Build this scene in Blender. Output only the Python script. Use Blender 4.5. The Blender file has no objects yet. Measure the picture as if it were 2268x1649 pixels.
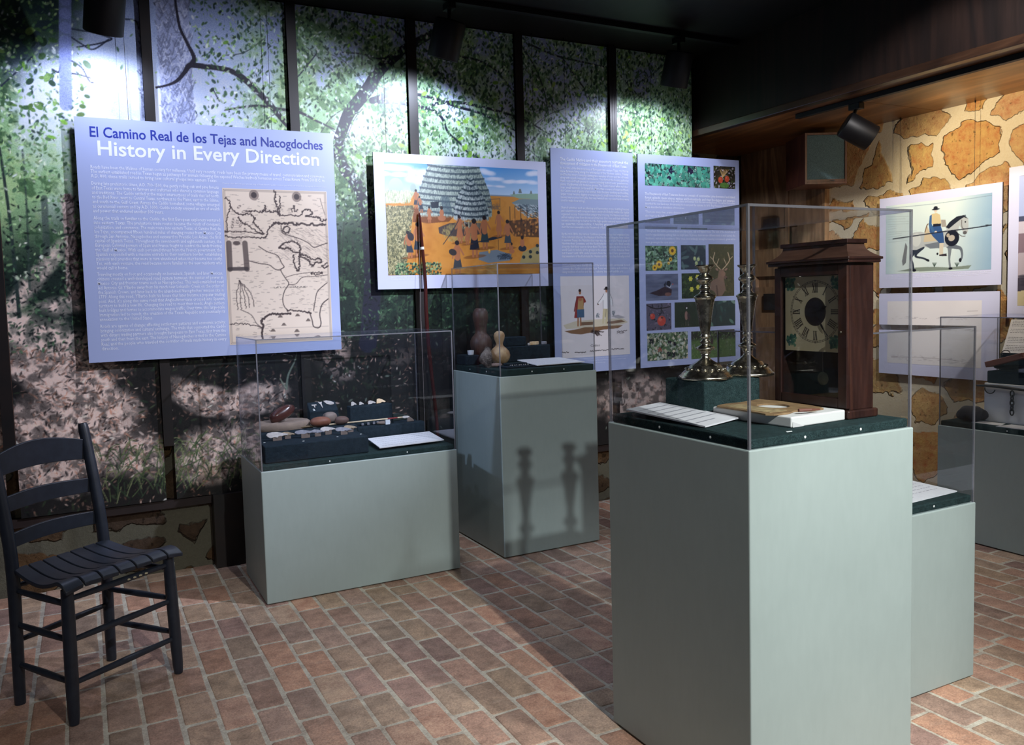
import bpy, math, random
import numpy as np
from mathutils import Vector, Matrix
SC = bpy.context.scene
COL = SC.collection
rnd = random.Random(7)

# ---------------------------------------------------------------- camera
cam_data = bpy.data.cameras.new('camera')
cam = bpy.data.objects.new('camera', cam_data)
COL.objects.link(cam)
RIGHT = Vector((0.89241972, -0.45029471, -0.02866553))
UP = Vector((0.05708161, 0.04965055, 0.99713415))
FWD = Vector((0.44758097, 0.89149846, -0.07001268))
mw = Matrix((RIGHT, UP, -FWD)).transposed().to_4x4()
mw.translation = Vector((0, 0, 1.305))
cam.matrix_world = mw
cam_data.sensor_fit = 'HORIZONTAL'
cam_data.sensor_width = 36.0
cam_data.lens = 1800.09 / 2268.0 * 36.0
cam_data.shift_x = 51.19 / 2268.0
cam_data.shift_y = -34.6 / 2268.0
cam_data.clip_start = 0.05
SC.camera = cam

# ---------------------------------------------------------------- world, exposure
SC.view_settings.view_transform = 'Standard'
SC.view_settings.look = 'None'
SC.view_settings.gamma = 1.0
SC.view_settings.use_curve_mapping = False
SC.view_settings.exposure = 0.0
w = bpy.data.worlds.new('world'); SC.world = w
w.use_nodes = True
w.node_tree.nodes['Background'].inputs[0].default_value = (0.24, 0.26, 0.40, 1)
w.node_tree.nodes['Background'].inputs[1].default_value = 0.16

# ---------------------------------------------------------------- lights
def spot(name, loc, aim, power, col, angle=60, blend=0.6, radius=0.03):
    d = bpy.data.lights.new(name, 'SPOT')
    d.energy = power; d.color = col; d.spot_size = math.radians(angle); d.spot_blend = blend
    d.shadow_soft_size = radius
    o = bpy.data.objects.new(name, d); COL.objects.link(o)
    o.location = loc
    o.rotation_euler = (Vector(aim) - Vector(loc)).to_track_quat('-Z', 'Y').to_euler()
    return o
COOL = (0.72, 0.80, 1.0)
NEUT = (1.0, 0.95, 0.86)
WARM = (1.0, 0.78, 0.47)
# gallery spot behind the viewer: throws the candlestick shadow and lights the near pedestal
spot('unseen_spotlight', (1.133, -0.856, 2.747), (1.62, 1.75, 0.55), 400, (.97, .98, .95), 64, 1.0, 0.03)
# second lamp, added to brighten the front of the clock pedestal
spot('unseen_spotlight', (2.15, -0.75, 2.747), (1.98, 1.5, 0.55), 370, (.97, .98, .95), 34, 0.8, 0.05)
# cool spots added to brighten the mural panels and the tall pedestal's left side
spot('added_cool_spot', (2.4, 1.9, 2.75), (0.60, 4.2, 1.34), 390, (.80, .84, 1.0), 57, 0.7, 0.04)
spot('added_cool_spot', (3.3, 2.2, 2.75), (3.2, 4.2, 1.50), 88, COOL, 58, 0.7, 0.04)
spot('added_cool_spot', (-1.0, 3.3, 2.6), (1.85, 3.85, 0.75), 150, (.56, .70, 1.0), 30, 0.8, 0.05)
# unseen fill spots, added to lift the dim faces and the floor
spot('added_fill_spot', (-1.6, 1.2, 2.75), (0.4, 3.2, 0.1), 22, NEUT, 70, 0.9, 0.12)
spot('added_fill_spot', (3.1, 0.2, 2.7), (4.2, 2.9, 0.9), 45, (.9, .93, 1), 80, 0.9, 0.08)
# neutral spot added to brighten the panels hanging on the stone wall
spot('added_panel_spot', (2.9, 1.5, 2.72), (4.6, 3.5, 1.60), 190, (1, .95, .93), 42, 0.6, 0.04)
# next lamp along the soffit track, past the right edge of the picture
spot('soffit_spot', (3.90, 1.9, 2.2), (4.62, 2.75, 1.7), 27, (1, .76, .48), 110, 0.8, 0.03)

# ---------------------------------------------------------------- helpers
def lin(c):
    return tuple(((x / 255.0) / 12.92 if x / 255.0 <= 0.04045 else ((x / 255.0 + 0.055) / 1.055) ** 2.4) for x in c)
class NT:
    def __init__(s, name, rough=0.6, col=(128, 128, 128), metal=0.0, spec=0.5):
        s.m = bpy.data.materials.new(name); s.m.use_nodes = True
        s.n = s.m.node_tree.nodes; s.l = s.m.node_tree.links
        s.b = s.n['Principled BSDF']; s.out = s.n['Material Output']
        s.b.inputs['Roughness'].default_value = rough
        s.b.inputs['Metallic'].default_value = metal
        s.b.inputs['Specular IOR Level'].default_value = spec
        s.b.inputs['Base Color'].default_value = (*lin(col), 1)
    def add(s, t, **k):
        n = s.n.new(t)
        for a, v in k.items(): setattr(n, a, v)
        return n
    def link(s, a, b): s.l.new(a, b)
    def coord(s, scale=(1, 1, 1), rot=(0, 0, 0)):
        t = s.add('ShaderNodeTexCoord'); mp = s.add('ShaderNodeMapping')
        mp.inputs['Scale'].default_value = scale; mp.inputs['Rotation'].default_value = rot
        s.link(t.outputs['Object'], mp.inputs[0]); return mp.outputs[0]
    def noise(s, vec, scale, detail=4, rough=0.6, dist=0):
        n = s.add('ShaderNodeTexNoise'); n.inputs['Scale'].default_value = scale
        n.inputs['Detail'].default_value = detail; n.inputs['Roughness'].default_value = rough
        n.inputs['Distortion'].default_value = dist
        s.link(vec, n.inputs['Vector']); return n.outputs['Fac']
    def ramp(s, fac, stops):
        r = s.add('ShaderNodeValToRGB'); e = r.color_ramp.elements
        while len(e) < len(stops): e.new(0.5)
        for i, (p, c) in enumerate(stops):
            e[i].position = p; e[i].color = (*lin(c), 1)
        s.link(fac, r.inputs[0]); return r.outputs[0]
    def mix(s, fac, a, b, mode='MIX'):
        m = s.add('ShaderNodeMix', data_type='RGBA', blend_type=mode)
        if isinstance(fac, (int, float)): m.inputs[0].default_value = fac
        else: s.link(fac, m.inputs[0])
        for i, x in ((6, a), (7, b)):
            if isinstance(x, tuple): m.inputs[i].default_value = (*lin(x), 1)
            else: s.link(x, m.inputs[i])
        return m.outputs[2]
    def bump(s, h, strength=0.3, dist=0.005):
        b = s.add('ShaderNodeBump'); b.inputs['Strength'].default_value = strength
        b.inputs['Distance'].default_value = dist
        s.link(h, b.inputs['Height']); s.link(b.outputs[0], s.b.inputs['Normal']); return b
    def base(s, c): s.link(c, s.b.inputs['Base Color'])

def noisy(name, c1, c2, scale=20, rough=0.6, bump=0.2, bd=0.002, metal=0.0, spec=0.5, stretch=(1, 1, 1), detail=5):
    t = NT(name, rough, c1, metal, spec)
    v = t.coord(stretch)
    f = t.noise(v, scale, detail)
    t.base(t.ramp(f, [(0.3, c1), (0.7, c2)]))
    if bump: t.bump(f, bump, bd)
    return t.m
def wood(name, c1, c2, c3, scale=6, stretch=(1, 1, 0.08), rough=0.45, spec=0.5, bump=0.15):
    t = NT(name, rough, c1, 0, spec)
    v = t.coord(stretch)
    n1 = t.noise(v, scale, 3, 0.5, 1.2)
    mt = t.add('ShaderNodeMath', operation='MULTIPLY'); mt.inputs[1].default_value = 9.0; t.link(n1, mt.inputs[0])
    fr = t.add('ShaderNodeMath', operation='PINGPONG'); fr.inputs[1].default_value = 1.0; t.link(mt.outputs[0], fr.inputs[0])
    n2 = t.noise(v, scale * 14, 4, 0.7)
    a = t.ramp(fr.outputs[0], [(0.0, c1), (0.55, c2), (1.0, c3)])
    b = t.ramp(n2, [(0.3, (105, 105, 105)), (0.7, (200, 200, 200))])
    t.base(t.mix(0.55, a, b, 'OVERLAY')); t.bump(n2, bump, 0.001)
    return t.m

ORG = {}
class MB:
    def __init__(s): s.v = []; s.f = []; s.M = None
    def _add(s, vs, fs):
        o = len(s.v)
        if s.M is not None: vs = [tuple(s.M @ Vector(p)) for p in vs]
        s.v += [tuple(p) for p in vs]; s.f += [tuple(i + o for i in f) for f in fs]; return s
    def box(s, x0, x1, y0, y1, z0, z1):
        return s._add([(x, y, z) for z in (z0, z1) for y in (y0, y1) for x in (x0, x1)],
                      [(0, 2, 3, 1), (4, 5, 7, 6), (0, 1, 5, 4), (2, 6, 7, 3), (0, 4, 6, 2), (1, 3, 7, 5)])
    def frustum(s, r0, r1, z0, z1):
        # r = (x0,x1,y0,y1)
        return s._add([(x, y, z) for r, z in ((r0, z0), (r1, z1)) for y in (r[2], r[3]) for x in (r[0], r[1])],
                      [(0, 2, 3, 1), (4, 5, 7, 6), (0, 1, 5, 4), (2, 6, 7, 3), (0, 4, 6, 2), (1, 3, 7, 5)])
    def lathe(s, prof, cx=0, cy=0, n=32, ripple=0):
        vs = []; fs = []
        for r, z in prof:
            for k in range(n):
                a = 2 * math.pi * k / n; rr = r * (1 + ripple * math.cos(a * 8))
                vs.append((cx + rr * math.cos(a), cy + rr * math.sin(a), z))
        m = len(prof)
        for j in range(m - 1):
            for k in range(n):
                fs.append((j * n + k, j * n + (k + 1) % n, (j + 1) * n + (k + 1) % n, (j + 1) * n + k))
        fs.append(tuple(range(n - 1, -1, -1))); fs.append(tuple((m - 1) * n + k for k in range(n)))
        return s._add(vs, fs)
    def tube(s, pts, rad, n=12, flat=1.0, cap=True):
        P = [Vector(p) for p in pts]; R = rad if isinstance(rad, (list, tuple)) else [rad] * len(P)
        vs = []; fs = []; ref = None
        for i, p in enumerate(P):
            t = (P[min(i + 1, len(P) - 1)] - P[max(i - 1, 0)]).normalized()
            if ref is None:
                ref = Vector((0, 0, 1)) if abs(t.z) < 0.9 else Vector((1, 0, 0))
            a = t.cross(ref).normalized(); b = t.cross(a).normalized(); ref = -b if (-b).dot(ref) > 0 else b
            for k in range(n):
                th = 2 * math.pi * k / n
                vs.append(tuple(p + a * (R[i] * math.cos(th)) + b * (R[i] * flat * math.sin(th))))
        for i in range(len(P) - 1):
            for k in range(n):
                fs.append((i * n + k, i * n + (k + 1) % n, (i + 1) * n + (k + 1) % n, (i + 1) * n + k))
        if cap:
            fs.append(tuple(range(n - 1, -1, -1))); fs.append(tuple((len(P) - 1) * n + k for k in range(n)))
        return s._add(vs, fs)
    def prism(s, poly, z0, z1, M=None):
        n = len(poly)
        vs = [(x, y, z0) for x, y in poly] + [(x, y, z1) for x, y in poly]
        if M is not None: vs = [tuple(M @ Vector(p)) for p in vs]
        fs = [tuple(range(n - 1, -1, -1)), tuple(range(n, 2 * n))] + [(i, (i + 1) % n, n + (i + 1) % n, n + i) for i in range(n)]
        return s._add(vs, fs)
    def blob(s, c, r, seed=0, amp=0.1, nu=28, nv=16, M=None, flatb=None, p=1.0):
        R = random.Random(seed); ph = [(R.uniform(0, 6.28), R.uniform(0, 6.28), R.randint(1, 4), R.randint(1, 3)) for _ in range(5)]
        vs = []; fs = []
        for j in range(nv + 1):
            th = math.pi * j / nv
            for i in range(nu):
                a = 2 * math.pi * i / nu
                d = 1 + amp * sum(math.sin(q[2] * a + q[0]) * math.sin(q[3] * th + q[1]) for q in ph) * math.sin(th)
                sg = lambda x: math.copysign(abs(x) ** p, x)
                x, y, z = sg(math.sin(th) * math.cos(a)) * d, sg(math.sin(th) * math.sin(a)) * d, sg(math.cos(th)) * d
                q = Vector((x * r[0], y * r[1], z * r[2]))
                if flatb is not None: q.z = max(q.z, -flatb)
                if M is not None: q = M @ q
                vs.append((c[0] + q.x, c[1] + q.y, c[2] + q.z))
        for j in range(nv):
            for i in range(nu):
                fs.append((j * nu + i, (j + 1) * nu + i, (j + 1) * nu + (i + 1) % nu, j * nu + (i + 1) % nu))
        return s._add(vs, fs)
    def build(s, name, mat, parent=None, smooth=False, bevel=0.0, seg=2, loc=None, rot=None):
        me = bpy.data.meshes.new(name)
        if parent is not None: org = ORG.get(parent.name, (0, 0, 0))
        elif loc is not None: org = loc
        else:
            xs = [p[0] for p in s.v]; ys = [p[1] for p in s.v]; zs = [p[2] for p in s.v]
            org = ((min(xs) + max(xs)) / 2, (min(ys) + max(ys)) / 2, min(zs))
        me.from_pydata([(p[0] - org[0], p[1] - org[1], p[2] - org[2]) for p in s.v], [], s.f)
        if smooth:
            me.polygons.foreach_set('use_smooth', [True] * len(me.polygons))
            if smooth != 'full':
                me.update(); me.set_sharp_from_angle(angle=math.radians(40))
        me.materials.append(mat)
        me.update()
        o = bpy.data.objects.new(name, me); COL.objects.link(o)
        if parent is not None:
            o.parent = parent; ORG[o.name] = org
        else:
            o.location = org; ORG[o.name] = org
        if bevel:
            b = o.modifiers.new('bevel', 'BEVEL'); b.width = bevel; b.segments = seg; b.limit_method = 'ANGLE'
        return o
def tag(o, label, cat, group=None, kind=None):
    o['label'] = label; o['category'] = cat
    if group: o['group'] = group
    if kind: o['kind'] = kind
    return o
def thing(name, loc, label, cat, group=None, rz=0.0):
    e = bpy.data.objects.new(name, None); COL.objects.link(e); e.empty_display_size = 0.05
    e.location = loc; e.rotation_euler = (0, 0, rz); ORG[e.name] = tuple(loc) if rz == 0.0 else (0, 0, 0)
    return tag(e, label, cat, group)
def struct(o, label=None, cat=None):
    o['kind'] = 'structure'
    if label: o['label'] = label
    if cat: o['category'] = cat
    return o

# ---------------------------------------------------------------- a small painter for printed pictures (colours per vertex of a fine grid)
class Paint:
    """canvas addressed in metres (u right, v up) or any unit given by its extent"""
    def __init__(s, u0, u1, v0, v1, step, col, seed=1):
        s.u0, s.v1, s.st = u0, v1, step
        s.w = int(round((u1 - u0) / step)) + 1; s.h = int(round((v1 - v0) / step)) + 1
        s.u1 = u0 + (s.w - 1) * step; s.v0 = v1 - (s.h - 1) * step
        s.a = np.ones((s.h, s.w, 3)) * (np.array(col) / 255.0)
        s.rs = np.random.RandomState(seed)
        s.U, s.V = np.meshgrid(np.linspace(u0, s.u1, s.w), np.linspace(v1, s.v0, s.h))
    def noise(s, size, octs=3, sx=1.0, seed=None):
        rs = np.random.RandomState(seed) if seed is not None else s.rs
        out = np.zeros((s.h, s.w)); amp = 1.0; tot = 0
        for o in range(octs):
            cu = max(size * sx / s.st / 2 ** o, 1.01); cv = max(size / s.st / 2 ** o, 1.01)
            g = rs.rand(int(s.h / cv) + 3, int(s.w / cu) + 3)
            y = np.arange(s.h) / cv; x = np.arange(s.w) / cu
            yi = y.astype(int); xi = x.astype(int); fy = (y - yi)[:, None]; fx = (x - xi)[None, :]
            fy = fy * fy * (3 - 2 * fy); fx = fx * fx * (3 - 2 * fx)
            A = g[yi][:, xi]; B = g[yi][:, xi + 1]; C = g[yi + 1][:, xi]; D = g[yi + 1][:, xi + 1]
            out += amp * ((A * (1 - fx) + B * fx) * (1 - fy) + (C * (1 - fx) + D * fx) * fy)
            tot += amp; amp *= 0.55
        return out / tot
    def box_(s, u0, u1, v0, v1):
        c0 = max(0, int((u0 - s.u0) / s.st)); c1 = min(s.w, int((u1 - s.u0) / s.st) + 2)
        r0 = max(0, int((s.v1 - v1) / s.st)); r1 = min(s.h, int((s.v1 - v0) / s.st) + 2)
        return r0, r1, c0, c1
    def put(s, sl, m, col):
        r0, r1, c0, c1 = sl
        t = s.a[r0:r1, c0:c1]; t += m[..., None] * (np.array(col) / 255.0 - t)
    def ell(s, u, v, ru, rv, col, ang=0.0, al=1.0, soft=0.0):
        R = max(ru, rv) + s.st; sl = s.box_(u - R, u + R, v - R, v + R); r0, r1, c0, c1 = sl
        if r1 <= r0 or c1 <= c0: return
        du = s.U[r0:r1, c0:c1] - u; dv = s.V[r0:r1, c0:c1] - v
        ca, sa = math.cos(ang), math.sin(ang)
        d = np.sqrt(((du * ca + dv * sa) / ru) ** 2 + ((-du * sa + dv * ca) / rv) ** 2)
        e = soft if soft else min(0.9, s.st / min(ru, rv) * 0.8)
        s.put(sl, np.clip((1 + e / 2 - d) / e, 0, 1) * al, col)
    def poly(s, pts, col, al=1.0, tex=None):
        us = [p[0] for p in pts]; vs = [p[1] for p in pts]
        sl = s.box_(min(us), max(us), min(vs), max(vs)); r0, r1, c0, c1 = sl
        if r1 <= r0 or c1 <= c0: return
        m = np.zeros((r1 - r0, c1 - c0))
        for ou, ov in ((-.25, -.25), (.25, -.25), (-.25, .25), (.25, .25)):
            U = s.U[r0:r1, c0:c1] + ou * s.st; V = s.V[r0:r1, c0:c1] + ov * s.st
            ins = np.zeros(U.shape, bool); j = len(pts) - 1
            for i in range(len(pts)):
                xi, yi = pts[i]; xj, yj = pts[j]
                if yi != yj: ins ^= ((yi > V) != (yj > V)) & (U < (xj - xi) * (V - yi) / (yj - yi) + xi)
                j = i
            m += ins * 0.25
        s.put(sl, m * al, col)
    def line(s, pts, wid, col, al=1.0, smooth=True):
        P = [(float(a), float(b)) for a, b in pts]
        W = list(wid) if isinstance(wid, (list, tuple)) else [wid] * len(P)
        if smooth and len(P) > 2: P, W = crv(P, W)
        for i in range(len(P) - 1):
            (ax, ay), (bx, by) = P[i], P[i + 1]; R = max(W[i], W[i + 1]) / 2 + s.st
            sl = s.box_(min(ax, bx) - R, max(ax, bx) + R, min(ay, by) - R, max(ay, by) + R); r0, r1, c0, c1 = sl
            if r1 <= r0 or c1 <= c0: continue
            U = s.U[r0:r1, c0:c1]; V = s.V[r0:r1, c0:c1]; dx, dy = bx - ax, by - ay; L = dx * dx + dy * dy + 1e-12
            t = np.clip(((U - ax) * dx + (V - ay) * dy) / L, 0, 1)
            d = np.hypot(U - ax - t * dx, V - ay - t * dy); hw = (W[i] * (1 - t) + W[i + 1] * t) / 2
            k = np.minimum(1.0, hw * 2 / s.st)
            s.put(sl, np.clip((np.maximum(hw, s.st * .5) - d) / s.st + 0.5, 0, 1) * al * k, col)
    def mixmask(s, m, col): s.a += np.clip(m, 0, 1)[..., None] * (np.array(col) / 255.0 - s.a)
    def leaves(s, n, mask, size, cols, al=0.9, asp=0.5, angs=None, seed=None):
        """scatter n leaf stamps where the mask (function of u,v -> probability) allows"""
        R = random.Random(seed if seed is not None else 3)
        k = 0
        while k < n:
            u = R.uniform(s.u0, s.u1); v = R.uniform(s.v0, s.v1); k += 1
            if R.random() > mask(u, v): continue
            z = size * R.uniform(0.5, 1.3); c = cols[R.randrange(len(cols))]; q = R.uniform(0.8, 1.15)
            s.ell(u, v, z, z * asp * R.uniform(.7, 1.3), (min(255, c[0] * q), min(255, c[1] * q), min(255, c[2] * q)),
                  R.uniform(*(angs or (0, 3.14))), al)
def crv(P, W=None, k=6):
    """Catmull-Rom through the points"""
    W = W or [1] * len(P); o = []; ow = []
    for i in range(len(P) - 1):
        a, b, c, d = P[max(i - 1, 0)], P[i], P[i + 1], P[min(i + 2, len(P) - 1)]
        for j in range(k):
            t = j / k
            o.append(tuple(0.5 * (2 * b[x] + (c[x] - a[x]) * t + (2 * a[x] - 5 * b[x] + 4 * c[x] - d[x]) * t * t + (-a[x] + 3 * b[x] - 3 * c[x] + d[x]) * t ** 3) for x in range(len(b))))
            ow.append(W[i] * (1 - t) + W[i + 1] * t)
    o.append(tuple(P[-1])); ow.append(W[-1]); return o, ow

def to_lin(a):
    a = np.clip(a, 0, 1); return np.where(a <= 0.04045, a / 12.92, ((a + 0.055) / 1.055) ** 2.4)
def frameM(wall, depth):
    """local (u, v, out) -> world for the mural wall 'A' (faces -Y) or the stone wall 'B' (faces -X, u = -y)"""
    if wall == 'A': return Matrix(((1, 0, 0, 0), (0, 0, -1, depth), (0, 1, 0, 0), (0, 0, 0, 1)))
    return Matrix(((0, 0, -1, depth), (-1, 0, 0, 0), (0, 1, 0, 0), (0, 0, 0, 1)))
def print_mesh(name, arr, rect, M, mat, parent=None, colfirst=None):
    """a printed picture: a fine sheet of faces whose corner colours carry the print"""
    u0, u1, v0, v1 = rect; h, w_ = arr.shape[:2]
    U, V = np.meshgrid(np.linspace(u0, u1, w_), np.linspace(v1, v0, h))
    Mn = np.array(M)
    P = np.stack([U.ravel(), V.ravel(), np.zeros(U.size)], 1) @ Mn[:3, :3].T + Mn[:3, 3]
    org = ORG.get(parent.name, (0, 0, 0)) if parent is not None else tuple(P.mean(0))
    P = P - np.array(org)
    me = bpy.data.meshes.new(name); n = U.size; nf = (h - 1) * (w_ - 1)
    me.vertices.add(n); me.vertices.foreach_set('co', P.astype(np.float32).ravel())
    idx = np.arange(n).reshape(h, w_)
    q = np.stack([idx[1:, :-1], idx[1:, 1:], idx[:-1, 1:], idx[:-1, :-1]], -1).reshape(-1)
    me.loops.add(nf * 4); me.loops.foreach_set('vertex_index', q.astype(np.int32))
    me.polygons.add(nf); me.polygons.foreach_set('loop_start', np.arange(0, nf * 4, 4, dtype=np.int32))
    me.update(calc_edges=True)
    ca = me.color_attributes.new('print', 'FLOAT_COLOR', 'POINT')
    c = np.ones((n, 4), np.float32); c[:, :3] = to_lin(arr).reshape(-1, 3)
    ca.data.foreach_set('color', c.ravel())
    me.materials.append(mat)
    o = bpy.data.objects.new(name, me); COL.objects.link(o)
    if parent is not None: o.parent = parent; ORG[o.name] = org
    else: o.location = org
    return o
def print_mat(name, rough=0.35, detail=0.0, dscale=120, spec=0.4):
    t = NT(name, rough, spec=spec); a = t.add('ShaderNodeAttribute', attribute_name='print')
    c = a.outputs['Color']
    if detail:
        v = t.coord(); n = t.noise(v, dscale, 6, 0.75)
        g = t.ramp(n, [(0.36, (60, 60, 60)), (0.62, (215, 215, 215))])
        c = t.mix(detail, c, g, 'OVERLAY')
    t.base(c); return t.m
def text(name, body, size, M, u, v, mat, parent, width=0.0, align='LEFT', bold=0.0, xs=1.0, lead=1.0, lift=0.0008):
    cu = bpy.data.curves.new(name, 'FONT'); cu.body = body; cu.size = size; cu.resolution_u = 2
    cu.offset = bold; cu.space_line = lead
    cu.align_x = align; cu.align_y = 'TOP_BASELINE'
    if width: cu.text_boxes[0].width = width / xs
    t = bpy.data.objects.new(name, cu); COL.objects.link(t)
    dg = bpy.context.evaluated_depsgraph_get(); dg.update()
    me = bpy.data.meshes.new_from_object(t.evaluated_get(dg))
    COL.objects.unlink(t); bpy.data.objects.remove(t); me.name = name
    org = ORG.get(parent.name, (0, 0, 0))
    T = Matrix.Translation(-Vector(org)) @ M @ Matrix.Translation((u, v, lift)) @ Matrix.Diagonal((xs, 1, 1, 1))
    me.transform(T)
    me.materials.clear(); me.materials.append(mat)
    o = bpy.data.objects.new(name, me); COL.objects.link(o); o.parent = parent; ORG[o.name] = org
    return o

# ---------------------------------------------------------------- materials
def stone_wall_mat(name, sc, stones, mortar, wid=0.16, axes='YZ', off=(0, 0, 0)):
    t = NT(name, 0.85, mortar, 0, 0.2)
    v = t.coord((1, 1, 1))
    mpo = t.add('ShaderNodeVectorMath', operation='ADD'); mpo.inputs[1].default_value = off; t.link(v, mpo.inputs[0]); v = mpo.outputs[0]
    nz = t.add('ShaderNodeTexNoise'); nz.inputs['Scale'].default_value = 9; nz.inputs['Detail'].default_value = 4; t.link(v, nz.inputs['Vector'])
    sb = t.add('ShaderNodeVectorMath', operation='SUBTRACT'); sb.inputs[1].default_value = (.5, .5, .5); t.link(nz.outputs['Color'], sb.inputs[0])
    ml = t.add('ShaderNodeVectorMath', operation='SCALE'); ml.inputs['Scale'].default_value = 0.13; t.link(sb.outputs[0], ml.inputs[0])
    ad = t.add('ShaderNodeVectorMath', operation='ADD'); t.link(v, ad.inputs[0]); t.link(ml.outputs[0], ad.inputs[1])
    mp = t.add('ShaderNodeMapping'); mp.inputs['Scale'].default_value = (0.02, 1, 1.15) if axes == 'YZ' else (1, 0.02, 1.25); t.link(ad.outputs[0], mp.inputs[0])
    ve = t.add('ShaderNodeTexVoronoi', feature='DISTANCE_TO_EDGE'); ve.inputs['Scale'].default_value = sc; ve.inputs['Randomness'].default_value = 0.8; t.link(mp.outputs[0], ve.inputs['Vector'])
    vc = t.add('ShaderNodeTexVoronoi', feature='F1'); vc.inputs['Scale'].default_value = sc; vc.inputs['Randomness'].default_value = 0.8; t.link(mp.outputs[0], vc.inputs['Vector'])
    mr = t.add('ShaderNodeMapRange'); mr.inputs['From Min'].default_value = wid * 0.82; mr.inputs['From Max'].default_value = wid; t.link(ve.outputs['Distance'], mr.inputs['Value'])
    sp = t.add('ShaderNodeSeparateColor'); t.link(vc.outputs['Color'], sp.inputs[0])
    base = t.ramp(sp.outputs[0], [(i / (len(stones) - 1.0), c) for i, c in enumerate(stones)])
    n1 = t.noise(v, 22, 8, 0.7); n2 = t.noise(v, 90, 5, 0.7)
    base = t.mix(0.6, base, t.ramp(n1, [(0.3, (96, 86, 74)), (0.5, (188, 186, 182)), (0.72, (235, 228, 216))]), 'OVERLAY')
    pit = t.ramp(t.noise(v, 30, 3, 0.5), [(0.30, (60, 45, 35)), (0.36, (255, 255, 255))])
    base = t.mix(0.6, base, pit, 'MULTIPLY')
    mo = t.mix(0.25, mortar, t.ramp(n2, [(0.3, (150, 146, 138)), (0.7, (230, 225, 210))]), 'OVERLAY')
    t.base(t.mix(mr.outputs[0], mo, base))
    hs = t.add('ShaderNodeMath', operation='MULTIPLY'); hs.inputs[1].default_value = 0.55; t.link(n1, hs.inputs[0])
    h2 = t.add('ShaderNodeMath', operation='MULTIPLY'); t.link(hs.outputs[0], h2.inputs[0]); t.link(mr.outputs[0], h2.inputs[1])
    h3 = t.add('ShaderNodeMath', operation='MULTIPLY_ADD'); h3.inputs[1].default_value = 0.45; t.link(mr.outputs[0], h3.inputs[0]); t.link(h2.outputs[0], h3.inputs[2])
    h4 = t.add('ShaderNodeMath', operation='MULTIPLY_ADD'); h4.inputs[1].default_value = 0.12; t.link(n2, h4.inputs[0]); t.link(h3.outputs[0], h4.inputs[2])
    t.bump(h4.outputs[0], 1.0, 0.035)
    return t.m
M_STONE = stone_wall_mat('orange sandstone and lime mortar', 3.3, [(216, 168, 106), (226, 176, 112), (222, 186, 148), (206, 170, 116), (230, 186, 120)], (226, 214, 186), 0.115, 'YZ', (0.3, 0.2, 0.1))
M_STONE_A = stone_wall_mat('sandstone masonry darkened for shade', 3.2, [(84, 66, 50), (104, 80, 54), (74, 62, 54), (96, 76, 50)], (96, 94, 82), 0.14, 'XZ')  # stone and mortar colours darkened to carry the shade below the mural
M_CEIL = wood('dark stained ceiling wood', (14, 11, 13), (20, 14, 16), (10, 8, 10), 3, (1, 0.1, 1), 0.55, 0.25)
M_BULK = wood('dark stained plywood', (24, 16, 15), (32, 21, 18), (18, 12, 12), 3, (1, 1, 0.06), 0.6, 0.25)
M_SOFFIT = wood('varnished soffit plywood', (132, 88, 52), (108, 70, 42), (150, 104, 62), 2.0, (0.9, 0.15, 1), 0.3)
M_PILASTER = wood('rough oak plywood', (176, 142, 108), (146, 114, 86), (200, 166, 126), 2.6, (1, 1, 0.16), 0.6)
M_BLACK = NT('matt black metal', 0.5, (7, 7, 10), 0, .3).m
M_BATTEN = noisy('dark rusted steel', (10, 9, 11), (30, 20, 17), 8, 0.5, 0.1, 0.001)
M_RUST = noisy('rusty brown steel', (96, 62, 44), (62, 42, 34), 14, 0.6, 0.2, 0.001, stretch=(1, 1, .2))
def paint_mat():
    t = NT('grey-green painted board', 0.42, (156, 166, 162), 0, 0.35)
    v = t.coord()
    a = t.noise(v, 2.2, 4); b = t.noise(t.coord((1, 1, .25)), 60, 4)
    t.base(t.mix(0.10, t.ramp(a, [(0.3, (150, 164, 162)), (0.7, (157, 171, 169))]), t.ramp(b, [(.3, (170, 170, 170)), (.7, (206, 206, 206))]), 'OVERLAY'))
    t.bump(b, 0.05, 0.001); return t.m
M_PED = paint_mat()
def carpet_mat(name, c1, c2):
    t = NT(name, 0.95, c1, 0, 0.1); v = t.coord()
    a = t.noise(v, 380, 3, 0.8); b = t.noise(v, 60, 4)
    t.base(t.mix(0.35, t.ramp(a, [(0.35, c1), (0.65, c2)]), t.ramp(b, [(.35, (70, 70, 70)), (.65, (190, 190, 190))]), 'OVERLAY'))
    t.bump(a, 0.7, 0.003); return t.m
M_CARPET = carpet_mat('dark green felt carpet', (26, 42, 44), (62, 84, 84))
M_CARPET2 = carpet_mat('charcoal green felt', (22, 32, 42), (52, 66, 76))
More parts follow.
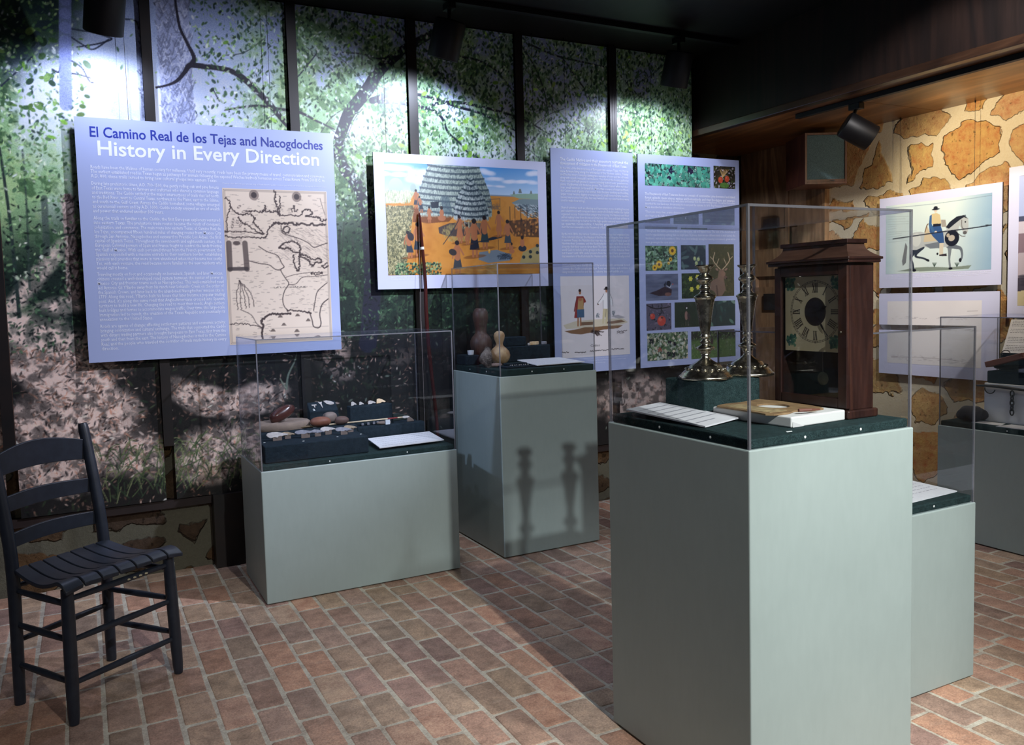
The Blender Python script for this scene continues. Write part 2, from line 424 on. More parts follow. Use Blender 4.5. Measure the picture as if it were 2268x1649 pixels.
def acrylic():
    m = bpy.data.materials.new('clear acrylic sheet'); m.use_nodes = True; nt = m.node_tree; n = nt.nodes; n.clear()
    o = n.new('ShaderNodeOutputMaterial'); t = n.new('ShaderNodeBsdfTransparent'); t.inputs[0].default_value = (0.955, 0.965, 0.975, 1)
    g = n.new('ShaderNodeBsdfGlossy'); g.inputs['Roughness'].default_value = 0.012; g.inputs[0].default_value = (0.9, 0.92, 1, 1)
    lw = n.new('ShaderNodeLayerWeight'); lw.inputs['Blend'].default_value = 0.5
    pw = n.new('ShaderNodeMath'); pw.operation = 'POWER'; pw.inputs[1].default_value = 4.5; nt.links.new(lw.outputs['Facing'], pw.inputs[0])
    f = n.new('ShaderNodeMath'); f.operation = 'MULTIPLY_ADD'; f.inputs[1].default_value = 0.8; f.inputs[2].default_value = 0.035; nt.links.new(pw.outputs[0], f.inputs[0])
    mx = n.new('ShaderNodeMixShader')
    nt.links.new(f.outputs[0], mx.inputs[0]); nt.links.new(t.outputs[0], mx.inputs[1]); nt.links.new(g.outputs[0], mx.inputs[2]); nt.links.new(mx.outputs[0], o.inputs[0])
    return m
M_ACR = acrylic()
def acr_edge():
    m = bpy.data.materials.new('polished acrylic edge'); m.use_nodes = True; nt = m.node_tree; n = nt.nodes; n.clear()
    o = n.new('ShaderNodeOutputMaterial'); t = n.new('ShaderNodeBsdfTransparent'); t.inputs[0].default_value = (0.8, 0.82, 0.85, 1)
    g = n.new('ShaderNodeBsdfGlossy'); g.inputs['Roughness'].default_value = 0.25; g.inputs[0].default_value = (0.8, 0.8, 0.85, 1)
    d = n.new('ShaderNodeBsdfDiffuse'); d.inputs[0].default_value = (0.36, 0.36, 0.40, 1)
    a = n.new('ShaderNodeMixShader'); a.inputs[0].default_value = 0.5; b = n.new('ShaderNodeMixShader'); b.inputs[0].default_value = 0.55
    nt.links.new(g.outputs[0], a.inputs[1]); nt.links.new(d.outputs[0], a.inputs[2]); nt.links.new(t.outputs[0], b.inputs[1]); nt.links.new(a.outputs[0], b.inputs[2]); nt.links.new(b.outputs[0], o.inputs[0])
    return m
M_EDGE = acr_edge()
M_CARD = noisy('white printed card', (236, 236, 238), (226, 226, 230), 30, 0.6, 0)
M_INK = NT('grey print ink', 0.7, (120, 120, 130)).m
M_INKL = NT('faint grey print ink', 0.7, (172, 172, 182)).m
M_INKD = NT('dark print ink', 0.7, (50, 50, 58)).m
M_SCREW = NT('white screw head', 0.5, (225, 228, 225)).m

# ---------------------------------------------------------------- brick floor
def brick_floor():
    v = []; f = []; cols = []
    PX, PY, J = 0.1085, 0.2165, 0.0112
    R = random.Random(11)
    pal = [tuple(min(255, v_ * 1.06) for v_ in c_) for c_ in [(174, 142, 124), (170, 136, 120), (176, 148, 128), (164, 136, 122), (172, 146, 124), (184, 142, 120), (158, 128, 118), (178, 142, 124), (168, 144, 126)]]
    x = -1.3; row = 0
    while x < 5.4:
        y = -0.4 + R.uniform(-0.03, 0.03) + (0.5 * PY if row % 2 else 0.0)
        while y < 5.0:
            L = PY if R.random() > 0.05 else PY * 0.5
            x0, x1, y0, y1 = x + J / 2, x + PX - J / 2, y + J / 2, y + L - J / 2
            k = [R.uniform(-0.0025, 0.0025) for _ in range(8)]; h = R.uniform(-0.0022, 0.0); b = 0.0045
            q = [(x0 + k[0], y0 + k[1]), (x1 + k[2], y0 + k[3]), (x1 + k[4], y1 + k[5]), (x0 + k[6], y1 + k[7])]
            cx, cy = (x0 + x1) / 2, (y0 + y1) / 2
            o = len(v)
            # rounded corners: eight-sided outline on the top and at the joint
            def ring(ins, z, rc):
                out = []
                for i in range(4):
                    px, py = q[i]; sx = 1 if px < cx else -1; sy = 1 if py < cy else -1
                    px += sx * ins; py += sy * ins
                    a_ = (px + sx * rc, py); b_ = (px, py + sy * rc)
                    pr = [b_, a_] if i in (0, 2) else [a_, b_]
                    out += [(p[0], p[1], z) for p in pr]
                return out
            v += ring(0, -0.012, 0.003) + ring(0, h - b * 0.8, 0.004) + ring(b * 0.5, h - b * 0.2, 0.006) + ring(b * 1.3, h, 0.007)
            for lv in range(3):
                for i in range(8):
                    f.append((o + lv * 8 + i, o + lv * 8 + (i + 1) % 8, o + lv * 8 + 8 + (i + 1) % 8, o + lv * 8 + 8 + i))
            f.append(tuple(o + 24 + i for i in range(8)))
            c = pal[R.randrange(len(pal))]; qv = R.uniform(0.88, 1.06)
            cols += [tuple(min(255, a * qv) for a in c)] * 32
            y += L
        x += PX; row += 1
    n = len(v)
    o = n; v += [(-3, -3, -0.0030), (6.5, -3, -0.0030), (6.5, 5.4, -0.0030), (-3, 5.4, -0.0030)]; f.append((o, o + 1, o + 2, o + 3))
    cols += [(196, 188, 174)] * 4
    me = bpy.data.meshes.new('floor'); me.from_pydata(v, [], f); me.update()
    me.polygons.foreach_set('use_smooth', [True] * len(me.polygons)); me.set_sharp_from_angle(angle=math.radians(50))
    ca = me.color_attributes.new('print', 'FLOAT_COLOR', 'POINT')
    c = np.ones((len(v), 4), np.float32); c[:, :3] = to_lin(np.array(cols) / 255.0); ca.data.foreach_set('color', c.ravel())
    t = NT('worn red brick paving', 0.62, spec=0.35); a = t.add('ShaderNodeAttribute', attribute_name='print'); vv = t.coord()
    n1 = t.noise(vv, 14, 8, 0.7); n2 = t.noise(vv, 160, 5, 0.8); n3 = t.noise(vv, 5, 4, 0.6)
    c1 = t.mix(0.55, a.outputs['Color'], t.ramp(n1, [(0.32, (120, 116, 112)), (0.5, (186, 186, 186)), (0.68, (232, 230, 226))]), 'OVERLAY')
    c1 = t.mix(0.5, c1, t.ramp(n2, [(0.34, (110, 108, 104)), (0.5, (188, 188, 188)), (0.68, (240, 240, 236))]), 'OVERLAY')
    specks = t.ramp(t.noise(vv, 420, 2, .5), [(.66, (0, 0, 0)), (.72, (150, 150, 150))]); c1 = t.mix(specks, c1, (214, 204, 192))
    c1 = t.mix(t.ramp(t.noise(t.coord((1, 2.6, 1)), 11, 5, .7), [(.56, (0, 0, 0)), (.66, (90, 90, 90))]), c1, (206, 196, 182))
    dust = t.ramp(n3, [(0.5, (0, 0, 0)), (0.72, (110, 110, 110))])
    c1 = t.mix(dust, c1, (176, 158, 138))
    t.base(c1); t.bump(n2, 0.35, 0.002)
    me.materials.append(t.m)
    ob = bpy.data.objects.new('floor', me); COL.objects.link(ob); struct(ob, 'worn red brick paving in running bond', 'floor')
brick_floor()

# ---------------------------------------------------------------- room shell
YA, YB, XB, ZC, ZS = 4.284, 4.79, 4.63, 2.84, 2.35
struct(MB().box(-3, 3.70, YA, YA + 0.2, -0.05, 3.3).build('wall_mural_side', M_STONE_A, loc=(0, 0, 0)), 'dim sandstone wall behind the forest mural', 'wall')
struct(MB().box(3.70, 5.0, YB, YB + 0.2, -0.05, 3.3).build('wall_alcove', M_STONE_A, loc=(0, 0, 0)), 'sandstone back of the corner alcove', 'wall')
struct(MB().box(XB, XB + 0.25, -3, YB + 0.2, -0.05, 3.3).build('wall_right', M_STONE, loc=(0, 0, 0)), 'orange sandstone wall with pale mortar', 'wall')
struct(MB().box(-3, XB, -3, YB, ZC, ZC + 0.15).build('ceiling', M_CEIL, loc=(0, 0, 0)), 'dark wooden ceiling', 'ceiling')
# dropped bulkhead over the stone wall: face, soffit boards with one open seam, lip
struct(MB().box(3.70, 3.735, -3, YA, ZS, ZC).build('trim_1', M_BULK, loc=(0, 0, 0)), 'dark plywood face of the dropped bulkhead', 'trim')
s_ = MB().box(3.735, XB, 3.183, YB, ZS, ZS + 0.02).box(3.735, XB, 0.74, 3.179, ZS, ZS + 0.02).box(3.735, XB, -3, 0.736, ZS, ZS + 0.02)
struct(s_.build('trim_2', M_SOFFIT, loc=(0, 0, 0)), 'varnished plywood soffit over the stone wall', 'trim')
struct(MB().box(3.69, 3.745, -3, YA, ZS - 0.012, ZS + 0.03).build('trim_3', wood('bulkhead edge strip', (46, 31, 23), (56, 38, 27), (38, 25, 19), 5, (1, .1, 1), 0.3), loc=(0, 0, 0), bevel=0.004), 'wooden edge strip along the bulkhead', 'trim')
# wooden pilaster panel in the corner with its shallow recess
pil = MB()
pil.box(4.585, XB, 3.963, 4.20, 0, ZS - 0.001).box(4.585, XB, 4.60, 4.74, 0, ZS - 0.001)
pil.box(4.585, XB, 4.20, 4.60, 0, 1.34).box(4.585, XB, 4.20, 4.60, 1.42, 1.62).box(4.585, XB, 4.20, 4.60, 1.78, ZS - 0.001)
pil.box(4.618, XB, 4.20, 4.60, 1.34, 1.42).box(4.618, XB, 4.20, 4.60, 1.62, 1.78)
pil.box(4.572, 4.586, 4.272, 4.30, 0.0, ZS - 0.002)
struct(pil.build('wall_corner_panel', M_PILASTER, loc=(0, 0, 0)), 'oak plywood corner panel with shallow dark recesses', 'wall')
# return wall behind the mural end, timber rail and plain dark block under the mural
struct(MB().box(3.66, 3.70, YA, YB, 0, ZC).build('wall_return', M_BULK, loc=(0, 0, 0)), 'dark return beside the mural', 'wall')
struct(MB().box(-1.2, 3.66, 4.245, YA, 0.325, 0.365).build('trim_4', noisy('dark brown timber rail', (40, 26, 24), (26, 18, 18), 10, 0.6), loc=(0, 0, 0)), 'dark timber rail under the mural', 'trim')
struct(MB().box(0.548, 0.69, 4.20, YA, 0, 0.37).build('trim_5', M_BATTEN, loc=(0, 0, 0)), 'plain dark block under the mural', 'trim')

# ---------------------------------------------------------------- pedestals with carpeted decks and acrylic covers
def pedestal(x0, y0, w_, d, h, label, screws_f, screws_l, deck=0.024, name='display_pedestal'):
    t = thing(name, (x0 + w_ / 2, y0 + d / 2, 0), label, 'pedestal', 'grey painted display pedestals')
    MB().box(x0, x0 + w_, y0, y0 + d, 0.004, h).build('pedestal_body', M_PED, t, bevel=0.0035)
    e = 0.010
    MB().box(x0 + e, x0 + w_ - e, y0 + e, y0 + d - e, h, h + deck).build('carpeted_deck', M_CARPET, t, bevel=0.004)['label'] = 'dark green carpeted deck'
    for sx in screws_f:
        b = MB(); b.M = Matrix.Translation((x0 + sx * w_, y0 + e + 0.0005, h + deck * .5)) @ Matrix.Rotation(math.pi / 2, 4, 'X')
        b.lathe([(0.0036, 0), (0.0036, .0012), (0.002, .002)], n=10).build('screw', M_SCREW, t)
    for sy in screws_l:
        b = MB(); b.M = Matrix.Translation((x0 + e + 0.0005, y0 + sy * d, h + deck * .5)) @ Matrix.Rotation(-math.pi / 2, 4, 'Y')
        b.lathe([(0.0036, 0), (0.0036, .0012), (0.002, .002)], n=10).build('screw', M_SCREW, t)
    return t
def cover(x0, y0, w_, d, z0, z1, label, th=0.005):
    t = thing('acrylic_cover', (x0 + w_ / 2, y0 + d / 2, z0), label, 'display cover', 'clear acrylic covers over the pedestals')
    x1, y1 = x0 + w_, y0 + d; z0 += 0.0006
    i = 0.004; x0 += i; y0 += i; x1 -= i; y1 -= i
    P = MB()
    g = 0.0004
    P.box(x0 + th, x1 - th, y0, y0 + th, z0, z1 - th).build('front_pane', M_ACR, t)
    MB().box(x0 + th, x1 - th, y1 - th, y1, z0, z1 - th).build('back_pane', M_ACR, t)
    MB().box(x0, x0 + th, y0 + th, y1 - th, z0, z1 - th).build('side_pane', M_ACR, t)
    MB().box(x1 - th, x1, y0 + th, y1 - th, z0, z1 - th).build('side_pane', M_ACR, t)
    MB().box(x0 + th, x1 - th, y0 + th, y1 - th, z1 - th, z1).build('top_pane', M_ACR, t)
    for a, b in ((x0, y0), (x1 - th, y0), (x0, y1 - th), (x1 - th, y1 - th)):
        MB().box(a, a + th, b, b + th, z0, z1).build('corner_edge', M_EDGE, t)
    for q in ((x0 + th, x1 - th, y0, y0 + th), (x0 + th, x1 - th, y1 - th, y1), (x0, x0 + th, y0 + th, y1 - th), (x1 - th, x1, y0 + th, y1 - th)):
        MB().box(*q, z1 - th, z1).build('top_edge', M_EDGE, t)
    return t
C1 = (0.664, 3.549, 0.930, 0.49, 0.590)
C2 = (1.850, 3.570, 0.576, 0.562, 0.920)
C3 = (1.397, 1.425, 0.590, 0.576, 0.931)
C4 = (2.020, 1.645, 0.590, 0.576, 0.593)
C5 = (3.994, 1.800, 0.500, 0.927, 0.583)
pedestal(*C1, 'low wide grey pedestal in front of the large title panel', (0.33, 0.73), (0.2, 0.8))
cover(*C1[:4], C1[4], 1.164, 'clear cover over the arrowheads and grinding stones')
pedestal(*C2, 'tall narrow grey pedestal marked by two candlestick shadows', (0.33, 0.66), (0.3, 0.65), 0.032)
cover(*C2[:4], C2[4], 1.484, 'clear cover over the gourds and fur')
pedestal(*C3, 'tall grey pedestal nearest the viewer, carrying the old clock', (0.33, 0.67), (0.25, 0.6))
cover(*C3[:4], C3[4], 1.511, 'large clear cover over the clock and candlesticks', 0.006)
pedestal(*C4, 'low grey pedestal half hidden behind the clock pedestal', (0.66,), ())
cover(*C4[:4], C4[4], 1.1745, 'clear cover on the low pedestal behind the clock pedestal')
pedestal(*C5, 'low lavender-lit grey pedestal along the stone wall under the shackles', (), (0.62, 0.35))
cover(*C5[:4], C5[4], 1.150, 'clear cover over the iron shackles by the stone wall')

# ---------------------------------------------------------------- steel battens between the mural strips
MUR_X0, MUR_X1, MUR_Z0, MUR_Z1 = -0.97, 3.66, 0.372, 2.835
BATT = [(-0.335, -0.287), (0.335, 0.380), (1.019, 1.067), (1.670, 1.722), (2.338, 2.386), (2.996, 3.047)]
blab = ['dark steel batten at the far left end of the mural', 'dark steel batten with a rusty side, beside the pale pine trunk', 'dark steel batten meeting the top right of the title panel',
        'rust-streaked steel batten above the village painting', 'dark steel batten above the right end of the village painting', 'dark steel batten above the text panel of the standing couple']
for (a, b), lb in zip(BATT, blab):
    t = thing('steel_batten', ((a + b) / 2, 4.24, 0.64), lb, 'batten', 'steel battens between the mural strips')
    MB().box(a, b, 4.205, 4.212, 0.64, ZC).build('flange', M_BATTEN, t)['label'] = 'dark flange'
    MB().box(b - 0.012, b, 4.2125, 4.284, 0.64, ZC).build('web', M_RUST, t)['label'] = 'rusty brown web'
# ---------------------------------------------------------------- track rails and spotlights
t = tag(MB().box(-0.5, 3.69, 3.832, 3.868, ZC - 0.03, ZC).build('lighting_track', M_BLACK, bevel=0.002), 'black lighting track running along the dark ceiling', 'lighting track')
t = tag(MB().box(3.86, 3.895, 0.5, 3.55, ZS - 0.028, ZS - 0.001).build('lighting_track', M_BLACK, bevel=0.002), 'black lighting track under the plywood soffit', 'lighting track')
def can(c, top, aim, label, power, col, ang, r=0.08, L=0.25, glow=0.45):
    """cylinder spotlight: adapter on the track, stem, can, and the lamp's own light at its mouth"""
    t = thing('track_spotlight', top, label, 'spotlight', 'black cylinder spotlights')
    x, y, z = top
    MB().box(x - .022, x + .022, y - .035, y + .035, z - 0.035, z).build('track_adapter', M_BLACK, t, bevel=0.003)
    d = (Vector(aim) - Vector(c)).normalized(); c = Vector(c)
    bk = c - d * L * .3
    MB().tube([(x, y, z - 0.03), tuple(Vector((x, y, z - .03)).lerp(bk, .5)), tuple(bk)], 0.010, 10).build('stem', M_BLACK, t)
    q = d.to_track_quat('Z', 'Y').to_matrix().to_4x4()
    b = MB(); b.M = Matrix.Translation(c) @ q
    b.lathe([(r * .2, -L * .5), (r * .86, -L * .5), (r * .97, -L * .47), (r, -L * .42), (r, L * .48), (r * .97, L * .5), (r * .9, L * .5), (r * .88, L * .2), (r * .3, L * .05)], n=36).build('lamp_housing', M_BLACK, t, smooth=True)
    spot('spotlight_lamp', tuple(c + d * (L * .5 + .012)), aim, power, col, ang, glow, 0.035)
    return t
WA = 46
can((0.174, 3.85, 2.60), (0.20, 3.85, ZC - 0.03), (0.12, 4.10, 2.05), 'black cylinder spotlight cut off by the frame above the title panel', 13, (.70, .76, 1.0), 150)
can((1.745, 3.85, 2.625), (1.765, 3.85, ZC - 0.03), (1.66, 4.05, 2.05), 'black cylinder spotlight hanging above the village painting', 26, COOL, 150, .08, .19)
can((3.225, 3.85, 2.625), (3.24, 3.85, ZC - 0.03), (3.22, 4.05, 2.05), 'black cylinder spotlight at the far end of the ceiling track, beside the bulkhead', 20, (.80, .84, 1.0), 150, .08, .20)
can((3.880, 3.13, 2.170), (3.878, 3.14, ZS - 0.028), (4.60, 2.62, 1.62), 'black cylinder spotlight under the soffit, aimed at the stone wall', 19, (1.0, .82, .56), 150, .072, .17)

# ---------------------------------------------------------------- forest mural (printed in seven strips)
def paint_mural():
    st = 0.0037
    c = Paint(MUR_X0, MUR_X1, MUR_Z0, MUR_Z1, st, (120, 150, 120), 5)
    U, V = c.U, c.V
    n1 = c.noise(0.5, 4, seed=1); n2 = c.noise(0.12, 4, seed=2); n3 = c.noise(0.035, 3, seed=3); n4 = c.noise(0.9, 3, seed=4)
    def sm(x, a, b):
        t = np.clip((x - a) / (b - a), 0, 1); return t * t * (3 - 2 * t)
    # sky, brighter and paler towards the horizon
    sky = np.array((160, 178, 216)) / 255.0; pale = np.array((228, 234, 248)) / 255.0
    t = sm(V, 2.75, 2.15)[..., None]
    c.a = sky * (1 - t) + pale * t
    c.mixmask(sm(n2, 0.5, 0.62) * 0.5, (190, 205, 240))
    # far foliage: pale greens breaking the sky
    left = sm(U, 0.28, -0.15) * sm(n1 + 0.25 * n2 + 0.10 * (0.3 - U), 0.50, 0.62)
    right = sm(U, 0.72, 1.0) * sm(n1 * 0.6 + 0.5 * n2, 0.40, 0.56)
    low = sm(V, 2.22 + 0.0, 1.95) * (0.55 + 0.45 * sm(n2, 0.35, 0.6))
    m = np.clip(np.maximum(np.maximum(left, right * 0.85), low), 0, 1)
    c.mixmask(m * 0.85, (150, 196, 128))
    c.mixmask(m * sm(n3, 0.45, 0.6) * 0.7, (196, 222, 160))
    c.mixmask(m * sm(n2 * 0.5 + n3 * 0.5, 0.52, 0.62) * 0.85, (74, 112, 72))
    # upper-left dark canopy
    d = sm(V + 0.25 * (n1 - 0.5) - 0.62 * (0.0 - U) * -1, 2.62, 2.95)
    ul = sm(0.25 - U + (V - 2.45) * 0.9 + (n1 - .5) * 0.7, 0.10, 0.34) * sm(V, 2.05, 2.5)
    c.mixmask(ul * 0.85, (22, 40, 40))
    c.mixmask(ul * sm(n3, 0.5, 0.62) * 0.6, (72, 104, 70))
    # understory: darker towards the ground
    b_l = sm(V + 0.30 * (n1 - .5), 1.85, 1.45); b_r = sm(V + 0.3 * (n1 - .5), 2.06, 1.72)
    wr = sm(U, 0.9, 1.6); under = b_l * (1 - wr) + b_r * wr
    c.mixmask(under * 0.93, (22, 36, 34))
    c.mixmask(under * sm(n3 * .6 + n2 * .4, 0.50, 0.60) * (0.55 * (1 - wr) + 0.35 * wr), (70, 104, 74))
    c.mixmask(under * sm(n3, 0.60, 0.68) * 0.45 * sm(V, 1.1, 1.6), (120, 160, 110))
    # small stems of the understory
    R = random.Random(4)
    for k in range(60):
        u = R.uniform(-0.9, 3.6); v0 = R.uniform(1.0, 1.4); v1 = v0 + R.uniform(0.3, 0.9); q = R.uniform(-.06, .06); g = R.choice([(30, 34, 36), (16, 22, 24), (60, 66, 60)])
        c.line([(u, v0), (u + q * .4, (v0 + v1) / 2), (u + q, v1)], R.uniform(.004, .014), g, 0.5)
    # ground: brown leaf litter with sunlit pinkish patches
    gz = 1.22 + 0.12 * (n1 - .5)
    g = sm(V, 1.26, 1.14) if False else sm(V - 0.25 * (n4 - .5) + 0.02 * U, 1.22, 1.05)
    c.mixmask(g * 0.96, (34, 33, 34))
    lit = np.zeros_like(U)
    for (u, v, ru, rv, ang, s_) in LITTER:
        ca, sa = math.cos(ang), math.sin(ang); du, dv = U - u, V - v
        q = ((du * ca + dv * sa) / ru) ** 2 + ((-du * sa + dv * ca) / rv) ** 2
        lit = np.maximum(lit, s_ * np.clip(1.25 - q + 1.3 * (n2 - 0.5), 0, 1))
    tex = 0.45 + 0.55 * sm(n3, 0.35, 0.62)
    c.mixmask(np.clip(lit * 1.5, 0, 1) * tex, (252, 226, 214))
    for (u, v, ru, rv, s_) in FLOWERS:
        q = ((U - u) / ru) ** 2 + ((V - v) / rv) ** 2
        c.mixmask(s_ * np.clip(1.2 - q + 1.6 * (n2 - 0.5), 0, 1) * sm(n3, 0.42, 0.6), (196, 168, 158))
    def lm(u, v):
        i = min(c.h - 1, max(0, int((c.v1 - v) / st))); j = min(c.w - 1, max(0, int((u - c.u0) / st)))
        return lit[i, j]
    # loose leaves and needles
    c.leaves(52000, lambda u, v: (0.10 + lm(u, v)) if v < 1.15 and u < 1.7 else 0, 0.011,
             [(244, 214, 200), (250, 226, 214), (226, 184, 166), (150, 112, 96), (60, 50, 50), (240, 208, 192), (214, 160, 134), (40, 36, 40), (110, 84, 74)], 0.8, 0.30)
    c.leaves(26000, lambda u, v: 0.8 * (1 - lm(u, v)) if v < 1.15 and u < 1.7 else 0, 0.009,
             [(30, 30, 34), (56, 48, 48), (96, 74, 66), (22, 26, 30), (140, 110, 98)], 0.8, 0.34)
    c.leaves(9000, lambda u, v: 1.0 if v < 1.2 and u < 1.6 and lm(u, v) < 0.3 else 0, 0.015, [(20, 26, 26), (36, 52, 40), (56, 70, 50), (28, 30, 30)], 0.8, 0.3)
    c.leaves(7000, lambda u, v: 1.0 if v < 1.1 and u >= 1.5 and lm(u, v) > 0.2 else 0, 0.012, [(150, 116, 106), (186, 150, 138), (60, 46, 44)], 0.8, 0.4)
    # big pine trunk with plated bark, and its slimmer neighbours
    def trunk(pts, wid, col, dark, light, plates):
        c.line(pts, wid, col)
        if plates:
            P, W = crv(pts, wid, 10)
            for k in range(plates):
                i = R.randrange(len(P)); a, b = P[i]; x = R.uniform(-.5, .5) * W[i]
                c.line([(a + x - .012, b + R.uniform(-.02, .02)), (a + x, b + R.uniform(-.035, .0)), (a + x + .014, b + R.uniform(-.01, .03))], 0.005, dark if R.random() < .6 else light, 0.75, False)
    trunk([(-0.014,1.824), (-0.014,1.576), (-0.013,1.389)], [.045, .052, .06], (156, 136, 128), (60, 50, 50), (220, 200, 190), 80)
    c.line([(-0.109,1.822), (-0.113,1.576)], [.026, .030], (72, 86, 82), .7)
    trunk([(-0.27,2.036), (-0.25,1.737), (-0.242,1.455), (-0.238,1.291)], [.010, .012, .014, .016], (52, 66, 64), (24, 28, 30), (90, 92, 90), 0)
    c.line([(-0.182,2.04), (-0.181,1.759), (-0.191,1.413)], [.006, .008, .010], (64, 80, 74), .8)
    # the leaning tree and its spreading limbs
    dk = (38, 40, 56)
    c.line([(1.391,1.087), (1.429,1.381), (1.428,1.625), (1.406,1.818), (1.37,1.932), (1.29,2.034), (1.27,2.134), (1.301,2.23), (1.341,2.316), (1.409,2.397), (1.463,2.468), (1.501,2.531), (1.581,2.61), (1.678,2.685), (1.778,2.745), (1.917,2.83)],
           [.10, .095, .085, .075, .066, .060, .056, .058, .062, .064, .066, .062, .054, .048, .042, .034], dk)
    c.line([(1.465,2.387), (1.563,2.424), (1.642,2.44), (1.74,2.439), (1.848,2.423), (1.971,2.393), (2.112,2.369), (2.228,2.326), (2.346,2.282), (2.42,2.235)], [.030, .024, .020, .018, .016, .016, .014, .010, .008, .006], dk)
    c.line([(1.464,2.382), (1.593,2.388), (1.685,2.381), (1.805,2.37), (1.838,2.398), (1.972,2.418), (2.119,2.405), (2.274,2.381), (2.408,2.349), (2.577,2.276)], [.026, .022, .020, .020, .018, .016, .015, .013, .010, .007], dk)
    c.line([(1.81,2.371), (1.872,2.326), (1.91,2.246), (1.978,2.193), (2.047,2.12)], [.018, .016, .013, .011, .008], dk)
    c.line([(1.315,2.622), (1.424,2.624), (1.524,2.611), (1.629,2.656), (1.697,2.716)], [.006, .007, .008, .010, .012], dk)
    c.line([(1.557,2.796), (1.633,2.752), (1.684,2.71)], [.012, .012, .01], dk)
    c.line([(1.981,2.669), (2.094,2.666), (2.222,2.618), (2.323,2.519)], [.008, .012, .010, .006], dk)
    c.line([(1.788,2.644), (1.853,2.582), (1.92,2.529)], [.012, .010, .006], dk)
    c.line([(2.397,2.772), (2.479,2.664), (2.537,2.538), (2.57,2.382)], [.008, .01, .008, .005], (46, 50, 62))
    c.line([(2.446,2.79), (2.637,2.743), (2.829,2.726), (3.012,2.712)], [.012, .01, .009, .005], (46, 50, 62))
    c.line([(2.668,2.741), (2.762,2.638), (2.857,2.526), (2.913,2.366)], [.010, .01, .008, .004], (46, 50, 62))
    for (a, b) in (((2.043,2.845), (1.982,2.714)), ((3.058,2.473), (3.374,2.418))):
        c.line([a, b], .006, (50, 60, 60))
    # branch with a knot by the pine trunk
    c.line([(0.392,2.358), (0.447,2.376), (0.489,2.401), (0.524,2.443), (0.551,2.478), (0.614,2.478), (0.69,2.477), (0.754,2.465), (0.805,2.435), (0.861,2.386), (0.929,2.316), (0.994,2.239), (1.054,2.179)],
           [.008, .010, .014, .018, .024, .024, .024, .026, .030, .032, .030, .026, .022], (44, 42, 56))
    c.line([(0.551,2.478), (0.57,2.516), (0.54,2.586), (0.511,2.659), (0.497,2.785)], [.020, .018, .014, .012, .010], (44, 42, 56))
    c.line([(0.702,2.276), (0.777,2.295), (0.866,2.311), (0.956,2.304), (1.071,2.295), (1.164,2.256), (1.254,2.22)], [.006, .008, .010, .012, .014, .010, .006], (50, 48, 62))
    for a in ([(0.028,2.561), (0.082,2.526), (0.129,2.507), (0.197,2.56)], [(0.03,2.589), (0.122,2.584), (0.19,2.571), (0.208,2.561), (0.148,2.534), (0.062,2.51)], [(0.026,2.451), (0.076,2.42), (0.103,2.365), (0.121,2.355)], [(0.019,2.39), (0.066,2.386), (0.111,2.376)],
              [(-0.043,2.4), (-0.018,2.39), (-0.009,2.424)], [(0.272,2.661), (0.318,2.657), (0.328,2.616)], [(1.179,2.603), (1.079,2.479), (1.031,2.44)], [(1.345,2.807), (1.405,2.768), (1.479,2.741)], [(0.402,2.751), (0.463,2.679), (0.503,2.667)],
              [(-0.254,2.301), (-0.18,2.379), (-0.119,2.448)], [(0.651,2.372), (0.678,2.318)], [(3.13,2.646), (3.198,2.554), (3.213,2.424)], [(3.528,2.883), (3.562,2.686), (3.604,2.516)]):
        c.line(a, .006, (40, 46, 66), .9)
    for k in range(60):
        x = R.uniform(.75, 3.6); y = R.uniform(2.1, 2.8); q = R.uniform(-.12, .12)
        c.line([(x, y), (x + q, y - R.uniform(.03, .1)), (x + q * 2, y - R.uniform(.1, .2))], .0045, (52, 58, 66), .7)
    # leaf sprays
    def fol(u, v):
        if v < 1.9 - 0.15 * (u > 1): return 0
        if u < 0.12: return max(0, min(1, (0.16 - u) * 2.2 + (v - 2.3) * .4 + (2.35 - v) * .9))
        if u < 0.42: return 0.008 if v > 2.2 else 0.5
        if u < 0.75: return 0.35 if v > 2.45 or v < 2.35 else 0.2
        if u < 1.0: return 0.5
        if u < 1.5 and v > 2.2 and v < 2.5: return 0.35
        return 0.8
    c.leaves(30000, fol, 0.0085, [(112, 152, 92), (158, 200, 118), (84, 122, 80), (190, 224, 150), (96, 140, 84), (216, 236, 196), (226, 238, 240)], 0.85, 0.5)
    c.leaves(52000, lambda u, v: fol(u, v) * (1 if v > 2.05 else .5) * (.35 + .65 * (u > .6)), 0.0095, [(58, 92, 70), (44, 72, 60), (222, 236, 238), (200, 224, 210), (96, 138, 96), (150, 190, 130), (36, 60, 54)], 0.85, 0.46, (0.5, 2.6))
    c.leaves(7000, lambda u, v: fol(u, v) * (1 if v > 2.35 else .12) * (1 if u > .6 else .5), 0.012, [(58, 92, 66), (44, 70, 58), (78, 116, 80)], 0.9, 0.5, (0.6, 2.4))
    c.leaves(2600, lambda u, v: fol(u, v) * (1 if 2.1 < v < 2.45 and (u > 2.7 or 1.6 < u < 2.4) else .12), 0.016, [(150, 200, 84), (128, 184, 74), (176, 214, 110)], 0.95, 0.5)
    c.leaves(2600, lambda u, v: 1 if u < 0.12 and 2.2 < v < 2.6 and u - 0.1 < (v - 2.2) else 0, 0.018, [(92, 128, 66), (66, 100, 60), (120, 156, 84), (40, 66, 48)], 0.95, 0.6)
    c.leaves(9000, lambda u, v: 1 if u < 0.05 and 1.45 < v < 2.3 else 0, 0.010, [(156, 196, 140), (196, 224, 170), (110, 150, 104), (228, 240, 214), (80, 116, 84)], 0.9, 0.5)
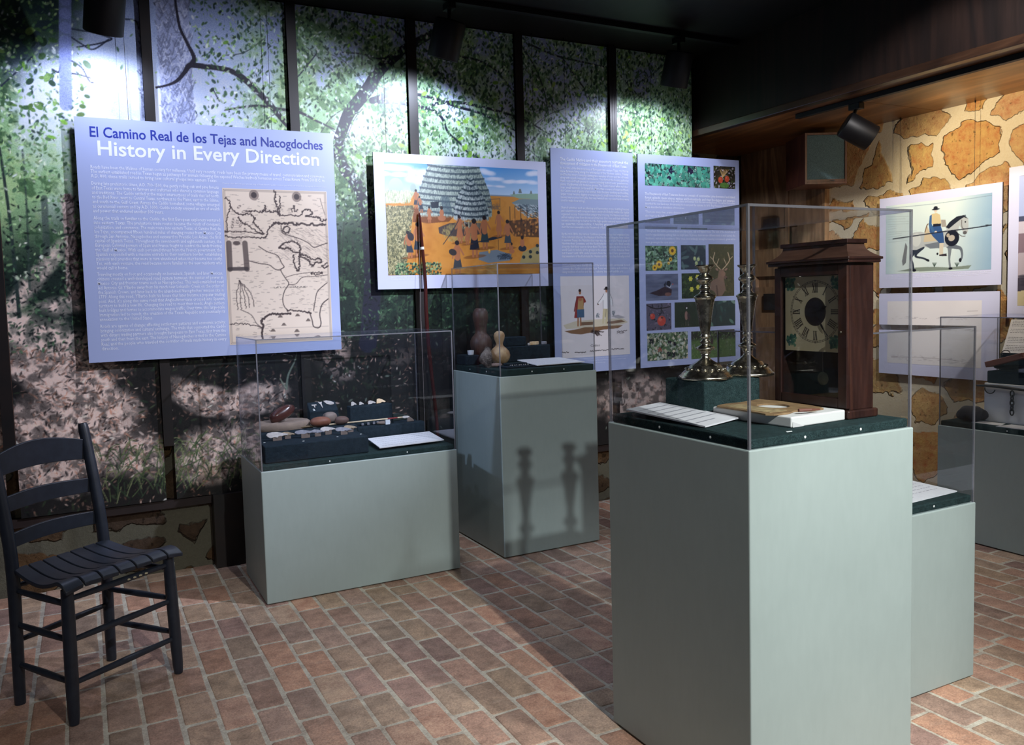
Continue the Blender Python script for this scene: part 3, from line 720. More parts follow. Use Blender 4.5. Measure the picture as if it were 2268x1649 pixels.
    c.leaves(30000, lambda u, v: min(1, (1.95 - v) * 1.6) if 1.12 < v < 1.95 else 0, 0.009, [(40, 66, 54), (24, 40, 38), (66, 98, 72), (16, 24, 28), (14, 20, 24), (96, 136, 98), (20, 34, 34)], 0.8, 0.42)
    c.leaves(1500, lambda u, v: 1 if v < 1.2 and u > 1.1 and lm(u, v) < .2 else 0, 0.012, [(52, 66, 56), (84, 98, 84), (24, 34, 34), (120, 130, 118)], 0.8, 0.4)
    trunk([(0.487,2.91), (0.482,2.656), (0.483,2.443), (0.485,2.208), (0.487,1.883)], [.150, .150, .145, .150, .16], (168, 178, 214), (118, 126, 158), (214, 220, 244), 420)
    trunk([(0.35,2.806), (0.344,2.556), (0.338,2.218)], [.035, .035, .04], (150, 160, 190), (84, 92, 118), (206, 214, 240), 60)
    c.line([(0.031,2.801), (0.013,2.478), (0.003,2.245)], [.05, .05, .052], (142, 156, 214), .75)
    c.line([(0.392,2.358), (0.447,2.376), (0.489,2.401), (0.524,2.443), (0.551,2.478), (0.614,2.478)], [.008, .010, .014, .018, .024, .024], (44, 42, 56))
    c.line([(0.551,2.478), (0.57,2.516), (0.54,2.586), (0.511,2.659), (0.497,2.785)], [.020, .018, .014, .012, .010], (44, 42, 56))
    # grass blades and a white-stemmed sapling low in the picture
    for k in range(260):
        x = R.uniform(.05, 1.0); y = R.uniform(.38, .62); q = R.uniform(-.08, .08)
        c.line([(x, y), (x + q * .5, y + R.uniform(.03, .07)), (x + q, y + R.uniform(.05, .08))], .004, R.choice([(92, 112, 72), (60, 80, 58), (140, 150, 104)]), .8)
    c.line([(0.941,0.874), (0.953,0.944), (0.989,1.013), (1.003,1.059)], [.012, .010, .007, .004], (130, 144, 130))
    c.line([(0.941,0.874), (0.911,0.928)], .006, (160, 172, 150))
    return c
LITTER = [(*(-0.129,1.121), .34, .16, -.3, .85), (*(-0.029,0.925), .26, .17, -.8, 1.0), (*(-0.202,1.413), .30, .045, .9, .6), (*(-0.061,1.327), .12, .05, 0, .75), (*(0.168,0.626), .22, .13, -.5, .75),
          (*(-0.241,0.755), .40, .16, .1, .7), (*(0.532,0.859), .20, .08, -.4, .85), (*(0.583,0.58), .26, .14, .2, .6), (*(0.158,0.802), .12, .16, .5, .55), (*(-0.125,0.552), .30, .10, 0, .6), (*(0.796,0.838), .16, .08, .1, .7),
          (*(0.113,1.065), .2, .05, .2, .3), (*(3.124,0.652), .42, .14, 0, .5), (*(2.437,1.226), .10, .06, 0, .3), (*(1.884,0.699), .3, .1, 0, .15)]
FLOWERS = [(*(1.231,0.998), .13, .12, .8), (*(1.185,1.074), .08, .10, .5), (*(1.392,1.235), .10, .04, .4), (*(1.565,1.004), .14, .05, .25), (*(0.703,1.247), .05, .03, .4)]
MUR = paint_mural()
M_MURAL = print_mat('forest photograph print', 0.38, 0.35, 150, 0.35)
cuts = [MUR_X0] + [x for a, b in BATT for x in (a - 0.001, b + 0.001)] + [MUR_X1]
mlab = ['forest mural strip at the far left frame edge, mostly outside the picture', 'forest mural strip of blue sky and dark leaves behind the ladder-back chair', 'forest mural strip with the pale pine trunk above the title panel',
        'forest mural strip with the bright haze right of the title panel', 'forest mural strip with the forking limb above the village painting', 'forest mural strip with grey-green leaves right of the village painting', 'last forest mural strip with bright green leaves beside the bulkhead']
MA = frameM('A', 4.2295)
for i in range(7):
    x0, x1 = cuts[2 * i], cuts[2 * i + 1]
    j0, j1 = int(round((x0 - MUR.u0) / MUR.st)), int(round((x1 - MUR.u0) / MUR.st)) + 1
    arr = MUR.a[:, j0:j1]
    t = thing('forest_mural_strip', ((x0 + x1) / 2, 4.23, MUR_Z0), mlab[i], 'mural', 'forest mural strips')
    MB().box(x0, x1, 4.230, 4.236, MUR_Z0, MUR_Z1).build('backing_board', M_BATTEN, t)
    print_mesh('printed_forest', arr, (x0, x1, MUR.v0, MUR.v1), MA, M_MURAL, t)

# ---------------------------------------------------------------- hanging information panels
M_PBLUE = NT('lavender blue printed panel', 0.33, (172, 184, 224), 0, 0.4).m
M_PPALE = NT('pale lavender printed panel', 0.36, (206, 210, 238), 0, 0.4).m
M_PCORE = NT('black foam board core', 0.7, (18, 20, 24)).m
M_TWHITE = NT('white lettering', 0.5, (236, 240, 255)).m
M_TBLUE = NT('blue lettering', 0.5, (26, 48, 150)).m
M_TBLACK = NT('black lettering', 0.5, (30, 30, 34)).m
M_PRINT = print_mat('printed photograph', 0.33, 0.0, 120, 0.4)
M_WIRE = NT('dark hanging wire', 0.5, (40, 40, 44)).m
DA, DB = 4.176, 4.578
FA, FB = frameM('A', DA), frameM('B', DB)
def join_text(name, rows, M, mat, parent, size, bold=0.0, lift=0.0008):
    """rows = (string, u0, u1 or None, v): every row is set at the given size and stretched to its measure"""
    V = []; F = []
    for body, u0, u1, v in rows:
        cu = bpy.data.curves.new('t', 'FONT'); cu.body = body; cu.size = size; cu.resolution_u = 1 if size < .03 else 3; cu.offset = bold
        t = bpy.data.objects.new('t', cu); COL.objects.link(t)
        dg = bpy.context.evaluated_depsgraph_get()
        me = bpy.data.meshes.new_from_object(t.evaluated_get(dg))
        COL.objects.unlink(t); bpy.data.objects.remove(t); bpy.data.curves.remove(cu)
        n = len(me.vertices)
        if n == 0: continue
        co = np.empty(n * 3, np.float32); me.vertices.foreach_get('co', co); co = co.reshape(-1, 3)
        sx = 1.0 if u1 is None else (u1 - u0) / (co[:, 0].max() - co[:, 0].min())
        o = len(V)
        for x, y, z in co: V.append(M @ Vector((u0 + x * sx, v + y, lift)))
        for p in me.polygons: F.append(tuple(o + i for i in p.vertices))
        bpy.data.meshes.remove(me)
    org = ORG.get(parent.name, (0, 0, 0))
    me = bpy.data.meshes.new(name); me.from_pydata([tuple(p - Vector(org)) for p in V], [], F); me.materials.append(mat); me.update()
    o = bpy.data.objects.new(name, me); COL.objects.link(o); o.parent = parent; ORG[o.name] = org
    return o
def para(lines, u0, u1, v, lead, last=0.5):
    rows = []
    for i, l in enumerate(lines):
        full = i < len(lines) - 1 or last >= 1
        rows.append((l, u0, u1 if full else u0 + (u1 - u0) * last, v - i * lead))
    return rows
def board(wall, rect, label, mat, wires, wtop, thick=0.012, cat='information panel', group=None):
    u0, u1, v0, v1 = rect
    F = FA if wall == 'A' else FB
    c = F @ Vector(((u0 + u1) / 2, v0, 0))
    t = thing('information_panel', tuple(c), label, cat, group)
    b = MB(); b.M = F
    b.box(u0, u1, v0, v1, -0.0035, 0.0).build('printed_face', mat, t)
    b = MB(); b.M = F
    b.box(u0 + .0004, u1 - .0004, v0 + .0004, v1 - .0004, -thick, -0.0036).build('backing_board', M_PCORE, t)
    for w_ in wires:
        b = MB(); P0 = F @ Vector((w_, v1 - 0.02, -thick - .004)); P1 = Vector((P0.x, P0.y, wtop))
        b.tube([P0, P1], 0.0011, 6).build('hanging_wire', M_WIRE, t)
        b = MB().tube([Vector((P0.x, P0.y, wtop - .012)), P1], 0.004, 8); b.build('wire_clip', M_BLACK, t)
    return t
def rows_px(items, size): return items
# ---- 1 title panel
P1R = (0.031, 1.2285, 1.067, 2.186)
T1 = board('A', P1R, 'large lavender panel titled History in Every Direction, with an old map', M_PBLUE, (0.26, 0.92), ZC)
join_text('blue_title', [('El Camino Real de los Tejas and Nacogdoches', (0.089,2.102)[0] , (1.169,2.104)[0], (0.284,2.1)[1])], FA, M_TBLUE, T1, 0.066, 0.0009)['label'] = 'blue title line'
join_text('white_title', [('History in Every Direction', (0.115,2.014)[0], (1.144,2.021)[0], (0.116,2.018)[1])], FA, M_TWHITE, T1, 0.094, 0.0016)['label'] = 'large white title line'
a0, a1 = (0.086,1.958)[0], (1.175,1.957)[0]
join_text('intro_text', para(['Roads have been the lifelines of human society for millennia. Until very recently, roads have been the primary means of travel, communication and commerce.',
  'The earliest established road in Texas began as pathways for animals following the exposed Weches bedrock formation across Texas Rivers. From 500 B.C. to',
  'A.D. 800, these trails served to bring new cultural groups into eastern Texas.'], a0, a1, (0.086,1.956)[1], 0.0205, 0.51), FA, M_TWHITE, T1, 0.0232, 0.00015)
b0, b1 = a0, (0.645,1.868)[0]
LD = 0.0205
blocks = [
 (['During late prehistoric times, A.D. 700-1500, the gently rolling oak and pine forests', 'of East Texas were home to farmers and craftsmen who shared a common language', 'and traditions. The Caddo settled at the major intersections of trails that led north',
   'to the Red River, west to Central Texas, northwest to the Plains, east to the Sabine,', 'and south to the Gulf Coast. Across the Caddo homeland, some villages emerged', 'as ceremonial centers and by A.D. 1000, Caddo society enjoyed an era of wealth', 'and power that endured another 500 years.'], (0.087,1.882)[1], .54),
 (['Along the trails so familiar to the Caddo, the first European explorers ventured', 'into eastern Texas. The prehistoric trade routes became the roads of conquest,', 'colonization, and commerce. The main route into eastern Texas, el Camino Real de',
   'los Tejas, encompassed fifteen hundred miles of changing routes from Mexico City', 'through San Antonio, Nacogdoches and eastward to Presidio Los Adaes, the first', 'capital of Spanish Texas. Throughout the seventeenth and eighteenth century, the',
   'European Colonial powers of Spain and France fought to control the lands fronting', 'the Gulf of Mexico. With each perceived threat from the French government, the', 'Spanish responded with a massive entrada to their northern border, establishing',
   'missions and presidios that were in turn abandoned when they became too costly.', 'Yet, with each venture, the road became more familiar to the new residents who', 'would call it home.'], (0.084,1.724)[1], .24),
 (['Traveling mostly on foot and occasionally on horseback, Spanish, and later Mexican,', 'citizens created a well-developed road system between the center of power in', 'Mexico City and frontier towns such as Nacogdoches. This well-established road',
   "led Antonio Gil Y'Barbo away from his ranch near Lobanillo Creek on the order of", "the Spanish Crown, and later back to the abandoned Nacogdoches' mission site in", "1779. Along this road, Y'Barbo built his house that later became a popular trading",
   "post. And, it's along this same road that Anglo-Americans crossed into Spanish", 'territory to build a new life. Changing the road to meet their needs, Anglo settlers', 'built bridges and ferries to accommodate wagon traffic. Over time, this large-scale',
   'immigration led to revolt, the creation of the Texas Republic and eventually its', 'annexation to the United States.'], (0.083,1.466)[1], .41),
 (['Roads are agents of change: affecting settlement patterns and economic activity;', 'bringing colonization and cultural exchange. The trails that connected the Caddo', 'with distant trading partners also brought Europeans to East Texas; first from the',
   'south and then from the east. The history of Nacogdoches is tied to the Camino', 'Real, and the people who traveled the corridor of trails made history in every', 'direction.'], (0.082,1.226)[1], .13)]
for ls, v, last in blocks:
    ld = {7: .0208, 12: .0208, 11: .0208, 6: .0208}[len(ls)]
    join_text('text_paragraph', para(ls, b0, b1, v, ld, last), FA, M_TWHITE, T1, 0.0232, 0.00015)
# the old map
def paint_map():
    m0, m1 = (0.662,1.888), (1.178,1.118)
    c = Paint(m0[0], (1.182,1.891)[0] , m1[1], m0[1], 0.0028, (226, 208, 190), 9)
    n = c.noise(.25, 3, seed=8)
    c.mixmask(np.clip(n - .45, 0, 1) * .9, (236, 222, 204)); c.mixmask(np.clip(c.noise(.3, 2, seed=5) - .5, 0, 1) * .9, (206, 190, 168))
    ink = (70, 58, 58); L = lambda p, w=.0035, a=.85, col=ink, s=True: c.line(p, w, col, a, s)
    for x in (0.006, 0.012):
        L([(c.u0 + x, c.v0 + x), (c.u1 - x, c.v0 + x), (c.u1 - x, c.v1 - x), (c.u0 + x, c.v1 - x), (c.u0 + x, c.v0 + x)], .002, .6, s=False)
    R = random.Random(2)
    def rough(p, w=.004, amp=.004, a=.9):
        q, _ = crv(p, None, 8); L([(x + R.uniform(-amp, amp), y + R.uniform(-amp, amp)) for x, y in q], w, a, s=False)
    rough([(0.675,1.841), (0.693,1.823), (0.697,1.798), (0.686,1.768), (0.674,1.722), (0.677,1.681), (0.666,1.676)])
    rough([(0.697,1.803), (0.721,1.773), (0.75,1.759), (0.776,1.769), (0.8,1.755), (0.815,1.745), (0.804,1.724), (0.828,1.698), (0.852,1.668), (0.817,1.678), (0.778,1.708), (0.748,1.723), (0.729,1.748)], .005)
    rough([(0.666,1.676), (0.716,1.676), (0.776,1.673), (0.852,1.665)], .004)
    for (x, y) in ((205, 240), (250, 285), (140, 370), (180, 380), (130, 420), (210, 410), (250, 455)):
        q = (0.639,1.922); c.ell(c.u0 + (x - 50) / 1055.0 * (c.u1 - c.u0), c.v1 - (y - 70) / 1460.0 * (c.v1 - c.v0), .011, .006, ink, R.uniform(0, 3), .7); c.ell(c.u0 + (x - 50) / 1055.0 * (c.u1 - c.u0), c.v1 - (y - 70) / 1460.0 * (c.v1 - c.v0), .008, .004, (226, 208, 190), R.uniform(0, 3), .9)
    rough([(0.776,1.775), (0.807,1.78), (0.842,1.776), (0.863,1.782), (0.894,1.777), (0.914,1.778), (0.935,1.768)], .005, .006)
    rough([(0.917,1.887), (0.917,1.84), (0.926,1.809), (0.929,1.762)], .006, .006); rough([(0.939,1.856), (0.941,1.81), (0.934,1.763), (0.976,1.763), (1.04,1.762), (1.057,1.786), (1.084,1.792), (1.103,1.777), (1.089,1.766), (1.067,1.76)], .005)
    rough([(1.067,1.76), (1.104,1.758), (1.137,1.751), (1.152,1.735), (1.175,1.746)], .006)
    rough([(0.863,1.782), (0.867,1.808), (0.868,1.782)], .004); rough([(0.996,1.78), (1.01,1.811), (1.012,1.785), (1.031,1.791)], .004); L([(1.147,1.852), (1.156,1.815), (1.17,1.767)], .002)
    rough([(0.663,1.656), (0.7,1.647), (0.765,1.649), (0.826,1.646), (0.862,1.652), (0.874,1.689), (0.896,1.71), (0.906,1.721)], .005)
    rough([(0.904,1.72), (0.953,1.722), (1.017,1.719), (1.092,1.718), (1.174,1.717)], .009, .006)
    for cx_, cy_ in ((0.813,1.858), (1.026,1.856)): 
        c.ell(cx_, cy_, .024, .026, (120, 104, 98), 0, .7); c.ell(cx_, cy_, .014, .015, (52, 44, 48), 0, .8)
    # great lakes
    rough([(0.927,1.6), (0.954,1.619), (0.991,1.63), (1.023,1.617), (1.033,1.595), (1.026,1.574), (0.994,1.58), (0.974,1.598), (0.948,1.593), (0.927,1.6)], .006)
    rough([(0.996,1.564), (0.997,1.527), (1.006,1.49), (1.02,1.487), (1.027,1.527), (1.026,1.561)], .006)
    rough([(1.026,1.569), (1.058,1.558), (1.095,1.54), (1.133,1.545), (1.135,1.523), (1.11,1.523), (1.093,1.505), (1.073,1.532), (1.041,1.553), (1.026,1.569)], .006)
    rough([(1.173,1.52), (1.142,1.504), (1.158,1.494), (1.173,1.504)], .005); rough([(1.086,1.47), (1.114,1.472), (1.144,1.469), (1.113,1.461), (1.086,1.465), (1.086,1.47)], .004)
    rough([(0.952,1.69), (0.963,1.708), (0.984,1.695), (0.972,1.674), (0.952,1.679), (0.952,1.69)], .005); L([(0.94,1.71), (0.946,1.674), (0.982,1.659), (1.035,1.643), (1.077,1.622), (1.103,1.601), (1.142,1.612), (1.175,1.623)], .004)
    # rivers
    L([(0.824,1.605), (0.864,1.579), (0.915,1.559), (0.934,1.522), (0.946,1.501), (0.929,1.485), (0.951,1.443), (0.966,1.416), (0.943,1.379), (0.932,1.337), (0.939,1.3), (0.959,1.278)], .004)
    L([(0.774,1.533), (0.82,1.52), (0.871,1.512), (0.901,1.49), (0.929,1.485)], .004); L([(0.966,1.411), (1.003,1.415), (1.037,1.447), (1.096,1.451), (1.168,1.458)], .003); L([(0.951,1.448), (1.005,1.463), (1.081,1.473)], .0025)
    L([(1.166,1.418), (1.115,1.376), (1.099,1.328), (1.088,1.274)], .004); L([(1.168,1.334), (1.134,1.305), (1.12,1.257), (1.124,1.208), (1.112,1.186), (1.085,1.193), (1.078,1.226), (1.066,1.269)], .005)
    rough([(0.949,1.281), (0.997,1.277), (1.05,1.269), (1.072,1.264)], .006); rough([(0.969,1.264), (0.922,1.264), (0.869,1.263), (0.837,1.245), (0.821,1.233), (0.828,1.204), (0.818,1.157)], .009, .004)
    for k in range(5):
        rough([(0.724,1.435), (((0.706,1.364)[0] + k * .018), (0.706,1.364)[1]), (((0.707,1.281)[0] + k * .020), (0.707,1.291)[1] + k * .004)], .003)
    L([(0.722,1.291), (0.772,1.263), (0.795,1.221), (0.82,1.199)], .003); rough([(0.669,1.223), (0.719,1.221), (0.769,1.214), (0.82,1.196)], .004)
    # cartouche
    for (p, q) in (((0.681,1.62), (0.68,1.492)), ((0.758,1.62), (0.762,1.492))): c.line([p, q], .026, (84, 72, 70), .8)
    c.line([(0.677,1.493), (0.762,1.494)], .018, (60, 52, 54), .8); c.ell(*(0.718,1.62), .018, .010, ink, 0, .8)
    for k in range(14): L([(0.696,1.595)[0:1] + (c.v1 - .165 - k * .0085,), ((0.745,1.595)[0], c.v1 - .165 - k * .0085)], .002, .4, s=False)
    for k in range(520):
        u = R.uniform(c.u0 + .02, c.u1 - .02); v = R.uniform(c.v0 + .02, c.v1 - .02)
        if v < (0.911,1.258)[1] and u > (0.865,1.931)[0]: continue
        w_ = R.uniform(.006, .02); L([(u, v), (u + w_, v + R.uniform(-.003, .003))], .0022, R.uniform(.2, .6), s=False)
    for k in range(150):
        u = R.uniform((0.922,1.934)[0], c.u1 - .02); v = R.uniform((0.62,1.539)[1], (0.628,1.701)[1]); L([(u, v), (u + .02, v - .014)], .0018, .35, s=False)
    for (x, y) in ((1.004,1.252), (1.058,1.225), (0.876,1.18), (0.997,1.173), (0.932,1.207), (0.916,1.249)):
        c.poly([(x - .014, y - .004), (x + .014, y - .004), (x + .004, y + .010), (x - .004, y + .010)], (100, 86, 80), .9)
    for y in (1390, 1465): L([(0.865,1.931)[0:1] + (c.v1 - (y - 70) / 1460.0 * (c.v1 - c.v0),), (c.u1 - .02, c.v1 - (y - 70) / 1460.0 * (c.v1 - c.v0))], .0018, .4, s=False)
    return c
cm = paint_map(); FP = lambda lift, wall='A': frameM(wall, (DA if wall == 'A' else DB) - lift)
print_mesh('printed_map', cm.a, (cm.u0, cm.u1, cm.v0, cm.v1), FP(.0006), M_PRINT, T1)['label'] = 'sepia map of lakes, rivers and coast'
join_text('map_name', [('LA LOUISIANNE', (0.888,1.932)[0], (1.053,1.939)[0], (0.613,1.394)[1])], FA, M_INKD, T1, 0.012, 0, .0012)
join_text('caption', [('Courtesy of the Bibliotheque nationale, map of North America and the northern part of the gulf, drawn from the reports of several voyages', (0.664,1.906)[0], (1.182,1.898)[0], (0.9,1.908)[1])], FA, M_TWHITE, T1, 0.009)
# ---- 2 village painting
P2R = (1.443, 2.507, 1.377, 2.104)
T2 = board('A', P2R, 'pale panel with a coloured painting of a thatched village', M_PPALE, (1.525, 2.44), ZC)
def paint_village():
    p0, p1 = (1.494,2.056), (2.449,1.444)
    c = Paint((1.503,2.056)[0], (2.448,1.444)[0], (1.762,1.45)[1], (1.755,2.056)[1] - 0.0, 0.0028, (206, 140, 60), 3)
    U, V = c.U, c.V; R = random.Random(6)
    hz = (1.828,1.902)[1]
    n = c.noise(.30, 4, 2.0, seed=2); n2 = c.noise(.05, 3, seed=3)
    sky = V > hz
    t = np.clip((V - hz) / (c.v1 - hz), 0, 1)
    c.a[sky] = (np.array((190, 214, 240)) * (1 - t[sky, None]) + np.array((84, 150, 214)) * t[sky, None]) / 255
    c.mixmask(np.clip((n - .48) * 6, 0, 1) * sky * .75, (206, 216, 240))
    for (x, y), w_, h in (((1.572,2.025), .09, .016), ((1.543,1.993), .07, .012), ((1.704,2.004), .05, .02), ((2.122,2.029), .05, .014), ((2.152,1.991), .05, .010), ((2.285,1.98), .06, .010), ((2.413,2.035), .05, .014), ((1.703,1.964), .06, .02), ((2.4,1.982), .07, .010), ((2.162,1.95), .05, .006)):
        for k in range(9): c.ell(x + R.uniform(-w_, w_), y + R.uniform(-h, h) * .6, w_ * .5, h * .8, (226, 230, 248), 0, .5, .9)
    c.mixmask(np.clip((n2 - .4) * 2, 0, 1) * (~sky), (184, 116, 44)); c.mixmask(np.clip((n - .5) * 4, 0, 1) * (~sky) * .6, (222, 168, 96))
    c.line([(c.u0, hz - .002), (c.u1, hz - .004)], .008, (120, 150, 180), .8, False)
    def dome(cx, base, top, wb, wt, rows, lo, hi, dk, k=1.0):
        pts = []
        N = 14
        for i in range(N + 1):
            t = i / N; pts.append((cx[0] + (cx[1] - cx[0]) * t + (wb + (wt - wb) * t ** 1.6 + .14 * wb * math.sin(t * 3.0) * (1 - t)), base + (top - base) * t))
        rt = pts; lf = [(2 * (cx[0] + (cx[1] - cx[0]) * i / N) - p[0], p[1]) for i, p in enumerate(pts)]
        c.poly(rt + lf[::-1], lo)
        inside = lambda u, v: base <= v <= top and abs(u - (cx[0] + (cx[1] - cx[0]) * (v - base) / (top - base))) < (rt[min(N, int((v - base) / (top - base) * N + .5))][0] - (cx[0] + (cx[1] - cx[0]) * (v - base) / (top - base)))
        W = wb * 1.3
        for q in range(int(5200 * k)):
            u = cx[0] + R.uniform(-W, W); v = R.uniform(base, top)
            if inside(u, v):
                s_ = (u - cx[0]) / W; col = hi if R.random() < .55 - s_ * .25 else (lo if R.random() < .6 else dk)
                c.line([(u, v), (u + s_ * .002, v - .010)], .0028, col, .55, False)
        for r in range(rows):
            v = base + (top - base) * (r + .6) / rows; i = min(N, int((v - base) / (top - base) * N + .5)); uc = cx[0] + (cx[1] - cx[0]) * (v - base) / (top - base); hw = rt[i][0] - uc
            for q in range(int(hw * 2 / .0035)):
                u = uc - hw + q * .0035; sag = .012 * (((u - uc) / hw) ** 2)
                c.line([(u, v + sag), (u + .001, v + sag - R.uniform(.004, .010))], .004, dk, .85, False)
    c.ell(*(1.566,1.928), .042, .046, (170, 196, 186)); c.ell(*(1.665,1.923), .018, .024, (160, 180, 170)); 
    for (x, y), s_ in (((2.33,1.925), .012), ((2.403,1.922), .008), ((2.289,1.917), .007)): c.poly([(x - s_, y - .008), (x + s_, y - .008), (x + s_ * .4, y + s_ * 1.4), (x - s_ * .4, y + s_ * 1.4)], (112, 120, 118))
    # pale fields and the corn
    c.poly([(1.49,1.895), (1.643,1.905), (1.681,1.899), (1.646,1.869), (1.598,1.841), (1.488,1.834)], (190, 196, 160))
    for q in range(500):
        u, v = R.uniform(c.u0, (1.66,2.108)[0]), R.uniform((1.444,1.837)[1], (1.446,1.894)[1])
        if u < (1.67,2.109)[0] - max(0, ((1.446,1.889)[1] - v)) * .6: c.line([(u, v), (u + R.uniform(-.003, .003), v + .014)], .003, R.choice([(210, 216, 180), (150, 166, 130), (224, 226, 200)]), .8, False)
    c.poly([(2.262,1.907), (2.327,1.913), (2.462,1.918), (2.461,1.884), (2.326,1.885), (2.294,1.893)], (140, 170, 150))
    c.poly([(1.659,1.817), (1.727,1.823), (1.903,1.777), (1.872,1.745), (1.772,1.736), (1.656,1.739)], (118, 66, 34), .9)
    c.poly([(1.806,1.712), (1.872,1.736), (1.973,1.746), (2.087,1.739), (2.106,1.688), (2.022,1.669), (1.869,1.663), (1.81,1.68)], (62, 56, 62), .9)
    for q in range(500):
        a = R.uniform(0, 6.28); r = R.uniform(.6, 1.15); x, y = (1.925,1.686); u, v = x + math.cos(a) * .085 * r, y + math.sin(a) * .045 * r - .008
        c.line([(u, v), (u + R.uniform(-.006, .006), v + .010)], .003, R.choice([(160, 146, 92), (130, 120, 80), (186, 170, 110)]), .5, False)
    g = lambda x, y: None
    bx = (1.915,2.122)[0]
    dome(((1.918,2.122)[0], (1.913,2.122)[0]), (1.906,1.777)[1], (1.915,2.056)[1], (2.136,2.134)[0] - (1.918,2.122)[0], (2.066,2.13)[0] - (1.913,2.122)[0], 9, (140, 156, 148), (198, 212, 200), (58, 74, 86), 1.6)
    c.poly([(1.763,1.85), (1.814,1.854), (1.81,1.82), (1.77,1.817)], (24, 38, 54))
    c.poly([(1.827,1.884), (1.877,1.881), (1.898,1.777), (1.834,1.803)], (70, 92, 104), .6)
    dome(((2.012,2.127)[0], (2.012,2.127)[0]), (1.999,1.761)[1], (2.007,1.991)[1], ((2.12,2.133)[0] - (1.905,2.121)[0]) / 2 * 1.0, .012, 8, (120, 138, 138), (206, 216, 214), (36, 52, 66), 1.3)
    for q in range(30):
        x = R.uniform((1.955,2.124)[0], (2.099,2.132)[0]); c.line([(x, (1.44,1.75)[1]), (x, (1.439,1.711)[1])], .0028, (196, 200, 170), .5, False)
    # corn field
    c.poly([(1.494,1.817), (1.659,1.83), (1.651,1.745), (1.626,1.696), (1.599,1.62), (1.586,1.532), (1.626,1.453), (1.479,1.454)], (112, 110, 80))
    for q in range(2600):
        v = R.uniform(c.v0, (1.443,1.816)[1]); lim = (1.665,2.108)[0] - ((1.443,1.816)[1] - v) * .18; u = R.uniform(c.u0, lim)
        c.line([(u, v), (u + R.uniform(-.005, .005), v + R.uniform(.006, .012)), (u + R.uniform(-.01, .01), v + R.uniform(.004, .012))], .0028, R.choice([(186, 178, 130), (214, 206, 160), (140, 136, 96), (70, 74, 56), (96, 100, 74)]), .85, False)
    for q in range(360):
        u, v = R.uniform((1.547,2.102)[0], (1.816,2.116)[0]), R.uniform(c.v0, (1.431,1.519)[1])
        if R.random() < .8: c.ell(u, v, .006, .004, R.choice([(96, 130, 90), (50, 84, 62), (150, 180, 130), (30, 50, 44)]), R.uniform(0, 3), .9)
    # brush arbour
    c.poly([(2.271,1.86), (2.326,1.883), (2.46,1.884), (2.458,1.817), (2.389,1.799)], (120, 140, 146))
    for q in range(320):
        u, v = R.uniform((2.285,2.142)[0], c.u1), R.uniform((1.442,1.781)[1], (1.445,1.855)[1])
        if v > (1.444,1.837)[1] - (u - (2.28,2.141)[0]) * .62: c.line([(u, v), (u + .010, v - .005)], .0036, R.choice([(206, 216, 220), (70, 86, 98), (170, 184, 190), (44, 58, 72)]), .8, False)
    for x in (1622, 1688, 1765, 1850): c.line([((2.259,2.14)[0] + (x - 1622) / 381.0 * (c.u1 - (2.259,2.14)[0]), (1.444,1.837)[1]), ((2.259,2.14)[0] + (x - 1622) / 381.0 * (c.u1 - (2.259,2.14)[0]), (1.44,1.733)[1])], .004, (48, 40, 44), .9, False)
    c.poly([(2.235,1.756), (2.457,1.774), (2.454,1.663), (2.287,1.667), (2.245,1.704)], (66, 44, 34), .8)
    for q in range(60):
        u, v = R.uniform((2.269,2.141)[0], c.u1), R.uniform((1.437,1.672)[1], (1.441,1.768)[1]); c.ell(u, v, .006, .008, R.choice([(190, 120, 60), (150, 96, 54), (50, 36, 36), (214, 150, 80)]), 0, .7)
    c.poly([(2.055,1.576), (2.166,1.59), (2.262,1.562), (2.25,1.529), (2.111,1.515), (2.049,1.534)], (112, 136, 160), .9)
    for q in range(70): c.line([(2.144,1.562) if q < 0 else (R.uniform((2.167,2.135)[0], (2.269,2.141)[0]), R.uniform((1.432,1.532)[1], (1.433,1.572)[1]))] + [(R.uniform((2.167,2.135)[0], (2.269,2.141)[0]), R.uniform((1.432,1.532)[1], (1.433,1.572)[1]))], .0028, R.choice([(30, 40, 56), (96, 116, 136)]), .6, False)
    c.ell(*(2.118,1.583), .008, .014, (240, 170, 70), 0, .9); c.ell(*(2.118,1.59), .004, .010, (255, 210, 120), 0, .9)
    c.poly([(2.339,1.576), (2.453,1.62), (2.449,1.489), (2.315,1.514)], (142, 150, 116), .7)
    for p in ((2.389,1.579), (2.437,1.615), (2.388,1.55), (2.436,1.574), (2.343,1.548)): c.ell(*p, .011, .010, (34, 48, 56), 0, .95)
    def person(x, y, h, skirt=(44, 56, 70), bare=True, lean=0.0, sit=False):
        sk = (176, 112, 76)
        if sit:
            c.ell(x, y + h * .25, h * .30, h * .20, skirt); c.ell(x, y + h * .6, h * .16, h * .26, sk); c.ell(x, y + h * .95, h * .11, h * .13, (40, 30, 32)); return
        c.ell(x + lean * .2, y - .002, h * .34, h * .05, (120, 70, 36), .1, .6)
        c.line([(x - h * .05, y), (x - h * .05, y + h * .3)], h * .07, sk, 1, False); c.line([(x + h * .06, y), (x + h * .06, y + h * .3)], h * .07, sk, 1, False)
        c.poly([(x - h * .15, y + h * .18), (x + h * .15, y + h * .18), (x + h * .09 + lean * .5, y + h * .52), (x - h * .09 + lean * .5, y + h * .52)], skirt)
        c.line([(x + lean * .5, y + h * .52), (x + lean, y + h * .80)], h * .19, sk, 1, False); c.line([(x + lean - h * .10, y + h * .78), (x + lean - h * .16, y + h * .5)], h * .05, sk, 1, False)
        c.line([(x + lean + h * .1, y + h * .78), (x + lean + h * .2, y + h * .6)], h * .05, sk, 1, False)
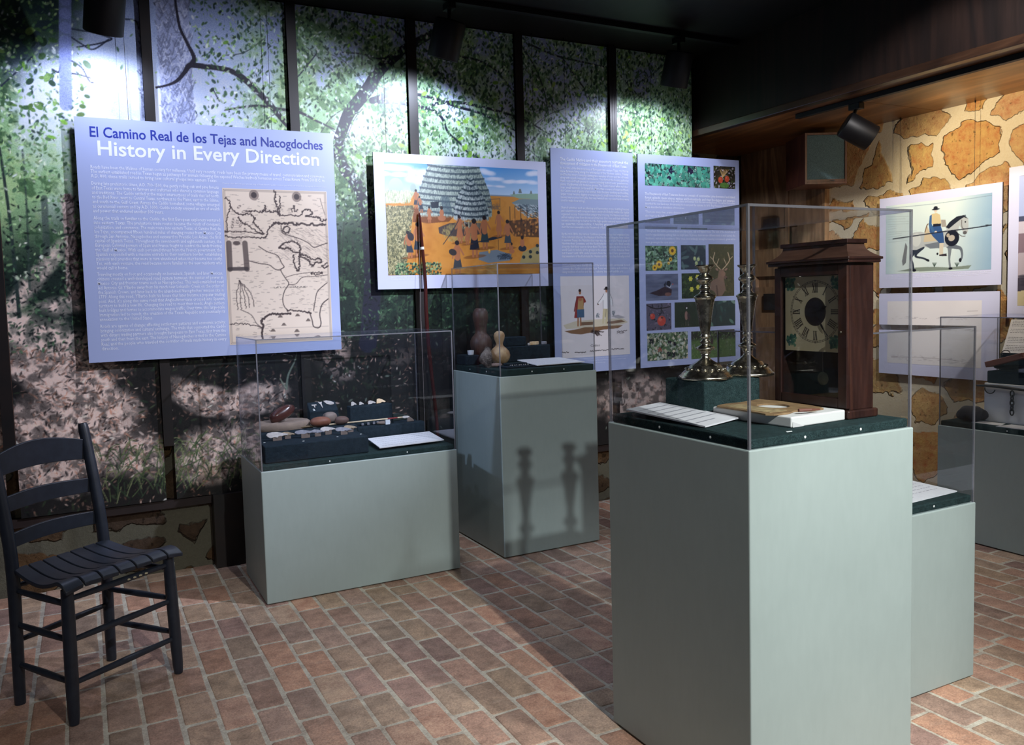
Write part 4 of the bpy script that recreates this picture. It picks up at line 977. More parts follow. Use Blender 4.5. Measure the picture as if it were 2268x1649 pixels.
        c.ell(x + lean, y + h * .92, h * .065, h * .085, sk); c.ell(x + lean, y + h * .95, h * .07, h * .07, (34, 28, 32))
    H = .0064 * 5.497 / 5.497
    person(*(1.683,1.558), .178); person(*(1.634,1.549), .14, lean=-.01); c.ell(*(1.64,1.661), .018, .024, (40, 36, 44), .4)
    person(*(2.026,1.553), .208, (30, 34, 50)); person(*(2.092,1.6), .18, (46, 66, 72)); person(*(2.241,1.6), .16, (60, 72, 82)); person(*(1.936,1.631), .15, (176, 112, 76)); person(*(1.982,1.622), .11, (176, 112, 76))
    person(*(1.917,1.448), .19, (60, 64, 70)); c.ell(*(1.889,1.576), .024, .018, (54, 48, 50), -.3); person(*(2.185,1.67), .14, (176, 112, 76)); person(*(1.68,1.815), .10, (44, 52, 66)); person(*(1.709,1.795), .085, (40, 50, 66), lean=-.01)
    person(*(1.755,1.74), .085, sit=False, skirt=(176, 112, 76)); person(*(2.336,1.576), .09, (36, 46, 62), sit=True); person(*(2.265,1.567), .06, (176, 112, 76), sit=True); person(*(1.829,1.744), .08, (176, 112, 76), sit=True)
    c.line([(2.021,1.631), (2.126,1.646), (2.203,1.663)], .005, (36, 44, 60)); c.ell(*(2.142,1.654), .030, .008, (30, 42, 58), .15)
    c.line([(1.832,1.619), (1.885,1.686), (1.933,1.759), (1.966,1.842)], .004, (44, 48, 60), .9); c.line([(1.891,1.849), (1.929,1.796), (1.978,1.737)], .004, (150, 156, 166), .9); c.line([(1.846,1.853), (1.903,1.777)], .003, (80, 92, 106), .9)
    c.line([(2.179,1.647), (2.178,1.59)], .003, (90, 60, 44), .9); c.line([(2.117,1.874), (2.197,1.881), (2.195,1.839), (2.116,1.828)], .0035, (96, 80, 76), .8, False)
    for q in range(40): c.line([(R.uniform((2.125,2.133)[0], (2.205,2.137)[0]), R.uniform((1.443,1.816)[1], (1.445,1.855)[1]))] + [(R.uniform((2.125,2.133)[0], (2.205,2.137)[0]), R.uniform((1.443,1.816)[1], (1.445,1.855)[1]))], .002, (110, 92, 80), .5, False)
    return c
cv_ = paint_village()
print_mesh('printed_painting', cv_.a, (cv_.u0, cv_.u1, cv_.v0, cv_.v1), FP(.0006), M_PRINT, T2)['label'] = 'painting of thatched domes, villagers and corn under a blue sky'
join_text('caption', [('Painting of a Caddo village, with several families at work', (1.518,2.1)[0], (1.718,2.111)[0], (1.568,1.438)[1] ), ('Courtesy of the museum collections of Texas history', (1.518,2.1)[0], (1.737,2.112)[0], (1.568,1.425)[1])], FA, M_TWHITE, T2, 0.011)

# ---- 3 text panel with the standing couple
P3R = (2.542, 3.139, 0.844, 2.190)
T3 = board('A', P3R, 'tall narrow lavender panel of white text above a drawing of two standing figures', M_PBLUE, (2.66, 3.02), ZC)
e0, e1 = (2.606,2.127)[0], (3.103,2.131)[0]
join_text('bold_lead_text', para(['The Caddo Nation and their ancestors nurtured the', 'development of civilization in the Pineywoods of East Texas.'], e0, e1, (2.605,2.119)[1], .0235, .98), FA, M_TWHITE, T3, .027, .0004)
join_text('text_paragraph', para(['At the time of the first incursions of Europeans into eastern Texas, the Hasinai', 'were farmers living along the tributaries of the Neches, Sabine, Trinity', 'and Neches rivers, annually planting two varieties of corn and five of beans',
  'along with squash, muscadine and tobacco. They farmed the bounty gathering', 'fruits, nuts and leafy greens in season including hickory nuts, persimmons,', 'plums, blackberries and dandelion greens. The Caddo hunted white tail deer,', 'bear, small mammals, birds and fish. More than a source of meat and food,',
  'the Caddo used all parts of an animal: hides became clothing and bedding,', 'larger bones became digging or scraping tools, small bones became needles,', 'hooves were turned into glue, hair was twisted into rope and tendons were', 'used to make bow strings.'], e0, e1, (2.604,2.069)[1], .0192, .35), FA, M_TWHITE, T3, .0215, .00012)
join_text('text_paragraph', para(['Shared activities such as planting and harvesting crops, building houses', 'and celebrations with song and dance ensured solidarity within the highly', 'organized society. Positioned at a major trail crossing, the Hasinai used their', 'skill at making bows from the wood of the bois d\'arc tree and their abilities in',
  'ceramic technology to barter for the high-quality mineral resources such', 'as quartz, novaculite, Uvalde gravel, conch shell', 'chert that were unavailable in the Pineywoods of East Texas.'], e0, e1, (2.598,1.835)[1], .0192, .72), FA, M_TWHITE, T3, .0215, .00012)
join_text('text_paragraph', para(['By the mid-1800s, the various Caddoan-speaking groups had organized into', 'three informal alliances: the Hasinai of the Neches and Angelina river valleys', 'in eastern Texas, the Natchitoches near the vicinity of the French post of', 'Natchitoches, Louisiana, and the Kadohadacho, people who lived mainly',
  'along the Red River near its Great Bend. The Spanish were the first to use the', 'word Cado to include all the groups in the area south of the Arkansas River', "but it wasn't until 1874, under pressure from the United States government,", 'that members of the Kadohadacho, Hasinai and Natchitoches formally united'], e0, e1, (2.594,1.679)[1], .0192, 1), FA, M_TWHITE, T3, .0215, .00012)
join_text('text_paragraph', para(['ancient leaders who literally shaped the landscape with ceremonial mound', 'centers, the Caddo people gave East Texas with its name and continue a', 'living tradition of stories and dances, basketry, beadwork and the arts.'], e0, e1, (2.589,1.491)[1], .0198, .9), FA, M_TWHITE, T3, .0215, .00012)
def paint_couple():
    k0 = (2.589,1.433); k1 = (3.083,0.919)
    c = Paint((2.59,1.421)[0], (3.093,1.414)[0], (2.815,0.938)[1], (2.826,1.432)[1], .0024, (232, 226, 228), 5)
    n = c.noise(.3, 3, seed=9); c.mixmask(np.clip(n - .4, 0, 1), (214, 208, 214)); R = random.Random(8)
    # ground washes
    for pts, col, al in (([(2.604,1.139), (2.69,1.16), (2.82,1.165), (3.044,1.166), (3.082,1.139), (2.967,1.113), (2.746,1.116), (2.624,1.115)], (214, 204, 178), .9),
                         ([(2.732,1.153), (2.82,1.152), (2.819,1.134), (2.725,1.132)], (110, 78, 58), .8), ([(2.923,1.148), (3.029,1.157), (3.063,1.143), (2.968,1.134), (2.916,1.138)], (104, 74, 54), .8),
                         ([(2.61,1.103), (2.688,1.109), (2.761,1.121), (2.819,1.119), (2.893,1.122), (3.043,1.122), (3.005,1.105), (2.892,1.1), (2.818,1.088), (2.731,1.078), (2.659,1.086)], (128, 92, 62), .9),
                         ([(2.954,1.181), (3.007,1.189), (3.06,1.171), (3.014,1.164)], (150, 150, 156), .7)):
        c.poly(pts, col, al)
    for q in range(16):
        x, y = (2.848,1.093); c.line([(x + R.uniform(-.05, .02), y + R.uniform(-.01, .01)), (x + R.uniform(-.01, .05), y - R.uniform(.0, .03))], .004, (46, 34, 32), .8, False)
    for p in ((2.854,1.191), (2.973,1.199)):
        for q in range(26): c.ell(p[0] + R.uniform(-.010, .010), p[1] + R.uniform(-.013, .013), .003, .003, (96, 110, 120), 0, .7)
    # left figure: red robe, blue skirt
    c.line([(2.711,1.178), (2.709,1.132)], .010, (168, 112, 78), 1, False); c.line([(2.729,1.177), (2.729,1.134)], .010, (168, 112, 78), 1, False)
    c.poly([(2.702,1.311), (2.751,1.311), (2.769,1.285), (2.77,1.273), (2.756,1.27), (2.749,1.225), (2.708,1.178), (2.683,1.18), (2.691,1.227)], (150, 58, 56))
    c.poly([(2.703,1.232), (2.755,1.232), (2.756,1.181), (2.704,1.181)], (74, 104, 134))
    c.poly([(2.715,1.298), (2.751,1.299), (2.753,1.23), (2.708,1.23)], (186, 152, 106)); c.ell(*(2.729,1.291), .013, .010, (176, 116, 84))
    c.ell(*(2.728,1.334), .0085, .013, (178, 118, 86)); c.ell(*(2.727,1.345), .0095, .009, (48, 34, 32)); c.line([(2.706,1.299), (2.694,1.263), (2.685,1.221)], .006, (120, 44, 46), 1)
    # right figure: white shirt, black hat
    c.poly([(2.895,1.233), (2.942,1.231), (2.935,1.182), (2.919,1.133), (2.91,1.137), (2.912,1.183), (2.906,1.177), (2.898,1.136), (2.887,1.137), (2.89,1.184)], (206, 196, 160))
    c.poly([(2.902,1.321), (2.946,1.324), (2.961,1.292), (2.969,1.246), (2.955,1.249), (2.943,1.28), (2.94,1.228), (2.895,1.229), (2.896,1.282), (2.866,1.255), (2.852,1.261), (2.889,1.3)], (238, 238, 240))
    for a in ([(2.902,1.321), (2.889,1.3), (2.852,1.261)], [(2.896,1.282), (2.895,1.229)], [(2.943,1.28), (2.94,1.228)], [(2.946,1.324), (2.964,1.286), (2.97,1.243)], [(2.918,1.226), (2.913,1.177)]): c.line(a, .0024, (60, 60, 66), .8)
    c.ell(*(2.922,1.339), .007, .010, (170, 120, 92)); c.ell(*(2.922,1.35), .019, .0045, (26, 24, 28)); c.ell(*(2.922,1.356), .010, .010, (26, 24, 28)); c.ell(*(2.859,1.258), .006, .004, (90, 66, 56))
    for y, x0, x1 in ((1025, 1285, 1360), (1035, 1410, 1530), (1028, 1560, 1760), (1022, 1780, 1915), (800, 1840, 1955), (822, 1840, 1920)):
        a, b = (2.59,1.002)[0], (3.052,0.978)[0]; f = lambda x: a + (b - a) * (x - 1285) / 630.0
        zz = (2.815,0.971)[1] + (1030 - y) / 4.536 / 440.0
        pts = [(f(x0) + i * .0045, zz + R.uniform(-.004, .004)) for i in range(int((f(x1) - f(x0)) / .0045))]
        if len(pts) > 2: c.line(pts, .0024, (40, 36, 40), .85)
    return c
ck = paint_couple()
print_mesh('printed_drawing', ck.a, (ck.u0, ck.u1, ck.v0, ck.v1), FP(.0006), M_PRINT, T3)['label'] = 'watercolour of a robed figure and a hatted figure'
join_text('drawing_title', [('Cados', (2.795,1.599)[0], (2.863,1.6)[0], (2.816,0.999)[1])], FA, M_TBLACK, T3, .022, 0, .0012)
join_text('caption', [('Watercolour drawing of a Caddo couple, from the collections of the museum, by permission', (2.683,1.599)[0], (3.076,1.6)[0], (2.814,0.926)[1]), ('of the trustees, in the records of the boundary commission of eastern Texas', (2.683,1.599)[0], (3.061,1.6)[0], (2.814,0.911)[1]), ('and the institute of history', (2.683,1.599)[0], (2.904,1.6)[0], (2.814,0.896)[1])], FA, M_TWHITE, T3, .009)
# ---- 4 panel with the grid of nature photographs
P4R = (3.177, 4.017, 0.843, 2.189)
T4 = board('A', P4R, 'lavender panel with a grid of plant and animal photographs', M_PBLUE, (3.30, 3.62, ), ZC)
g0, g1 = (3.229,1.888)[0], (3.979,1.908)[0]
join_text('bold_lead_text', para(['The Pineywoods of East Texas are home to a mosaic of communities: pine-dominated and mixed', 'forest uplands, mesic slopes, ravines and bottomlands, and river floodplains and swamps.'], g0, g1, (3.571,1.936)[1], .024, 1), FA, M_TWHITE, T4, .024, .0004)
join_text('text_paragraph', para(['Caddo farmers supplemented crops with plants and animals from the surrounding forest. The earliest Europeans', 'described the new landscape, documenting the bounty and the customs. In 1691, Fray Francisco Casanas de Jesus', 'Maria described an abundance of resources:'], g0, g1, (3.57,1.897)[1], .0215, .42), FA, M_TWHITE, T4, .0205, .00012)
join_text('text_paragraph', para(['"There are many deer, prairie chickens and wild turkeys here, there being great numbers of ducks and', 'also bears in the hills during the winter, when they come down for the acorns and nuts of the forest,', 'and the bison are in herds four days away; the people go out to hunt them in all seasons of the year', 'and the rivers are full of fish of every kind, among them catfish, buffalo and the alligator gar;', 'they do not lack honey, grapes, plums and mulberries, of which there are many sorts growing wild.', 'Throughout this entire province there are many pine, oak and walnut trees. The nuts of the forest are of',
   'need for manufacturing anything that one might wish. In groves, there are also different kinds of small animals like', 'blackberry, walnut and persimmon. Other trees, most strikingly among the towering cottonwoods, grow wild in', 'vines growing in the open spaces."'], g0, g1, (3.569,1.824)[1], .0238, .32), FA, M_TWHITE, T4, .0205, .00012)
def px_rect(a, b): return (a[0], b[0], b[1], a[1])
def photo(name, rect, base, fn, seed, lab):
    c = Paint(*rect, .0026, base, seed); fn(c, random.Random(seed))
    o = print_mesh(name, c.a, (c.u0, c.u1, c.v0, c.v1), FP(.0006), M_PRINT, T4); o['label'] = lab; return c
def foliage(c, R, n, cols, size=.010, asp=.5):
    c.leaves(n, lambda u, v: 1, size, cols, .9, asp, seed=R.randrange(999))
rel = lambda c, x, y: (c.u0 + (c.u1 - c.u0) * x, c.v0 + (c.v1 - c.v0) * y)
def ph_berry(c, R):
    foliage(c, R, 900, [(56, 108, 104), (96, 160, 140), (26, 56, 58), (150, 200, 180), (18, 30, 40)], .011)
    foliage(c, R, 300, [(200, 220, 214), (120, 140, 130)], .005); foliage(c, R, 160, [(60, 150, 130), (90, 176, 150)], .014, .8)
    for x, y in ((.38, .7), (.36, .35), (.68, .8), (.70, .7), (.40, .78)):
        for k in range(7): p = rel(c, x, y); c.ell(p[0] + R.uniform(-.012, .012), p[1] + R.uniform(-.012, .012), .007, .007, (26, 26, 60), 0, .95)
def ph_persim(c, R):
    foliage(c, R, 260, [(30, 30, 24), (70, 90, 50), (190, 180, 200), (20, 22, 20)], .008)
    p = rel(c, .5, .25); foliage(c, R, 0, [(0, 0, 0)]); c.ell(*rel(c, .5, .14), .04, .018, (90, 140, 60), 0, .8)
    for x, y in ((.32, .38), (.62, .44)): c.ell(*rel(c, x, y), .020, .021, (190, 74, 50)); c.ell(rel(c, x, y)[0] - .005, rel(c, x, y)[1] + .007, .006, .006, (226, 130, 100), 0, .6)
    for k in range(6): c.line([rel(c, .42, .5), rel(c, .3 + k * .08, .85)], .005, (214, 170, 110), .9, False)
def ph_sun(c, R):
    foliage(c, R, 420, [(120, 156, 130), (44, 70, 60), (160, 190, 160), (24, 36, 40), (90, 130, 90)], .011)
    for x, y, r in ((.84, .80, .030), (.42, .25, .026), (.28, .12, .02), (.78, .45, .014), (.72, .30, .010)):
        p = rel(c, x, y)
        for k in range(16): a = k * .3927; c.ell(p[0] + math.cos(a) * r * .62, p[1] + math.sin(a) * r * .62, r * .42, r * .16, (232, 186, 60), a)
        c.ell(*p, r * .36, r * .36, (92, 56, 34))
def ph_walnut(c, R):
    for k in range(18): a = R.uniform(0, 6.28); c.ell(*rel(c, R.random(), R.random()), .034, .010, R.choice([(60, 82, 90), (90, 116, 116), (40, 54, 70)]), a, .85)
    for x, y in ((.55, .45), (.70, .42), (.62, .26)): c.ell(*rel(c, x, y), .012, .013, (176, 190, 130)); c.ell(rel(c, x, y)[0] - .003, rel(c, x, y)[1] + .004, .004, .004, (220, 228, 190), 0, .7)
def ph_deer(c, R):
    foliage(c, R, 500, [(70, 72, 50), (92, 90, 60), (54, 54, 40), (110, 100, 70)], .008, .25)
    c.poly([rel(c, .0, .14), rel(c, .10, .30), rel(c, .36, .36), rel(c, .60, .32), rel(c, .66, .12), rel(c, .50, .0), rel(c, .30, .0), rel(c, .2, .10)], (126, 104, 90))
    c.poly([rel(c, .34, .34), rel(c, .40, .50), rel(c, .58, .54), rel(c, .62, .40), rel(c, .56, .28)], (134, 108, 92)); c.ell(*rel(c, .56, .43), .022, .018, (142, 112, 94)); c.ell(*rel(c, .66, .36), .013, .012, (110, 88, 78)); c.ell(*rel(c, .70, .34), .006, .005, (30, 26, 30))
    for s in (-1, 1):
        b = rel(c, .50 + s * .08, .50); c.ell(b[0] + s * .022, b[1] + .006, .014, .007, (150, 120, 104), s * .5)
        pts = [rel(c, .50 + s * .05, .52), rel(c, .50 + s * .20, .60), rel(c, .50 + s * .32, .70), rel(c, .50 + s * .26, .84)]; c.line(pts, .0065, (196, 172, 140)); c.line([pts[1], rel(c, .50 + s * .10, .72)], .005, (196, 172, 140)); c.line([pts[2], rel(c, .50 + s * .44, .76)], .005, (196, 172, 140))
    c.line([rel(c, .30, .2), rel(c, .34, .02)], .012, (84, 68, 60), .8, False)
def ph_duck(c, R):
    c.mixmask(c.noise(.03, 2, 4.0) * .9, (150, 158, 182)); c.mixmask(c.noise(.02, 2, 4.0) * .8, (70, 78, 104))
    c.poly([rel(c, .1, .28), rel(c, .35, .38), rel(c, .58, .52), rel(c, .80, .40), rel(c, .78, .18), rel(c, .4, .16)], (50, 36, 50)); c.ell(*rel(c, .68, .22), .026, .012, (120, 84, 78)); c.ell(*rel(c, .70, .62), .018, .019, (22, 26, 44)); c.line([rel(c, .64, .55), rel(c, .74, .48), rel(c, .78, .58)], .003, (226, 226, 230))
    c.ell(*rel(c, .83, .60), .006, .004, (190, 100, 90)); c.poly([rel(c, .55, .58), rel(c, .62, .72), rel(c, .6, .48)], (24, 30, 48))
def ph_yellow(c, R):
    foliage(c, R, 200, [(34, 56, 36), (20, 34, 26), (60, 84, 46)], .010)
    for x, y in ((.34, .78), (.60, .84), (.38, .36), (.62, .44)):
        for k in range(6): a = k * 1.047; p = rel(c, x, y); c.ell(p[0] + math.cos(a) * .009, p[1] + math.sin(a) * .009, .009, .006, (212, 208, 80), a)
def ph_red(c, R):
    c.mixmask(c.noise(.03, 3), (96, 92, 110)); foliage(c, R, 60, [(40, 40, 54), (120, 110, 130)], .008)
    c.line([rel(c, 0, .95), rel(c, .4, .8), rel(c, .95, .86)], .006, (30, 26, 34)); c.line([rel(c, .6, .78), rel(c, .7, .6)], .004, (30, 26, 34))
    for x, y, r in ((.24, .52, .020), (.60, .34, .034)): c.ell(*rel(c, x, y), r, r * .95, (190, 74, 64)); c.ell(rel(c, x, y)[0] - r * .3, rel(c, x, y)[1] + r * .3, r * .4, r * .4, (220, 120, 104), 0, .6)
    c.ell(*rel(c, .62, .46), .010, .006, (60, 50, 44), 0, .8)
def ph_quail(c, R):
    c.mixmask(c.noise(.05, 3), (44, 60, 46)); c.ell(*rel(c, .46, .46), .013, .030, (140, 108, 100)); c.ell(*rel(c, .56, .40), .012, .028, (58, 48, 50), .2); c.ell(*rel(c, .47, .80), .010, .011, (30, 28, 32)); c.ell(*rel(c, .48, .76), .005, .006, (220, 220, 220))
    for x in (.44, .53): c.line([rel(c, x, .22), rel(c, x, .06)], .003, (130, 110, 100), 1, False)
def ph_pods(c, R):
    for k in range(16): c.ell(*rel(c, R.random(), R.random()), .024, .010, R.choice([(60, 90, 84), (100, 136, 120), (40, 60, 64), (130, 160, 146)]), R.uniform(0, 3), .85)
    c.line([rel(c, .1, 0), rel(c, .4, .5), rel(c, .3, 1)], .005, (30, 40, 44))
def ph_black(c, R):
    foliage(c, R, 500, [(84, 110, 74), (130, 150, 120), (50, 70, 52), (180, 190, 180), (200, 190, 170)], .011, .6)
    for x, y in ((.10, .72), (.55, .68), (.68, .56), (.52, .20), (.64, .16), (.30, .40)):
        for k in range(9): p = rel(c, x, y); c.ell(p[0] + R.uniform(-.012, .012), p[1] + R.uniform(-.014, .014), .0055, .0055, (28, 28, 44) if x != .30 else (150, 80, 70), 0, .95)
def ph_meadow(c, R):
    c.mixmask(np.clip((c.V - rel(c, 0, .62)[1]) * 40, 0, 1), (44, 50, 44)); foliage(c, R, 360, [(90, 120, 70), (70, 100, 60), (120, 146, 90)], .008, .25); foliage(c, R, 80, [(50, 56, 50), (130, 134, 130)], .006)
    c.ell(*rel(c, .46, .6), .012, .02, (60, 50, 50))
for nm, a, b, base, fn, sd, lb in (('wide', (3.232,2.134), (3.765,1.997), (40, 70, 70), ph_berry, 21, 'photograph of dark berries in green leaves'), ('p', (3.794,2.144), (3.982,1.999), (50, 50, 40), ph_persim, 22, 'photograph of two orange persimmons'),
    ('s', (3.226,1.618), (3.484,1.459), (60, 84, 70), ph_sun, 23, 'photograph of yellow sunflowers'), ('w', (3.512,1.623), (3.72,1.464), (44, 56, 72), ph_walnut, 24, 'photograph of pale green walnuts'), ('d', (3.745,1.63), (3.965,1.283), (76, 76, 54), ph_deer, 25, 'photograph of an antlered deer'),
    ('k', (3.226,1.439), (3.486,1.269), (104, 112, 140), ph_duck, 26, 'photograph of a dark duck on water'), ('y', (3.515,1.44), (3.736,1.276), (34, 52, 34), ph_yellow, 27, 'photograph of small yellow flowers'), ('r', (3.227,1.251), (3.426,1.08), (84, 80, 98), ph_red, 28, 'photograph of red persimmons'),
    ('q', (3.455,1.253), (3.663,1.088), (34, 46, 38), ph_quail, 29, 'photograph of a standing quail'), ('o', (3.696,1.254), (3.973,1.086), (44, 62, 62), ph_pods, 30, 'photograph of green pods'), ('b', (3.23,1.061), (3.561,0.883), (90, 110, 90), ph_black, 31, 'photograph of blackberries'), ('m', (3.59,1.058), (3.974,0.876), (84, 110, 66), ph_meadow, 32, 'photograph of a green meadow')):
    photo('printed_photograph', px_rect(a, b), base, fn, sd, lb)
# ---- panels on the stone wall (u = -y)
u_ = lambda y: -y
QX = -1
def rb(a, b): return (a[0], b[0], b[1], a[1])
Q1R = (-3.530, -2.762, 1.307, 1.870)
T5 = board('B', Q1R, 'pale panel with a watercolour of a rider with a lance', M_PPALE, (-3.40, -2.93), ZS)
def paint_rider():
    c = Paint((-3.484,1.851)[0], (-2.817,1.771)[0], (-3.137,1.392)[1], (-3.099,1.82)[1], .0024, (208, 226, 226), 4)
    c.v1 = c.v1; n = c.noise(.2, 3, seed=4); R = random.Random(3); t = np.clip((c.U - (-3.038,1.916)[0]) / .22, 0, 1)
    c.mixmask(t * (.25 + n * .6), (84, 130, 176)); c.mixmask(np.clip(((-3.4,1.967)[0] - c.U) / .10, 0, 1) * .6, (120, 160, 190)); c.mixmask(np.clip(n - .5, 0, 1) * .8, (236, 240, 226))
    X = lambda x, y: (c.u0 + (x - 152) / 1551.0 * (c.u1 - c.u0), c.v0 + (1375 - y - (1375 - 1300) * (x - 152) / 1551.0) / (1013.0 + (1140 - 1013) * (x - 152) / 1551.0) * (c.v1 - c.v0))
    for k in range(12): c.line([X(190, 480 + k * 38), X(190 + R.uniform(120, 520), 470 + k * 36)], .0024, (120, 130, 140), .35, False)
    c.line([X(170, 390), X(900, 320), X(1700, 200)], .0035, (110, 130, 150), .6)
    c.poly([X(340, 1330), X(640, 1270), X(900, 1260), X(1120, 1270), X(1440, 1235), X(1400, 1290), X(1100, 1310), X(700, 1330)], (110, 124, 110), .8)
    for x in (915, 1240):
        for k in range(5): c.line([X(x, 1260), X(x - 30 + k * 15, 1200)], .003, (50, 70, 60), .9, False)
    gr, dk = (176, 184, 186), (44, 52, 66)
    P = lambda *p: [X(*q) for q in p]
    c.poly(P((470, 900), (500, 960), (480, 1200), (430, 1250), (415, 1180), (450, 1000)), (120, 126, 130))                       # tail
    c.line(P((620, 960), (585, 1060), (560, 1130), (590, 1230), (600, 1320)), [.05, .026, .014, .011, .012], dk); c.ell(*X(612, 1315), .012, .008, (20, 22, 30))
    c.line(P((720, 960), (640, 1060), (640, 1110), (740, 1130), (810, 1160)), [.04, .018, .012, .010, .012], dk); c.ell(*X(815, 1162), .012, .007, (20, 22, 30), -.5)
    c.line(P((1130, 900), (1135, 1020), (1130, 1150), (1145, 1280)), [.04, .020, .011, .012], (120, 130, 138)); c.ell(*X(1150, 1285), .012, .007, (20, 22, 30))
    c.line(P((1120, 930), (1210, 960), (1290, 990), (1310, 1100), (1285, 1170)), [.04, .024, .016, .010, .012], (100, 110, 120)); c.ell(*X(1285, 1160), .008, .012, (20, 22, 30))
    c.poly(P((535, 800), (600, 745), (700, 735), (820, 760), (1000, 740), (1100, 700), (1230, 640), (1250, 760), (1200, 880), (1100, 960), (900, 985), (750, 960), (640, 1010), (560, 1010), (530, 900)), gr)
    c.poly(P((760, 930), (900, 900), (1000, 880), (1000, 980), (850, 990)), (70, 80, 96), .6); c.ell(*X(640, 860), .03, .04, (206, 214, 212), 0, .6)
    c.poly(P((1080, 680), (1160, 560), (1250, 510), (1330, 495), (1390, 540), (1395, 640), (1385, 740), (1330, 770), (1300, 700), (1270, 640), (1240, 760), (1120, 760)), gr)
    c.poly(P((1075, 670), (1130, 590), (1230, 510), (1330, 488), (1390, 545), (1330, 520), (1270, 560), (1200, 620), (1120, 690)), (30, 34, 44)); c.ell(*X(1345, 750), .012, .010, (90, 90, 92)); c.ell(*X(1350, 590), .004, .005, (20, 20, 26))
    c.poly(P((1335, 500), (1345, 478), (1360, 505)), dk); c.line(P((1300, 560), (1310, 680), (1390, 690)), .003, (70, 60, 60)); c.line(P((1250, 760), (1300, 800), (1350, 800)), .003, (70, 60, 60))
    c.poly(P((770, 740), (800, 640), (850, 760), (1000, 800), (960, 870), (750, 890)), (196, 184, 156)); c.line(P((770, 740), (795, 650), (815, 620)), .006, (120, 100, 80))
    c.poly(P((830, 650), (1000, 640), (1040, 760), (1055, 900), (985, 905), (900, 820), (840, 740)), (50, 84, 136)); c.poly(P((985, 905), (1045, 905), (1040, 1080), (985, 1085)), (206, 200, 182))
    c.poly(P((980, 1080), (1090, 1060), (1095, 1100), (990, 1100)), (50, 44, 50)); c.ell(*X(958, 1065), .006, .007, (20, 20, 26))
    c.poly(P((870, 470), (940, 455), (990, 480), (1010, 620), (880, 630), (840, 520)), (206, 190, 146)); c.poly(P((840, 500), (870, 480), (870, 620), (920, 740), (890, 760), (825, 640)), (60, 100, 146)); c.poly(P((890, 622), (1005, 612), (1005, 650), (890, 660)), (28, 30, 44))
    c.ell(*X(925, 420), .0095, .013, (214, 200, 184)); c.ell(*X(928, 400), .024, .005, (28, 30, 36)); c.ell(*X(925, 380), .013, .010, (28, 30, 36)); c.ell(*X(930, 740), .008, .007, (220, 206, 190))
    for k in range(8): c.line(P((1010 + k * 8, 560), (1020 + k * 9, 660)), .003, (120, 100, 84), .7, False)
    c.ell(*X(1165, 830), .044, .047, (22, 26, 38)); c.ell(*X(1160, 830), .020, .018, (196, 190, 176), .3, .9); c.ell(*X(1110, 790), .010, .012, (190, 180, 160), 0, .9)
    c.line(P((270, 845), (600, 800), (1000, 740), (1390, 690), (1700, 640)), .006, (34, 38, 50)); c.poly(P((1610, 635), (1705, 632), (1620, 670), (1650, 650)), (34, 38, 50))
    return c
cr = paint_rider()
# the sheet follows the printed picture's own rectangle
PR = ((-3.484,1.851)[0], (-2.817,1.771)[0], ((-3.481,1.393)[1] + (-2.811,1.395)[1]) / 2, ((-3.48,1.815)[1] + (-2.817,1.824)[1]) / 2)
print_mesh('printed_watercolour', cr.a, PR, FP(.0006, 'B'), M_PRINT, T5)['label'] = 'watercolour of a grey horse and rider'
join_text('caption', para(['Drawing of a mounted presidial soldier with his leather shield and lance, kept in the archive among the papers', 'of the frontier inspection; the soldiers of the presidios rode out along the royal road as couriers, guards and', 'escorts for the settlers and their herds. Reproduced here by kind permission.'], PR[0], PR[1], PR[2] - .012, .0095, .9), FB, M_TWHITE, T5, .0085)
Q2R = (-3.530, -2.768, 0.765, 1.272)
T6 = board('B', Q2R, 'pale panel with a faint sketch on white, below the rider', M_PPALE, (-3.42, -2.90), 1.27)
def paint_sketch():
    c = Paint(-3.470, -2.868, .835, 1.222, .0026, (232, 230, 232), 4); R = random.Random(3)
    c.mixmask(np.clip(c.noise(.2, 3) - .45, 0, 1), (212, 210, 214))
    for k in range(120):
        y = R.choice([.87, .88, 1.05, 1.06, 1.12, .86]) + R.uniform(-.008, .008); x = R.uniform(-3.45, -2.9); c.line([(x, y), (x + R.uniform(.004, .03), y + R.uniform(-.004, .004))], .0026, (130, 126, 134), R.uniform(.2, .55), False)
    for a in ([(-3.44, .872), (-3.2, .878), (-3.0, .87)], [(-3.44, 1.05), (-3.36, 1.06), (-3.3, 1.05), (-3.2, 1.062), (-3.05, 1.05)], [(-2.95, 1.16), (-2.89, 1.162)]): c.line(a, .0026, (120, 116, 124), .5)
    return c
cs = paint_sketch(); print_mesh('printed_sketch', cs.a, (cs.u0, cs.u1, cs.v0, cs.v1), FP(.0006, 'B'), M_PRINT, T6)['label'] = 'faint pencil sketch on white'
join_text('caption', para(['Sketch plan of the mission settlement and its surroundings on the creek, drawn by a visiting officer'], -3.46, -2.88, .822, .0095, 1), FB, M_TWHITE, T6, .0085)
Q3R = ((2.726,1.94)[0] * -1, -1.95, 1.123, 1.942)
T7 = board('B', Q3R, 'pale panel with a landscape picture, cut off by the right frame edge', M_PPALE, (-2.55, -2.1), ZS)
